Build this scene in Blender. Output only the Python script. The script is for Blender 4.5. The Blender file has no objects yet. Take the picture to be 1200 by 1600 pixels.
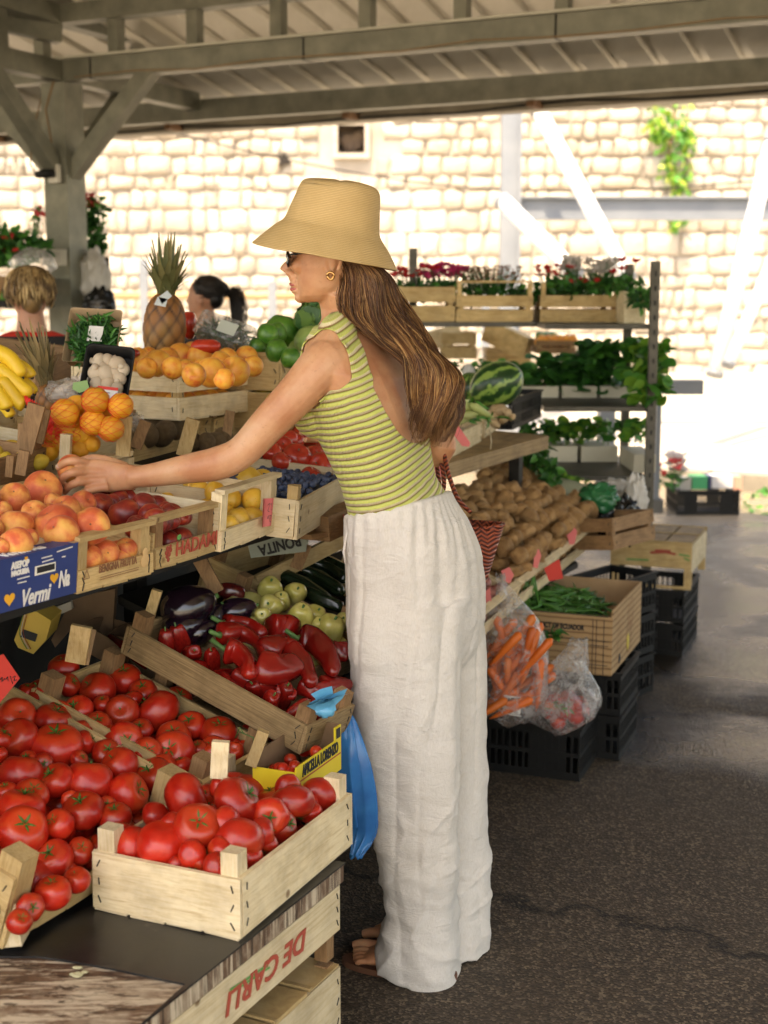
import bpy, bmesh, math, random
import numpy as np
from mathutils import Vector, Matrix, noise
from mathutils.bvhtree import BVHTree
R = math.radians
rng = random.Random(7)
SC = bpy.context.scene
COL = SC.collection

# ---------------------------------------------------------------- camera, world, sun, exposure
CAM_H, PITCH, FPX = 1.5, R(9.0), 2134.0
cd = bpy.data.cameras.new('camera')
cd.sensor_fit = 'VERTICAL'; cd.sensor_height = 36.0; cd.sensor_width = 27.0; cd.lens = 36.0*FPX/1600.0
cd.clip_start = 0.05; cd.clip_end = 500
cd.dof.use_dof = True; cd.dof.focus_distance = 2.8; cd.dof.aperture_fstop = 4.2
cam = bpy.data.objects.new('camera', cd); COL.objects.link(cam)
cam.location = (0, 0, CAM_H); cam.rotation_euler = (R(90)-PITCH, 0, 0)
SC.camera = cam
SUN_EL, SUN_AZ = R(62), R(198)      # azimuth measured clockwise from +Y: behind the photographer, slightly to the left
wd = bpy.data.worlds.new('World'); SC.world = wd; wd.use_nodes = True
wn = wd.node_tree.nodes; wl = wd.node_tree.links
sky = wn.new('ShaderNodeTexSky'); sky.sky_type = 'NISHITA'; sky.sun_disc = False
sky.sun_elevation = SUN_EL; sky.sun_rotation = SUN_AZ; sky.air_density = 1.0; sky.dust_density = 2.5
wl.new(sky.outputs[0], wn['Background'].inputs[0]); wn['Background'].inputs[1].default_value = 0.15
ld = bpy.data.lights.new('sun', 'SUN'); ld.energy = 2.7; ld.angle = R(0.6); ld.color = (1.0, 0.93, 0.82)
sun = bpy.data.objects.new('sun', ld); COL.objects.link(sun)
sdir = Vector((math.sin(SUN_AZ)*math.cos(SUN_EL), math.cos(SUN_AZ)*math.cos(SUN_EL), math.sin(SUN_EL)))
sun.rotation_euler = sdir.to_track_quat('Z', 'Y').to_euler()
SC.view_settings.view_transform = 'Standard'; SC.view_settings.look = 'None'
SC.view_settings.gamma = 1.0; SC.view_settings.exposure = 2.12
SC.view_settings.use_white_balance = True; SC.view_settings.white_balance_temperature = 8500; SC.view_settings.white_balance_tint = 13
SC.cycles.max_bounces = 8; SC.cycles.transparent_max_bounces = 16
SC.cycles.use_adaptive_sampling = True; SC.cycles.adaptive_threshold = 0.02
SC.cycles.use_denoising = True
SC.cycles.sample_clamp_indirect = 8

# ---------------------------------------------------------------- frames: the stall runs along ES, customers stand on the +EW side
ES = Vector((0.438, 0.899, 0)); EW = Vector((0.899, -0.438, 0)); UP = Vector((0, 0, 1))
def SW(s, w, z=0.0): return ES*s + EW*w + UP*z
_sp, _cp = math.sin(PITCH), math.cos(PITCH)
def ray(px, py):
    u = (px-600)/FPX; v = (800-py)/FPX
    return Vector((u, _cp+v*_sp, -_sp+v*_cp))
O = Vector((0, 0, CAM_H))
def P(px, py, Y):
    d = ray(px, py); return O + d*(Y/d.y)
class Plane:                      # z = z0 + k*(w0 - w)
    def __init__(s, z0, w0, k): s.z0, s.w0, s.k = z0, w0, k
    def up(s, h): return Plane(s.z0 + h*math.sqrt(1+s.k*s.k), s.w0, s.k)
    def z(s, w): return s.z0 + s.k*(s.w0-w)
    def hit(s, px, py):
        d = ray(px, py); dw = d.dot(EW)
        t = (s.z0 + s.k*s.w0 - CAM_H)/(d.z + s.k*dw)
        return O + d*t
    @property
    def n(s): return (UP + EW*s.k).normalized()
def mpp(p): return (p-O).dot(Vector((0, _cp, -_sp)))/FPX       # metres per photo pixel at a point

# ---------------------------------------------------------------- materials
MATS = {}
def nt(name):
    m = bpy.data.materials.new(name); m.use_nodes = True
    return m, m.node_tree.nodes, m.node_tree.links, m.node_tree.nodes['Principled BSDF']
def coords(N, L, kind='Object', scale=(1, 1, 1), rand=True):
    tc = N.new('ShaderNodeTexCoord'); mp = N.new('ShaderNodeMapping')
    L.new(tc.outputs[kind], mp.inputs['Vector']); mp.inputs['Scale'].default_value = scale
    if rand:
        oi = N.new('ShaderNodeObjectInfo'); ml = N.new('ShaderNodeMath'); ml.operation = 'MULTIPLY'
        L.new(oi.outputs['Random'], ml.inputs[0]); ml.inputs[1].default_value = 37.0
        L.new(ml.outputs[0], mp.inputs['Location'])
    return mp.outputs[0]
def noise_tex(N, L, vec, scale, detail=4, rough=.55, dist=0):
    n = N.new('ShaderNodeTexNoise'); n.inputs['Scale'].default_value = scale
    n.inputs['Detail'].default_value = detail; n.inputs['Roughness'].default_value = rough; n.inputs['Distortion'].default_value = dist
    if vec is not None: L.new(vec, n.inputs['Vector'])
    return n.outputs['Fac']
def ramp(N, L, fac, stops, interp='LINEAR'):
    r = N.new('ShaderNodeValToRGB'); cr = r.color_ramp; cr.interpolation = interp
    while len(cr.elements) < len(stops): cr.elements.new(.5)
    for e, (p, c) in zip(cr.elements, stops):
        e.position = p; e.color = (*c, 1) if len(c) == 3 else c
    if fac is not None: L.new(fac, r.inputs[0])
    return r.outputs[0]
def bumpn(N, L, h, b, strength=.3, dist=.002, prev=None):
    bp = N.new('ShaderNodeBump'); bp.inputs['Strength'].default_value = strength; bp.inputs['Distance'].default_value = dist
    L.new(h, bp.inputs['Height'])
    if prev is not None: L.new(prev, bp.inputs['Normal'])
    L.new(bp.outputs[0], b.inputs['Normal']); return bp.outputs[0]
def mixc(N, L, fac, a, b, mode='MIX'):
    m = N.new('ShaderNodeMix'); m.data_type = 'RGBA'; m.blend_type = mode
    for i, v in ((0, fac), (6, a), (7, b)):
        if hasattr(v, 'default_value'): L.new(v, m.inputs[i])
        elif isinstance(v, (int, float)): m.inputs[i].default_value = v
        else: m.inputs[i].default_value = (*v, 1)
    return m.outputs[2]
def mix_rand(N, L, col, lo=.8, hi=1.15):
    oi = N.new('ShaderNodeObjectInfo'); mr = N.new('ShaderNodeMapRange')
    L.new(oi.outputs['Random'], mr.inputs[0]); mr.inputs[3].default_value = lo; mr.inputs[4].default_value = hi
    h = N.new('ShaderNodeHueSaturation'); L.new(col, h.inputs['Color']); L.new(mr.outputs[0], h.inputs['Value'])
    return h.outputs[0]
def M(name, c1, c2=None, rough=.5, scale=8, detail=4, bump=0, bscale=None, kind='Object', stretch=(1, 1, 1),
      metal=0, sss=0, stops=None, rnd=(.88, 1.1), spec=None, coat=0, bdist=.002, alpha=1, dist=0):
    if name in MATS: return MATS[name]
    m, N, L, b = nt(name)
    v = coords(N, L, kind, stretch)
    n = noise_tex(N, L, v, scale, detail, dist=dist)
    c = ramp(N, L, n, stops or [(.3, c1), (.7, c2 or c1)])
    c = mix_rand(N, L, c, *rnd)
    L.new(c, b.inputs['Base Color']); b.inputs['Roughness'].default_value = rough; b.inputs['Metallic'].default_value = metal
    if spec is not None: b.inputs['Specular IOR Level'].default_value = spec
    if coat: b.inputs['Coat Weight'].default_value = coat; b.inputs['Coat Roughness'].default_value = .12
    if sss:
        b.inputs['Subsurface Weight'].default_value = sss; b.inputs['Subsurface Radius'].default_value = (1, .35, .2)
        b.inputs['Subsurface Scale'].default_value = .01
    if bump:
        h = noise_tex(N, L, v, bscale or scale*3, 5)
        bumpn(N, L, h, b, bump, bdist)
    if alpha < 1: b.inputs['Alpha'].default_value = alpha
    MATS[name] = m; return m
def wood(name, a, b_, c, stretch, rough=.65, knots=True):
    if name in MATS: return MATS[name]
    m, N, L, b = nt(name)
    v = coords(N, L, 'Generated', stretch)
    n1 = noise_tex(N, L, v, 1.6, 6, .65, .6)
    col = ramp(N, L, n1, [(.25, c), (.45, b_), (.62, a), (.85, b_)])
    v2 = coords(N, L, 'Object', (1, 1, 1)); n2 = noise_tex(N, L, v2, 14, 5, .6)
    col = mixc(N, L, ramp(N, L, n2, [(.42, (0, 0, 0)), (.75, (.5, .5, .5))]), col, tuple(x*.55 for x in c), 'MIX')
    if knots:
        vo = N.new('ShaderNodeTexVoronoi'); vo.inputs['Scale'].default_value = 9; L.new(v2, vo.inputs['Vector'])
        col = mixc(N, L, ramp(N, L, vo.outputs['Distance'], [(.0, (1, 1, 1)), (.055, (.7, .7, .7)), (.085, (0, 0, 0))]), col, (.16, .08, .035))
    col = mix_rand(N, L, col, .78, 1.12)
    L.new(col, b.inputs['Base Color']); b.inputs['Roughness'].default_value = rough; b.inputs['Specular IOR Level'].default_value = .25
    n3 = noise_tex(N, L, v, 6, 8, .75); bumpn(N, L, n3, b, .45, .0015)
    MATS[name] = m; return m
PINE = ((.66, .48, .24), (.57, .39, .17), (.40, .25, .10))
BRNW = ((.36, .21, .10), (.28, .16, .075), (.17, .09, .04))
OLDW = ((.38, .26, .13), (.27, .18, .085), (.13, .08, .04))
W_X = wood('pine_board', *PINE, (3, 3, 12)); W_P = wood('pine_post', *PINE, (5, 5, 2), knots=False)
W_B = wood('brown_board', *BRNW, (3, 3, 12)); W_BP = wood('brown_post', *BRNW, (5, 5, 2), knots=False)
W_O = wood('weathered_board', *OLDW, (3, 3, 12)); W_OP = wood('weathered_post', *OLDW, (5, 5, 2), knots=False)
W_L = wood('pale_board', (.80, .67, .45), (.73, .59, .36), (.54, .39, .21), (3, 3, 12)); W_LP = wood('pale_post', (.80, .67, .45), (.73, .59, .36), (.54, .39, .21), (5, 5, 2), knots=False)
STAPLE = M('staple_metal', (.05, .045, .04), rough=.5, metal=.6)
BLACKP = M('black_plastic', (.007, .007, .007), (.012, .012, .011), rough=.6, bump=.1, spec=.25)
CARD = M('cardboard', (.36, .22, .11), (.42, .27, .14), rough=.85, bump=.15, scale=20)
CARDD = M('dark_cardboard', (.17, .10, .05), (.22, .13, .07), rough=.85, bump=.15, scale=20)
GALV = M('galvanised_steel', (.14, .14, .105), (.235, .23, .175), rough=.55, metal=.35, scale=9, detail=8, bump=.1, rnd=(.95, 1.05))
INK_R = M('red_ink', (.42, .07, .04), rough=.7); INK_K = M('black_ink', (.02, .02, .02), rough=.7); INK_W = M('white_ink', (.75, .73, .68), rough=.7)
INK_G = M('green_ink', (.10, .32, .08), rough=.7); INK_O = M('orange_ink', (.85, .42, .03), rough=.7); INK_B = M('brown_ink', (.28, .13, .06), rough=.8)

# ---------------------------------------------------------------- mesh builder
class MB:
    def __init__(s): s.v = []; s.f = []; s.m = []; s.sm = []
    def add(s, vs, fs, mi=0, smooth=False, mat=None):
        o = len(s.v)
        s.v += [tuple(mat @ Vector(v)) if mat is not None else tuple(v) for v in vs]
        s.f += [tuple(i+o for i in f) for f in fs]; s.m += [mi]*len(fs); s.sm += [smooth]*len(fs)
        return s
    def box(s, x0, y0, z0, x1, y1, z1, mi=0, mat=None, jit=0):
        vs = [(x, y, z) for z in (z0, z1) for y in (y0, y1) for x in (x0, x1)]
        if jit: vs = [tuple(c+rng.uniform(-jit, jit) for c in v) for v in vs]
        return s.add(vs, [(0, 2, 3, 1), (4, 5, 7, 6), (0, 1, 5, 4), (2, 6, 7, 3), (0, 4, 6, 2), (1, 3, 7, 5)], mi, False, mat)
    def bar(s, a, b, wx, wy, mi=0, up=UP):         # square bar between two points
        a, b = Vector(a), Vector(b); d = (b-a).normalized()
        x = d.cross(up)
        if x.length < 1e-4: x = d.cross(Vector((1, 0, 0)))
        x.normalize(); y = x.cross(d).normalized()
        vs = [p+x*sx*wx/2+y*sy*wy/2 for p in (a, b) for sy in (-1, 1) for sx in (-1, 1)]
        return s.add(vs, [(0, 2, 3, 1), (4, 5, 7, 6), (0, 1, 5, 4), (2, 6, 7, 3), (0, 4, 6, 2), (1, 3, 7, 5)], mi)
    def rings(s, rs, mi=0, smooth=True, cap=True, closed=True):
        n = len(rs[0]); vs = [p for r in rs for p in r]; fs = []
        m = n if closed else n-1
        for i in range(len(rs)-1):
            for j in range(m):
                k = (j+1) % n
                fs.append((i*n+j, i*n+k, (i+1)*n+k, (i+1)*n+j))
        if cap and closed:
            vs.append(sum((Vector(p) for p in rs[0]), Vector())/n); c0 = len(vs)-1
            vs.append(sum((Vector(p) for p in rs[-1]), Vector())/n); c1 = len(vs)-1
            for j in range(n):
                k = (j+1) % n
                fs.append((c0, k, j)); fs.append((c1, (len(rs)-1)*n+j, (len(rs)-1)*n+k))
        return s.add(vs, fs, mi, smooth)
    def tube(s, pts, rad, n=10, mi=0, flat=1.0, up=None, smooth=True, cap=True):
        pts = [Vector(p) for p in pts]
        if not hasattr(rad, '__len__'): rad = [rad]*len(pts)
        rs = []; x = None
        for i, p in enumerate(pts):
            d = (pts[min(i+1, len(pts)-1)]-pts[max(i-1, 0)]).normalized()
            if x is None:
                x = d.cross(up or UP)
                if x.length < 1e-3: x = d.cross(Vector((1, 0, 0)))
            else: x = x - d*x.dot(d)
            x.normalize(); y = d.cross(x).normalized()
            rs.append([p + x*math.cos(t)*rad[i] + y*math.sin(t)*rad[i]*flat for t in (2*math.pi*k/n for k in range(n))])
        return s.rings(rs, mi, smooth, cap)
    def ell(s, c, r, mi=0, n=16, m=10, rot=None, fn=None):
        c = Vector(c); vs = []
        for i in range(m+1):
            ph = math.pi*i/m
            for j in range(n):
                th = 2*math.pi*j/n
                d = Vector((math.sin(ph)*math.cos(th), math.sin(ph)*math.sin(th), -math.cos(ph)))
                q = Vector((d.x*r[0], d.y*r[1], d.z*r[2]))
                if fn: q = fn(q, d, th, ph)
                if rot is not None: q = rot @ q
                vs.append(c+q)
        fs = [(i*n+j, i*n+(j+1) % n, (i+1)*n+(j+1) % n, (i+1)*n+j) for i in range(m) for j in range(n)]
        return s.add(vs, fs, mi, True)
    def mesh(s, name, mats):
        me = bpy.data.meshes.new(name); me.from_pydata([tuple(v) for v in s.v], [], s.f)
        for m in (mats if isinstance(mats, (list, tuple)) else [mats]): me.materials.append(m)
        me.polygons.foreach_set('material_index', s.m); me.polygons.foreach_set('use_smooth', s.sm)
        me.validate(); me.update(); return me
    def build(s, name, mats, parent=None, matrix=None):
        return link(name, s.mesh(name, mats), parent, matrix)
def link(name, data, parent=None, matrix=None):
    o = bpy.data.objects.new(name, data); COL.objects.link(o)
    if matrix is not None: o.matrix_world = matrix
    if parent is not None: o.parent = parent
    return o
def tag(o, label=None, cat=None, group=None, kind=None):
    if label: o['label'] = label
    if cat: o['category'] = cat
    if group: o['group'] = group
    if kind: o['kind'] = kind
    return o
def empty(name, matrix=None, loc=None):
    o = bpy.data.objects.new(name, None); COL.objects.link(o); o.empty_display_size = .05
    if loc is not None: matrix = Matrix.Translation(loc)
    if matrix is not None: o.matrix_world = matrix
    return o
KIDS = {}
def child(o, parent, name=None):
    o.parent = parent; KIDS.setdefault(parent.name, []).append(o); return o
def copy_tree(o, matrix, label=None, group=None):
    c = o.copy(); COL.objects.link(c); c.matrix_world = matrix
    if label: c['label'] = label
    if group: c['group'] = group
    for ch in KIDS.get(o.name, []):
        k = ch.copy(); COL.objects.link(k); k.parent = c; k.matrix_local = ch.matrix_local.copy()
    return c
def frame(o, x, y, z):
    return Matrix(((x.x, y.x, z.x, o.x), (x.y, y.y, z.y, o.y), (x.z, y.z, z.z, o.z), (0, 0, 0, 1)))
def text(parent, body, size, mat, loc, X=(1, 0, 0), Y=(0, 0, 1), name='lettering', width=None, bold=0.0, shear=0.0, align='CENTER'):
    cu = bpy.data.curves.new('t', 'FONT'); cu.body = body; cu.size = size; cu.extrude = .0006; cu.align_x = align; cu.align_y = 'CENTER'
    cu.offset = bold; cu.shear = shear; cu.resolution_u = 3
    t = bpy.data.objects.new('t', cu); COL.objects.link(t)
    dg = bpy.context.evaluated_depsgraph_get(); me = bpy.data.meshes.new_from_object(t.evaluated_get(dg))
    COL.objects.unlink(t); bpy.data.objects.remove(t); me.materials.clear(); me.materials.append(mat)
    X, Y = Vector(X).normalized(), Vector(Y).normalized(); Z = X.cross(Y)
    sx = 1.0
    if width:
        xs = [v.co.x for v in me.vertices]; sx = width/(max(xs)-min(xs))
    o = bpy.data.objects.new(name, me); COL.objects.link(o)
    o.parent = parent; o.matrix_local = frame(Vector(loc), X*sx, Y, Z)
    return o
def strokes(mb, lines, w, O_, X, Y, mi=0):           # flat pen strokes in the plane O_,X,Y
    X, Y = Vector(X), Vector(Y); Z = X.cross(Y).normalized()
    for ln in lines:
        pts = [Vector(O_)+X*a+Y*b for a, b in ln]
        for a, b in zip(pts, pts[1:]):
            d = (b-a).normalized(); sd = Z.cross(d)*w/2
            q = [a-sd-d*w*.3, b-sd+d*w*.3, b+sd+d*w*.3, a+sd-d*w*.3]
            mb.add([p+Z*.0004 for p in q], [(0, 1, 2, 3)], mi)
def voxel(mb_list, size, smooth_it=4, name='body', fac=.5):
    me = mb_list.mesh('tmp', [])
    o = bpy.data.objects.new('tmp', me); COL.objects.link(o)
    md = o.modifiers.new('r', 'REMESH'); md.mode = 'VOXEL'; md.voxel_size = size; md.use_smooth_shade = True
    if smooth_it:
        sm = o.modifiers.new('s', 'SMOOTH'); sm.iterations = smooth_it; sm.factor = fac
    dg = bpy.context.evaluated_depsgraph_get(); out = bpy.data.meshes.new_from_object(o.evaluated_get(dg)); out.name = name
    COL.objects.unlink(o); bpy.data.objects.remove(o)
    out.materials.clear()
    return out
def jot(n, a=-1, b=1): return [rng.uniform(a, b) for _ in range(n)]
def rotm(): return Matrix.Rotation(rng.uniform(0, 6.28), 3, 'Z') @ Matrix.Rotation(rng.uniform(0, 6.28), 3, 'X') @ Matrix.Rotation(rng.uniform(0, 6.28), 3, 'Y')
# ---------------------------------------------------------------- ground
def ground_mat():
    m, N, L, b = nt('asphalt')
    tc = N.new('ShaderNodeTexCoord'); v = tc.outputs['Object']
    vo = N.new('ShaderNodeTexVoronoi'); vo.inputs['Scale'].default_value = 165; L.new(v, vo.inputs['Vector'])
    sep = N.new('ShaderNodeSeparateColor'); L.new(vo.outputs['Color'], sep.inputs[0])
    grain = ramp(N, L, sep.outputs[0], [(.0, (.034, .024, .016)), (.5, (.060, .044, .030)), (.74, (.108, .080, .053)), (.94, (.23, .175, .115))])
    big = noise_tex(N, L, v, 1.1, 6, .6)
    col = mixc(N, L, ramp(N, L, big, [(.35, (.0, .0, .0)), (.7, (.5, .5, .5))]), grain, (.095, .072, .049))
    fine = noise_tex(N, L, v, 25, 6, .7)
    col = mixc(N, L, ramp(N, L, fine, [(.4, (0, 0, 0)), (.75, (.6, .6, .6))]), col, (.034, .028, .022))
    # wet strip of a drain running across, with its own ragged outline
    dp = N.new('ShaderNodeVectorMath'); dp.operation = 'DOT_PRODUCT'; L.new(v, dp.inputs[0]); dp.inputs[1].default_value = (ES.x, ES.y, 0)
    wob = N.new('ShaderNodeMath'); wob.operation = 'MULTIPLY_ADD'; L.new(noise_tex(N, L, v, 2.6, 5, .6), wob.inputs[0]); wob.inputs[1].default_value = .7; L.new(dp.outputs['Value'], wob.inputs[2])
    wet = ramp(N, L, wob.outputs[0], [(0, (0, 0, 0))]); r = wet.node.color_ramp
    mr = N.new('ShaderNodeMapRange'); L.new(wob.outputs[0], mr.inputs[0]); mr.inputs[1].default_value = 4.3; mr.inputs[2].default_value = 5.7; L.new(mr.outputs[0], wet.node.inputs[0])
    for _ in range(3): r.elements.new(.5)
    for e, (p, c) in zip(r.elements, [(.12, 0), (.3, 1), (.55, 1), (.72, 0)]): e.position = p; e.color = (c, c, c, 1)
    col = mixc(N, L, wet, col, (.35, .35, .35), 'MULTIPLY')
    # further out the colour lightens, painting in the ambient light near the eave
    cr_ = N.new('ShaderNodeMath'); cr_.operation = 'MULTIPLY_ADD'; L.new(noise_tex(N, L, v, 3.1, 8, .7), cr_.inputs[0]); cr_.inputs[1].default_value = .55; L.new(dp.outputs['Value'], cr_.inputs[2])
    cs = N.new('ShaderNodeMath'); cs.operation = 'PINGPONG'; L.new(cr_.outputs[0], cs.inputs[0]); cs.inputs[1].default_value = .83
    col = mixc(N, L, ramp(N, L, cs.outputs[0], [(0, (.9, .9, .9)), (.012, (.6, .6, .6)), (.022, (0, 0, 0))]), col, (.010, .008, .006))
    st = noise_tex(N, L, v, 2.3, 7, .7, 1.2); col = mixc(N, L, ramp(N, L, st, [(.56, (0, 0, 0)), (.66, (.55, .55, .55))]), col, (.022, .018, .014))
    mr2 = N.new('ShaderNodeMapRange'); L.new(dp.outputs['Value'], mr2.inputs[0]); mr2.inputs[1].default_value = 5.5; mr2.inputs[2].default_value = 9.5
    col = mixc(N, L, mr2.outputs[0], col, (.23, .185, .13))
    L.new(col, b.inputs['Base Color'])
    rr = mixc(N, L, wet, (.8, .8, .8), ramp(N, L, big, [(.42, (.07, .07, .07)), (.58, (.45, .45, .45))])); L.new(rr, b.inputs['Roughness'])
    b.inputs['Specular IOR Level'].default_value = .4
    p1 = bumpn(N, L, vo.outputs['Distance'], b, .55, .004); bumpn(N, L, big, b, .5, .05, p1)
    return m
g = MB(); n = 24
g.add([(x, y, 0) for y in (-40, 60) for x in (-60, 60)], [(0, 1, 3, 2)])
tag(g.build('ground', ground_mat()), kind='structure')
PAVE = M('pale_paving', (.38, .34, .28), (.48, .44, .37), rough=.85, scale=1.2, bump=.2, bscale=30)
g = MB(); e0 = SW(10.9, -30); e1 = SW(10.9, 40); b0 = Vector((60, 40, 0)); b1 = Vector((-60, 40, 0))
g.add([(e0.x, e0.y, .11), (e1.x, e1.y, .11), (60, 26, .11), (-60, 26, .11), (e0.x, e0.y, -.01), (e1.x, e1.y, -.01)], [(0, 1, 2, 3), (4, 5, 1, 0)])
g.add([tuple(SW(-1.6, -30, .004)), tuple(SW(-1.6, 30, .004)), tuple(SW(-30, 30, .004)), tuple(SW(-30, -30, .004))], [(0, 3, 2, 1)])  # unseen pale sheet behind the camera, added to bounce warm light forward
tag(g.build('pavement', PAVE), kind='structure')
KERB = M('kerb_stone', (.19, .17, .14), (.27, .24, .19), rough=.85, scale=5, bump=.3)
g = MB()
for i in range(36):
    a = -20+i*.98
    g.add([tuple(SW(10.68+ds, a+dw, z)) for z in (-.02, .125+rng.uniform(-.004, .004)) for ds in (0, .215) for dw in (0, .96)], [(0, 2, 3, 1), (4, 5, 7, 6), (0, 1, 5, 4), (2, 6, 7, 3), (0, 4, 6, 2), (1, 3, 7, 5)])
tag(g.build('kerb', KERB), kind='structure')
# ---------------------------------------------------------------- old stone wall
WY = 25.0
def stone_mat():
    m, N, L, b = nt('limestone')
    tc = N.new('ShaderNodeTexCoord'); v = tc.outputs['Object']
    gi = N.new('ShaderNodeNewGeometry')
    c1 = ramp(N, L, gi.outputs['Random Per Island'], [(0, (.34, .295, .24)), (.4, (.47, .43, .37)), (.7, (.41, .355, .285)), (1, (.51, .475, .42))])
    n1 = noise_tex(N, L, v, 3.5, 7, .65)
    c = mixc(N, L, ramp(N, L, n1, [(.52, (0, 0, 0)), (.75, (.8, .8, .8))]), c1, (.30, .235, .17))
    n3 = noise_tex(N, L, v, .35, 4, .6)
    c = mixc(N, L, ramp(N, L, n3, [(.45, (0, 0, 0)), (.7, (.45, .45, .45))]), c, (.33, .27, .20))
    L.new(c, b.inputs['Base Color']); b.inputs['Roughness'].default_value = .9
    bumpn(N, L, noise_tex(N, L, v, 9, 6, .6), b, .6, .04); return m
STONE = stone_mat(); MORTAR = M('mortar', (.29, .25, .205), (.39, .345, .29), rough=.95, scale=2, bump=.3)
sw = MB(); rw = random.Random(3)
nx0, nx1, nz0, nz1 = P(528, 240, WY).x, P(570, 240, WY).x, P(548, 240, WY).z, P(548, 196, WY).z
z = 0
while z < 8.2:
    h = rw.choice((.19, .25, .29, .34, .41)); x = -15+rw.uniform(0, .3)
    while x < 16:
        w = rw.choice((rw.uniform(.16, .34), rw.uniform(.28, .62))); g_ = rw.uniform(.008, .026)
        if not (x+w > nx0-.05 and x < nx1+.05 and z+h > nz0-.05 and z < nz1+.05) and rw.random() > .006:
            dp = rw.uniform(.03, .10); xs = [x+g_, x+w*.2, x+w*.8, x+w-g_]; zs = [z+g_, z+h*.22, z+h*.78, z+h-g_]
            j = lambda a: rw.uniform(-a, a)
            vs = []; oj = [(j(.045), j(.055)) for _ in range(16)]
            for a in range(4):
                for b_ in range(4):
                    edge = a in (0, 3) or b_ in (0, 3); corner = a in (0, 3) and b_ in (0, 3)
                    k = a*4+b_
                    px_ = xs[b_]+oj[k][0]*(.5 if edge else 1); pz_ = zs[a]+oj[k][1]*(.5 if edge else 1)
                    if corner: px_ += (x+w/2-px_)*.05; pz_ += (z+h/2-pz_)*.05
                    vs.append((px_, WY-(dp*(.6 if edge else 1)) + j(.02), pz_))
            fs = [(a*4+b_, a*4+b_+1, a*4+b_+5, a*4+b_+4) for a in range(3) for b_ in range(3)]
            rim = [0, 1, 2, 3, 7, 11, 15, 14, 13, 12, 8, 4]
            o_ = len(vs); vs += [(vs[i][0], WY+.06, vs[i][2]) for i in rim]
            fs += [(rim[i], o_+i, o_+(i+1) % 12, rim[(i+1) % 12]) for i in range(12)]
            sw.add(vs, fs, 0, True)
        x += w
    z += h
wall = sw.build('stone_wall', [STONE])
tag(wall, 'tall sunlit wall of rough pale limestone blocks at the back', 'wall')
mo = MB()
for (x0, x1, z0, z1) in ((-16, nx0, 0, 8.6), (nx1, 17, 0, 8.6), (nx0, nx1, 0, nz0), (nx0, nx1, nz1, 8.6)):
    mo.box(x0, WY+.01, z0, x1, WY+.8, z1)
mo.build('mortar', MORTAR, wall)
fr = MB(); q = .09
for (x0, x1, z0, z1) in ((nx0-q, nx0, nz0-q, nz1+q), (nx1, nx1+q, nz0-q, nz1+q), (nx0, nx1, nz1, nz1+q), (nx0, nx1, nz0-q, nz0)):
    fr.box(x0, WY-.12, z0, x1, WY+.3, z1)
fr.build('niche_frame', M('pale_dressed_stone', (.38, .33, .27), (.44, .39, .33), rough=.9, bump=.2), wall)
bk = MB(); bk.box(nx0-.05, WY+.35, nz0-.05, nx1+.05, WY+.5, nz1+.05)
for i in range(5): bk.ell((rng.uniform(nx0, nx1), WY+.3, rng.uniform(nz0, nz1)), (.16, .08, .13), 0, 8, 6)
bk.build('niche_back', M('dark_recess_stone', (.10, .07, .05), (.22, .15, .10), rough=.95, scale=4, bump=.5), wall)
hp = P(445, 250, WY); hm = MB(); hm.add([(hp.x-.11, WY-.14, hp.z-.12), (hp.x+.13, WY-.14, hp.z-.06), (hp.x-.02, WY-.14, hp.z+.14), (hp.x-.1, WY+.0, hp.z-.1), (hp.x+.12, WY+.0, hp.z-.05), (hp.x-.02, WY+.0, hp.z+.12)], [(0, 1, 2), (0, 3, 4, 1), (1, 4, 5, 2), (2, 5, 3, 0)])
hm.build('vent_hole', M('soot', (.02, .016, .013), rough=1), wall)  # near-black colour stands in for the shade inside a small hole
# hanging creeper on the wall
def leafset(mb, c, r, n, size, mis=(0,), seed=0, droop=0.0, narrow=.55, face=None, shell=0):
    rr = random.Random(seed)
    for _ in range(n):
        d = Vector((rr.gauss(0, 1), rr.gauss(0, 1), rr.gauss(0, 1))).normalized()*(rr.random()**(.33 if not shell else .12))
        p = Vector(c)+Vector((d.x*r[0], d.y*r[1], d.z*r[2]))
        ax = Vector((rr.gauss(0, 1), rr.gauss(0, 1), rr.gauss(0, .7)-droop)).normalized()
        nn = Vector((rr.gauss(0, 1), rr.gauss(0, 1)-.6, rr.gauss(0, 1)+.7)).normalized()
        sd = ax.cross(nn)
        if sd.length < .05: continue
        sd.normalize(); nn = sd.cross(ax); s = size*rr.uniform(.6, 1.25); w = s*narrow
        vs = [p, p+ax*s*.3+sd*w*.45+nn*s*.07, p+ax*s*.68+sd*w*.42+nn*s*.05, p+ax*s-nn*s*.12, p+ax*s*.68-sd*w*.42+nn*s*.05, p+ax*s*.3-sd*w*.45+nn*s*.07, p+ax*s*.5-nn*s*.03]
        mb.add(vs, [(0, 1, 6), (1, 2, 6), (2, 3, 6), (3, 4, 6), (4, 5, 6), (5, 0, 6)], rr.choice(mis), True)
def leafmat(name, a, b_, rough=.45):
    if name in MATS: return MATS[name]
    m, N, L, b = nt(name); gi = N.new('ShaderNodeNewGeometry')
    c = ramp(N, L, gi.outputs['Random Per Island'], [(0, a), (1, b_)]); L.new(c, b.inputs['Base Color']); b.inputs['Roughness'].default_value = rough
    tr = N.new('ShaderNodeBsdfTranslucent'); L.new(c, tr.inputs['Color']); mx = N.new('ShaderNodeMixShader'); mx.inputs[0].default_value = .3
    L.new(b.outputs[0], mx.inputs[1]); L.new(tr.outputs[0], mx.inputs[2]); L.new(mx.outputs[0], N['Material Output'].inputs[0])
    MATS[name] = m; return m
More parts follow.
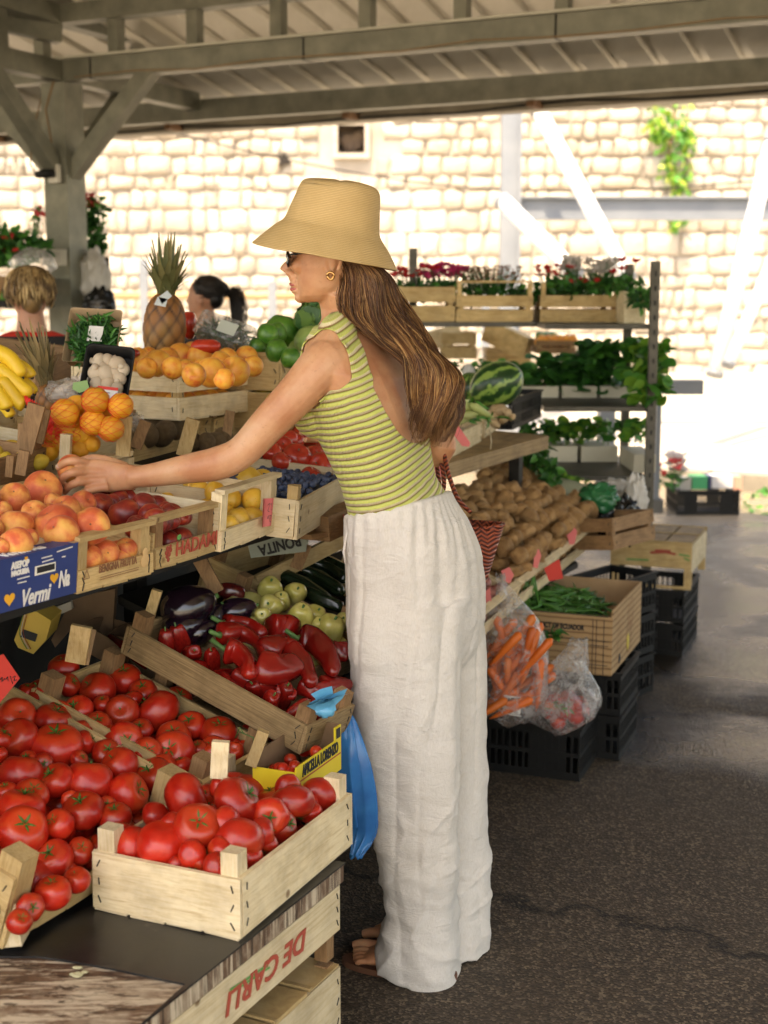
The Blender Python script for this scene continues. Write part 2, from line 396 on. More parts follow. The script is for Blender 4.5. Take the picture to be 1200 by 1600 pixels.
LEAF = leafmat('green_leaf', (.03, .15, .025), (.09, .32, .05)); LEAFD = leafmat('dark_leaf', (.018, .085, .022), (.04, .17, .035))
LEAFB = leafmat('bright_leaf', (.06, .22, .02), (.22, .42, .05)); LEAFY = leafmat('yellow_leaf', (.30, .42, .05), (.50, .58, .12))
iv = MB()
for i, (a, b_, r) in enumerate(((1050, 175, 32), (1045, 205, 36), (1052, 235, 32), (1055, 265, 26), (1058, 290, 18), (1057, 320, 14), (1056, 345, 10), (1030, 200, 18), (1072, 215, 16))):
    c = P(a, b_, WY-.35); k = r*WY/FPX
    leafset(iv, c, (k, .2, k*1.1), 46, .17, (0, 0, 1, 2), seed=i, droop=.9)
pts = [P(1050+4*math.sin(i), 150+20*i, WY-.3) for i in range(11)]; iv.tube(pts, .02, 6, 3)
tag(iv.build('creeper', [LEAFB, LEAFY, LEAF, BRNW and W_B]), 'bright green creeper hanging down the stone wall at upper right', 'creeper')

# ---------------------------------------------------------------- pale steel structure outside, against the wall
BLUEST = M('blue_grey_steel', (.17, .19, .215), (.22, .24, .26), rough=.5, scale=3, metal=.1); WHITES = M('white_steel', (.70, .70, .69), (.74, .74, .73), rough=.4)
Y2 = 14.0
t = empty('steel_frame', loc=(P(796, 560, Y2).x, Y2, 0)); tag(t, 'blue grey steel post and beam standing in front of the stone wall', 'steel frame')
mb = MB(); p = P(781, 400, Y2); q = P(811, 400, Y2); h = .20
mb.box(p.x, Y2-.1, .1, q.x-.03, Y2+.1, 5.2); mb.box(q.x-.03, Y2-.13, .1, q.x, Y2+.13, 5.2)
def par(o, t): o.parent = t; o.matrix_parent_inverse = t.matrix_world.inverted(); return o
bpy.context.view_layer.update()
par(mb.build('post', BLUEST), t)
mb = MB(); z0, z1 = P(812, 341, Y2).z, P(812, 308, Y2).z; mb.box(q.x+.002, Y2-.06, z0, 7.0, Y2+.06, z1-.02); mb.box(q.x+.002, Y2-.12, z1-.02, 7.0, Y2+.12, z1); mb.box(q.x+.002, Y2-.12, z0-.02, 7.0, Y2+.12, z0)
par(mb.build('beam', BLUEST), t)
def strut(a, b_, Ya, Yb, r, label):
    p, q = P(*a, Ya), P(*b_, Yb); d = (q-p).normalized(); m = MB(); m.tube([p, q], r, 16); o = m.build('prop_tube', WHITES)
    k = MB(); k.tube([p-d*.06, p-d*.01], r*1.12, 16); k.build('end_cap', BLUEST, o)
    k = MB(); k.tube([q+d*.01, q+d*.05], r*1.12, 16); k.build('end_cap', BLUEST, o)
    tag(o, label, 'prop', 'white tubular props leaning at the wall'); return o
strut((845, 178), (978, 430), 13.6, 12.4, .075, 'white tubular prop slanting down behind the flower shelf from the roof edge')
strut((790, 318), (895, 425), 13.2, 12.2, .08, 'short white tubular prop starting halfway up the blue grey post')
strut((1206, 225), (1118, 580), 13.2, 12.6, .075, 'white tubular prop at the right edge, the thicker upper one')
strut((1215, 390), (1140, 565), 12.9, 12.4, .055, 'thin white tubular prop at the right edge beneath the thicker one')
mb = MB(); pts = [P(260, 205, 20) + (P(1210, 280, 20)-P(260, 205, 20))*(i/30) - UP*.45*math.sin(math.pi*i/30) for i in range(31)]
mb.tube(pts, .012, 5); tag(mb.build('overhead_cable', BLACKP), 'thin dark cable strung across in front of the stone wall', 'cable')

# ---------------------------------------------------------------- market canopy
def roof_mat():
    m, N, L, b = nt('roof_sheet')
    tc = N.new('ShaderNodeTexCoord'); v = tc.outputs['Object']
    mp = N.new('ShaderNodeMapping'); L.new(v, mp.inputs[0]); mp.inputs['Rotation'].default_value = (0, 0, math.atan2(EW.y, EW.x)*-1); mp.inputs['Scale'].default_value = (1.2, .35, 1)
    c = ramp(N, L, noise_tex(N, L, mp.outputs[0], 2.2, 6, .6, .3), [(.3, (.42, .38, .28)), (.55, (.56, .52, .42)), (.8, (.66, .62, .52))])
    L.new(c, b.inputs['Base Color']); b.inputs['Roughness'].default_value = .42; b.inputs['Metallic'].default_value = .25
    return m
cn = empty('market_canopy', loc=SW(6.39, -5.14)); tag(cn, 'galvanised steel market canopy with lattice beams and corrugated roof overhead', 'canopy')
bpy.context.view_layer.update()
def cpart(mb, name, mat=GALV): return par(mb.build(name, mat), cn)
a = .082; S0, W0 = 6.39, -5.14
def sbox(mb, s0, w0, z0, s1, w1, z1, mi=0):
    vs = [tuple(SW(s, w, z)) for z in (z0, z1) for s in (s0, s1) for w in (w0, w1)]
    mb.add(vs, [(0, 2, 3, 1), (4, 5, 7, 6), (0, 1, 5, 4), (2, 6, 7, 3), (0, 4, 6, 2), (1, 3, 7, 5)], mi)
m = MB(); sbox(m, S0-a, W0-a, 0, S0+a, W0+a, 2.68); cpart(m, 'column')
m = MB(); sbox(m, S0-a-.05, W0-a-.05, 0, S0+a+.05, W0+a+.05, .015); cpart(m, 'base_plate')
m = MB(); sbox(m, S0-.05, -16, 2.69, S0+.05, 7, 2.80)
cpart(m, 'lower_chord')
m = MB(); sbox(m, S0-.075, -16, 2.802, S0+.06, 7, 2.815); cpart(m, 'flange', M('pale_flange_paint', (.50, .48, .38), (.56, .54, .44), rough=.5))
m = MB(); sbox(m, S0-.05, -16, 3.0, S0+.05, 7, 3.10); cpart(m, 'upper_chord')
for i in range(-12, 24):
    w = -4.235+i*.515; m = MB(); sbox(m, S0-.035, w-.033, 2.816, S0+.035, w+.033, 2.999); cpart(m, 'web_post')
for i in range(-3, 9):
    w = -4.9+i*1.35; m = MB(); sbox(m, S0-.054, w, 2.688, S0+.054, w+.008, 2.801); cpart(m, 'joint_strap', BLACKP)
# lattice along the stall through the column
for (s0, s1) in ((-1.0, S0-.055), (S0+.055, 7.72)):
    m = MB(); sbox(m, s0, W0-.05, 2.69, s1, W0+.05, 2.80); cpart(m, 'lower_chord')
    m = MB(); sbox(m, s0, W0-.05, 3.0, s1, W0+.05, 3.10); cpart(m, 'upper_chord')
for i in range(14):
    s = S0-.5-i*.55; m = MB(); sbox(m, s-.033, W0-.035, 2.801, s+.033, W0+.035, 2.999); cpart(m, 'web_post')
m = MB(); sbox(m, S0+.7, W0-.035, 2.801, S0+.76, W0+.035, 2.999); cpart(m, 'web_post')
def brace(a_, b_, t=.085):
    m = MB(); m.bar(a_, b_, t, t); cpart(m, 'brace')
brace(SW(S0, W0+.05, 2.18), SW(S0, W0+.62, 2.72)); brace(SW(S0, W0-.05, 2.18), SW(S0, W0-.62, 2.72))
brace(SW(S0-.05, W0, 2.18), SW(S0-.62, W0, 2.72)); brace(SW(S0+.05, W0, 2.18), SW(S0+.6, W0, 2.72))
# sloping rafters from the corner
m = MB(); m.bar(SW(S0, W0, 2.95), SW(S0-3.4, W0-1.9, 3.35), .08, .1); cpart(m, 'rafter')
# eave purlin, gutter and edge trim
m = MB(); sbox(m, 7.72, -16, 2.63, 7.82, 7, 2.76); cpart(m, 'eave_purlin')
m = MB(); sbox(m, 7.98, -16, 2.60, 8.13, 7, 2.615); sbox(m, 8.115, -16, 2.615, 8.13, 7, 2.70); sbox(m, 7.98, -16, 2.615, 7.99, 7, 2.68)
cpart(m, 'gutter', M('rusty_gutter', (.20, .17, .12), (.34, .30, .22), rough=.6, scale=5, detail=8, metal=.2))
for i in range(9):
    w = -7+i*1.4+rng.uniform(-.2, .2); m = MB(); sbox(m, 7.83, w, 2.60, 7.99, w+.05, 2.64); cpart(m, 'gutter_bracket', M('rust', (.16, .08, .04), (.25, .14, .07), rough=.9))
m = MB(); pts = [SW(7.96, -7+i*.4, 2.615+.012*math.sin(i*1.9)+.01*math.sin(i*.7)) for i in range(34)]; m.tube(pts, .007, 6); cpart(m, 'cable', BLACKP)
m = MB(); pts = [SW(S0-.06, -5+i*.4, 2.70+.012*math.sin(i*2.3)) for i in range(28)]; m.tube(pts, .004, 6); cpart(m, 'cable', M('tan_cable', (.25, .16, .08), rough=.7))
m = MB(); pts = [SW(7.96, 1.35, 2.61), SW(7.9, 1.5, 2.55), SW(7.8, 1.62, 2.46), SW(7.7, 1.66, 2.38)]; m.tube(pts, .006, 6); cpart(m, 'cable', BLACKP)
# corrugated sheet, ridges run along ES; low over the eave, rising towards the camera
m = MB(); rows = []; ww = -16
prof = []
while ww < 7:
    for dx, dz in ((0, 0), (.16, 0), (.175, .028), (.225, .028), (.24, 0)): prof.append((ww+dx, dz))
    ww += .24
vs = []; Ss = (8.12, S0-.2, 3.2, 0.2, -1.1)
zr = lambda s: 2.775 + (8.12-s)*.20 if s > 3 else 2.775+(8.12-3)*.20 - (3-s)*.02
for s in Ss: vs += [tuple(SW(s, w, zr(s)+dz)) for w, dz in prof]
k = len(prof); fs = [(r*k+i, r*k+i+1, (r+1)*k+i+1, (r+1)*k+i) for r in range(len(Ss)-1) for i in range(k-1)]
m.add(vs, fs, 0, False); cpart(m, 'roof_sheet', roof_mat())
for s in (5.0, 3.6, 2.0, .4, -1.0):
    m = MB(); sbox(m, s-.04, -16, zr(s)-.12, s+.04, 7, zr(s)-.006); cpart(m, 'purlin')
m = MB(); sbox(m, -1.1, 6.2, 0, -.94, 6.36, 3.6); sbox(m, S0-.08, 6.2, 0, S0+.08, 6.36, 2.68); sbox(m, -1.1, -13, 0, -.94, -12.84, 3.6); sbox(m, S0-.08, -13, 0, S0+.08, -12.84, 2.68); cpart(m, 'far_column')
# socket + cable on the column
c0 = P(88, 272, (SW(S0, W0).y-.1)); t = empty('power_socket', loc=c0); tag(t, 'white socket box with a black plug and cable on the steel column', 'socket')
fx = frame(c0, EW, ES, UP); t.matrix_world = fx; bpy.context.view_layer.update()
m = MB(); m.box(-.035, -.03, -.05, .035, .0, .05); m.build('back_box', M('cream_plastic', (.62, .58, .48), rough=.5), t)
m = MB(); m.tube([(-.10, -.05, -.005), (-.04, -.055, 0), (.02, -.05, 0)], [.018, .026, .022], 10); m.build('plug', BLACKP, t)
m = MB(); m.tube([(.0, -.035, .05), (.005, -.04, .18), (-.03, -.035, .35), (.03, -.03, .5)], .006, 6); m.tube([(-.1, -.05, -.005), (-.16, -.03, .06), (-.15, .02, .3), (-.1, .05, .5)], .005, 6); m.build('cable', M('tan_cable', (.25, .16, .08)), t)
sg = P(86, 402, SW(S0, W0).y-.12); t = MB(); t.box(-.085, -.012, -.045, .085, 0, .045)
o = t.build('notice', M('paper_white', (.66, .64, .56), (.70, .68, .6), rough=.7)); o.matrix_world = frame(SW(S0-a-.004, W0-.02, sg.z), EW, ES, UP)
tag(o, 'small white paper notice fixed to the steel column', 'notice')
m = MB(); strokes(m, [[(-.07+.0*i, .025-i*.014), (-.01, .025-i*.014)] for i in range(4)]+[[(.0, .025-i*.012), (.045, .025-i*.012)] for i in range(5)], .006, (0, -.0125, 0), (1, 0, 0), (0, 0, 1)); m.build('printed_text', M('grey_ink', (.42, .40, .36)), o)
# ================================================================= CRATES
T = .008
def board(mb, x0, y0, z0, x1, y1, z1, jit=.0012): mb.box(x0, y0, z0, x1, y1, z1, 0, None, jit)
def staple_row(mb, pts, vertical=True, ax='x'):
    for (x, y, z) in pts:
        k = rng.uniform(-.004, .004)
        if ax == 'x': mb.bar((x-k, y, z-.006), (x+k, y, z+.006), .0016, .0016, 1)
        else: mb.bar((x, y-k, z-.006), (x, y+k, z+.006), .0016, .0016, 1)
def wood_crate(mx, W, L, H, post=.0, front=None, gap=False, rail=False, mats=None, label='', group='wooden fruit crates on the stall', side_gap=False, post_w=.032, low=0, cat='crate', bars=(1, 1, 1, 1)):
    """local frame: x = along the front board, y = towards the back, z = up; posts rise `post` above the boards.
    rail: end boards are low with a thin top rail carried by the posts."""
    bm_, pm_ = mats or (W_X, W_P)
    t = empty('wooden_crate', mx); tag(t, label, cat, group)
    def pc(mb, name, mat): return mb.build(name, [mat, STAPLE], t)
    m = MB(); k = max(3, int(W/.07)); 
    for i in range(k):
        x = i*W/k; board(m, x+.002, .001, -.004, x+W/k-.004, L-.001, .002)
    pc(m, 'base_board', bm_)
    pw = post_w
    for (x, y) in ((T, T), (W-T-pw*.75, T), (T, L-T-pw*.75), (W-T-pw*.75, L-T-pw*.75)):
        m = MB(); j = rng.uniform(-.004, .004); sx = 1 if x < W/2 else -1
        z1 = H+post+j
        m.box(x, y, .003, x+pw*.75, y+pw*.75, z1, 0, None, .001); pc(m, 'corner_post', pm_)
    # ends (front y=0 and back y=L)
    for idx, (y0, y1, yo) in enumerate(((0, T, -.0008), (L-T, L, L+.0008))):
        if not bars[idx]: continue
        hh = H if not rail else H*.55
        if front and idx == 0: hh = front
        m = MB()
        if gap and not rail:
            board(m, 0, y0, .0, W, y1, H*.44); board(m, 0, y0, H*.56, W, y1, H)
        else: board(m, 0, y0, .0, W, y1, hh)
        staple_row(m, [(x, yo, z) for x in (.014, W-.014) for z in (hh*.18, hh*.5, hh*.82)])
        pc(m, 'end_board', bm_)
        if rail:
            m = MB(); board(m, -.001, y0-.001 if y0 == 0 else y0-.016, H+post, W+.001, y0+.022 if y0 == 0 else y1+.001, H+post+.009); pc(m, 'top_rail', bm_)
    for idx, (x0, x1, xo) in enumerate(((0, T, -.0008), (W-T, W, W+.0008))):
        if not bars[2+idx]: continue
        m = MB(); hs = H*(1 if not low else low)
        if gap or side_gap:
            board(m, x0, T+.0015, .0, x1, L-T-.0015, hs*.44); board(m, x0, T+.0015, hs*.56, x1, L-T-.0015, hs)
        else: board(m, x0, T+.0015, .0, x1, L-T-.0015, hs)
        staple_row(m, [(xo, y, z) for y in (.022, L-.022) for z in (hs*.2, hs*.5, hs*.82)], ax='y')
        pc(m, 'side_board', bm_)
    return t
def crate_frame(A, B, n=None):
    """front-bottom-left and front-bottom-right corners -> local frame, y pointing away from them"""
    A, B = Vector(A), Vector(B); x = (B-A).normalized(); n = n or UP
    y = n.cross(x).normalized(); z = x.cross(y).normalized()
    return frame(A, x, y, z), (B-A).length
def crate_px(pl, a, b, L, H, **k):
    A, B = pl.hit(*a), pl.hit(*b); mx, W = crate_frame(A, B, pl.n)
    return wood_crate(mx, W, L, H, **k), mx, W
def crate_sw(pl, s0, s1, w, L, H, rot=0, **k):
    A = SW(s0, w, pl.z(w)); B = SW(s1, w+rot, pl.z(w+rot)); mx, W = crate_frame(A, B, pl.n)
    return wood_crate(mx, W, L, H, **k), mx, W
def local_box(o, mx): pass

# ---- tiers of the stall (display slopes)
T0 = Plane(.50, -1.41, .33)         # tomato crates
TP = Plane(.615, -1.25, .33)        # pepper crates
T1 = Plane(.985, -1.50, .09)        # first row of fruit crates
T2 = Plane(1.10, -2.00, .12)        # second row
T3 = Plane(1.19, -2.05, .15)        # third row
# ---- stall bench
WORNB = None
def worn_mat():
    m, N, L, b = nt('worn_board')
    tc = N.new('ShaderNodeTexCoord'); v = tc.outputs['Object']
    mp = N.new('ShaderNodeMapping'); L.new(v, mp.inputs[0]); mp.inputs['Rotation'].default_value = (0, 0, R(-55)); mp.inputs['Scale'].default_value = (3, 22, 1)
    scr = noise_tex(N, L, mp.outputs[0], 3.0, 8, .7, .8)
    mp2 = N.new('ShaderNodeMapping'); L.new(v, mp2.inputs[0]); mp2.inputs['Rotation'].default_value = (0, 0, R(20)); mp2.inputs['Scale'].default_value = (4, 14, 1)
    scr2 = noise_tex(N, L, mp2.outputs[0], 5.0, 8, .7, .5)
    bl = noise_tex(N, L, v, 7, 6, .65)
    c = ramp(N, L, bl, [(.36, (.06, .03, .018)), (.5, (.17, .10, .06)), (.64, (.42, .33, .23))])
    c = mixc(N, L, ramp(N, L, scr, [(.49, (0, 0, 0)), (.57, (.95, .95, .95))]), c, (.60, .50, .36))
    c = mixc(N, L, ramp(N, L, scr2, [(.53, (0, 0, 0)), (.60, (.9, .9, .9))]), c, (.045, .024, .014))
    L.new(c, b.inputs['Base Color']); b.inputs['Roughness'].default_value = .5
    bumpn(N, L, scr, b, .4, .002); return m
A_, B_ = Vector((0, 0, 0)), None
ht = .478
tb = empty('stall_table', loc=SW(1.6, -1.5, 0)); tag(tb, 'low market table with a scratched wooden top in the lower left corner', 'table'); bpy.context.view_layer.update()
m = MB(); sbox(m, .85, -2.3, ht-.03, 2.08, -1.095, ht); par(m.build('table_top', worn_mat()), tb)
for s, w in ((.95, -1.5), (.95, -2.2), (1.95, -1.62), (1.95, -2.2)):
    m = MB(); sbox(m, s-.03, w-.03, 0, s+.03, w+.03, ht-.0305); par(m.build('leg', W_O), tb)
# black sheet lying on it, from px outline
def scuff_mat():
    m, N, L, b = nt('black_sheet'); tc = N.new('ShaderNodeTexCoord'); v = tc.outputs['Object']
    a_ = noise_tex(N, L, v, 9, 8, .7, .4); c = ramp(N, L, a_, [(.45, (.011, .011, .012)), (.62, (.035, .033, .03)), (.78, (.16, .14, .115))])
    L.new(c, b.inputs['Base Color']); L.new(ramp(N, L, a_, [(.4, (.28, .28, .28)), (.7, (.55, .55, .55))]), b.inputs['Roughness']); bumpn(N, L, a_, b, .2, .002); return m
Pt = Plane(ht+.002, -1.1, 0)
edge = [Pt.hit(*p) for p in ((0, 1497), (60, 1497), (120, 1506), (180, 1517), (240, 1530), (290, 1540))]
e2 = [q + Vector((0, 0, 0)) for q in (SW(1.42, -1.093), SW(2.082, -1.093), SW(2.082, -2.25), SW(1.50, -2.25))]
ring = [Vector((q.x, q.y, ht+.002)) for q in edge] + [Vector((q.x, q.y, ht+.002)) for q in e2]
m = MB(); nn = len(ring); m.add(ring+[q+UP*.003 for q in ring], [tuple(range(nn, 2*nn))]+[(i, (i+1) % nn, nn+(i+1) % nn, nn+i) for i in range(nn)])
bs = m.build('black_sheet', scuff_mat()); tag(bs, 'scuffed black plastic sheet spread over the low wooden table', 'plastic sheet')
m = MB()
for i in range(9):
    p = Plane(ht+.006, 0, 0).hit(118+rng.uniform(-14, 16), 1519+rng.uniform(-8, 8)); m.ell(p, (.006, .004, .002), 0, 6, 4)
tag(m.build('crumbs', M('crumb', (.45, .42, .25), rough=.9)), 'pale green scraps left on the scratched table top', 'scraps', kind='stuff')
# crate frame hung upside down under the front edge, lettering upside down
def front_crate(s0, s1, z0, z1, label, boards, mats):
    t = empty('wooden_crate', frame(SW(s0, -1.10, z0), ES, -EW, UP)); tag(t, label, 'crate', 'crates holding up the table front')
    W, L, H = s1-s0, .36, z1-z0
    for (a_, b_) in boards:
        m = MB(); board(m, 0, 0, a_, W, T, b_); staple_row(m, [(x, -.001, z) for x in (.012, W-.012) for z in (a_+(b_-a_)*.2, a_+(b_-a_)*.5, a_+(b_-a_)*.8)]); m.build('end_board', [mats[0], STAPLE], t)
        m = MB(); board(m, 0, L-T, a_, W, L, b_); m.build('end_board', [mats[0]], t)
        m = MB(); board(m, 0, T+.002, a_, T, L-T-.002, b_); m.build('side_board', [mats[0]], t)
        m = MB(); board(m, W-T, T+.002, a_, W, L-T-.002, b_); m.build('side_board', [mats[0]], t)
    for x, y in ((T+.001, T+.001), (W-T-.027, T+.001), (T+.001, L-T-.027), (W-T-.027, L-T-.027)):
        m = MB(); m.box(x, y, .002, x+.026, y+.026, H-.002); m.build('corner_post', mats[1], t)
    return t, W, H
fc, W_, H_ = front_crate(1.44, 2.075, .302, .442, 'upside down pale crate with red lettering under the table edge', ((.055, .14),), (W_L, W_BP))
text(fc, 'DE CARLI', .052, INK_R, (W_*.60, -.0016, .097), X=(-1, 0, .0), Y=(0, 0, -1), width=.26, bold=.0012, shear=.25)
m = MB(); strokes(m, [[(.30, .068), (.20, .078)], [(.295, .075), (.18, .086)]], .004, (W_*.60-.30, -.0014, .03), (1, 0, 0), (0, 0, 1)); m.build('printed_stripe', INK_G, fc)
fc2, W2, H2 = front_crate(1.60, 2.075, .0, .296, 'closed pale crate standing on the ground under the table edge', ((.005, .14), (.155, .285)), (W_L, W_BP))
m = MB()
for i in range(4): board(m, .004+i*W2/4, .0, .2865, W2/4*(i+1)-.006, .36, .292)
m.build('lid_board', W_X, fc2)
m = MB()
for x in (.12, .24, .36): m.box(x-.005, -.002, .2925, x+.005, .362, .297)
m.build('lid_batten', W_X, fc2)

# ---- long support frame of the stall (dark shelf edges, legs)
sf = empty('stall_shelving', loc=SW(3.2, -2.2, 0)); tag(sf, 'dark metal shelving that carries the sloping rows of fruit crates', 'shelving'); bpy.context.view_layer.update()
DK = M('dark_metal', (.008, .0075, .006), (.014, .013, .011), rough=.6, metal=.0, spec=.3)
def sp(mb, name, mat=DK): return par(mb.build(name, mat), sf)
def sslab(mb, pl, s0, s1, w0, w1, th, off=-.012):
    vs = [tuple(SW(s, w, pl.z(w)+off+dz)) for dz in (-th, 0) for s in (s0, s1) for w in (w0, w1)]
    mb.add(vs, [(0, 2, 3, 1), (4, 5, 7, 6), (0, 1, 5, 4), (2, 6, 7, 3), (0, 4, 6, 2), (1, 3, 7, 5)])
m = MB(); sslab(m, T1, .9, 3.2, -1.97, -1.545, .014); sp(m, 'shelf')
m = MB(); sslab(m, T2, .9, 3.72, -2.5, -1.985, .025); sp(m, 'shelf')
m = MB(); sslab(m, T0, 1.1, 2.29, -1.95, -1.43, .02); sp(m, 'shelf')
m = MB(); sslab(m, TP, 2.50, 3.2, -1.9, -1.30, .02); sp(m, 'shelf')
for s in (1.2, 2.62, 3.3):
    for w, z in ((-1.94, .975), (-2.4, 1.10)):
        if s > 3.2 and w > -2: continue
        m = MB(); sbox(m, s-.02, w-.02, 0, s+.02, w+.02, z-.0); sp(m, 'upright')
m = MB(); sbox(m, .9, -2.44, .3, 3.5, -2.42, .36); sp(m, 'rear_rail')

# ================================================================= upper row of crates
def group_front(mx, W, L, H): pass
# plain crates (front-left px, front-right px)
c_ben, mxb, Wb = crate_px(T1, (121, 926), (239, 893), .40, .068, post=.022, rail=True, label='crate of peaches with printed pear and small red lettering', bars=(1, 1, 1, 1), low=1.0)
c_ada, mxa, Wa = crate_px(T1, (243, 889), (341, 858), .40, .068, post=.022, rail=True, label='crate of dark nectarines with faded red capital lettering on its end', mats=(W_X, W_BP), low=1.0)
c_man, mxm, Wm = crate_px(T1, (345, 861), (434, 826), .40, .072, post=.045, rail=True, label='crate of yellow mangoes with a pink price tag clipped to it', low=1.35, mats=(W_L, W_LP))
T1b = Plane(.972, -1.50, .09)
c_blu, mxl, Wl = crate_px(T1b, (464, 842), (553, 786), .36, .085, post=.03, label='crate of blueberries and red fruit beside the striped top', mats=(W_L, W_P))
# lettering
text(c_ben, 'BENIGNA FRUTTA', .02, INK_B, (Wb*.50, -.0022, .034-.002), width=Wb*.50, bold=.0004)
m = MB(); strokes(m, [[(.0, 0), (.016, 0), (.008, .016), (0, 0)], ], .0016, (.012, -.0021, .022), (1, 0, 0), (0, 0, 1)); strokes(m, [[(.045+.0*i, .011-i*.004), (.155, .011-i*.004)] for i in range(2)], .0012, (.012, -.0021, 0.006), (1, 0, 0), (0, 0, 1))
m.build('printed_mark', INK_B, c_ben)
m = MB(); m.ell((Wb*.87, -.0012, .026), (.013, .001, .013), 0, 14, 8); m.ell((Wb*.87, -.0012, .042), (.008, .001, .009), 0, 12, 6); m.build('printed_pear', M('pear_print', (.62, .40, .18)), c_ben)
text(c_ada, 'HADAMI', .04, INK_R, (Wa*.62, -.0022, .026), width=Wa*.66, bold=.0008)
m = MB()
for i, (x, z) in enumerate(((0, 0), (.008, .003), (.004, .01), (.012, .011), (-.003, .008), (.005, -.007), (.0, .016), (.01, .018))): m.ell((Wa*.16+x, -.001, .018+z), (.005, .001, .005), 0, 8, 5)
m.build('printed_grapes', INK_R, c_ada)
m = MB(); m.ell((Wa*.33, -.0016, .05), (.008, .001, .006), 0, 8, 5); m.build('printed_leaf', INK_G, c_ada)
# pink price tag on the mango crate
def price_tag(mx, w, h, label, mat, marks=None, name='price_tag', cat='price tag', group=None):
    m = MB(); n_ = 6; vs = []
    for j in range(n_+1):
        for i in range(n_+1):
            x = w*i/n_; z = h*j/n_; vs.append((x, .004*math.sin(i*.9)*(1+j*.1)-.002, z))
    fs = [(j*(n_+1)+i, j*(n_+1)+i+1, (j+1)*(n_+1)+i+1, (j+1)*(n_+1)+i) for j in range(n_) for i in range(n_)]
    m.add(vs, fs, 0, True); m.add([(a, b+.0012, c) for a, b, c in vs], [tuple(reversed(f)) for f in fs], 0, True)
    o = m.build(name, mat, None, mx); tag(o, label, cat, group)
    if marks:
        m = MB(); strokes(m, marks, w*.035, (0, -.0066, 0), (w, 0, 0), (0, 0, h)); m.build('handwriting', INK_K, o)
    return o
PINK = M('pink_card', (.72, .16, .16), (.78, .22, .20), rough=.8, bump=.1); REDC = M('red_card', (.62, .04, .03), (.70, .06, .04), rough=.75, bump=.1)
squig = [[(.2, .8), (.45, .85), (.4, .7), (.25, .6), (.5, .55)], [(.55, .8), (.75, .82), (.7, .62), (.8, .58)], [(.25, .4), (.35, .3), (.45, .42), (.55, .28)], [(.6, .4), (.8, .38), (.65, .2), (.8, .15)]]
price_tag(mxm @ Matrix.Translation((Wm*.60, -.012, .022)), .036, .062, 'pink price tag with black handwriting on the mango crate', PINK, squig)

# ---- blue carton (left edge)
BLUEC = M('blue_print_card', (.012, .035, .16), (.018, .045, .20), rough=.5, rnd=(.97, 1.03)); CREAM = M('cream_print', (.82, .78, .66), rough=.6)
A = T1.hit(-95, 985); B = T1.hit(119, 926); mxc, Wc = crate_frame(A, B, T1.n)
carton = empty('fruit_carton', mxc); tag(carton, 'blue printed cardboard fruit carton full of peaches at the left edge', 'carton')
Hc = .088
m = MB(); m.box(0, 0, 0, Wc, .003, Hc); m.build('front_panel', BLUEC, carton)
m = MB(); m.box(Wc-.003, .0035, 0, Wc, .40, Hc*.96); m.box(0, .0035, 0, .003, .40, Hc*.96); m.build('side_panel', CARD, carton)
m = MB(); m.box(.004, .004, .0, Wc-.004, .40, .003); m.build('bottom_panel', CARD, carton)
m = MB(); m.box(.004, .397, .004, Wc-.004, .40, Hc); m.build('back_panel', CARD, carton)
m = MB(); m.box(-.001, -.001, Hc+.0005, Wc+.001, .034, Hc+.003); m.build('top_flap', BLUEC, carton)
m = MB(); m.box(Wc-.012, -.0012, Hc+.0032, Wc+.0005, .032, Hc+.0042); m.build('flap_edge', CARD, carton)
def pxl(mx, px, py):          # pixel -> x,z on the front face of a framed box
    inv = mx.inverted(); o_ = inv @ O; d = inv.to_3x3() @ ray(px, py); t_ = -o_.y/d.y; q = o_+d*t_; return q.x, q.z
def on_front(px, py, dy=-.0012, mx=mxc): x, z = pxl(mx, px, py); return (x, dy, z)
def tw(a, b, mx=mxc): return abs(pxl(mx, *b)[0]-pxl(mx, *a)[0])
text(carton, 'ASEPOP', .016, INK_W, on_front(31, 882), width=tw((17, 884), (45, 878)), bold=.0008)
text(carton, 'NAOUSSA', .012, INK_W, on_front(31, 894), width=tw((17, 884), (45, 878)), bold=.0008)
text(carton, 'Vermi', .040, INK_W, on_front(54, 931), width=tw((32, 930), (76, 930)), bold=.0009, shear=.3)
text(carton, 'Na', .040, INK_W, on_front(99, 905), width=tw((91, 905), (108, 905)), bold=.0011, shear=.25)
def heart(par_, c, s, mat, mx=mxc):
    m = MB(); pts = []
    for i in range(28):
        a_ = 2*math.pi*i/28; pts.append((c[0]+s*16*math.sin(a_)**3/16, c[1], c[2]+s*(13*math.cos(a_)-5*math.cos(2*a_)-2*math.cos(3*a_)-math.cos(4*a_))/16))
    m.add(pts+[(c[0], c[1], c[2])], [(i, (i+1) % 28, 28) for i in range(28)]); m.build('printed_heart', mat, par_)
heart(carton, on_front(84, 903), .0105, INK_O); heart(carton, on_front(14, 936), .0125, INK_O)
heart(carton, on_front(40, 872, -.0014), .004, INK_O)
for a_, b_ in (((26, 905), (45, 900)), ((27, 911), (40, 908)), ((64, 872), (80, 868)), ((88, 862), (112, 854)), ((96, 870), (101, 869)), ((65, 878), (82, 873))):
    m = MB(); x0, z0 = pxl(mxc, *a_); x1, z1 = pxl(mxc, *b_); strokes(m, [[(x0, z0), (x1, z1)]], .0022, (0, -.0012, 0), (1, 0, 0), (0, 0, 1)); m.build('printed_line', INK_W, carton)
m = MB(); x0, z0 = pxl(mxc, 54, 893); x1, z1 = pxl(mxc, 86, 884)
m.box(x0, -.0014, (z0+z1)/2-.008, x1, -.0006, (z0+z1)/2+.008); m.build('handle_rim', CREAM, carton)
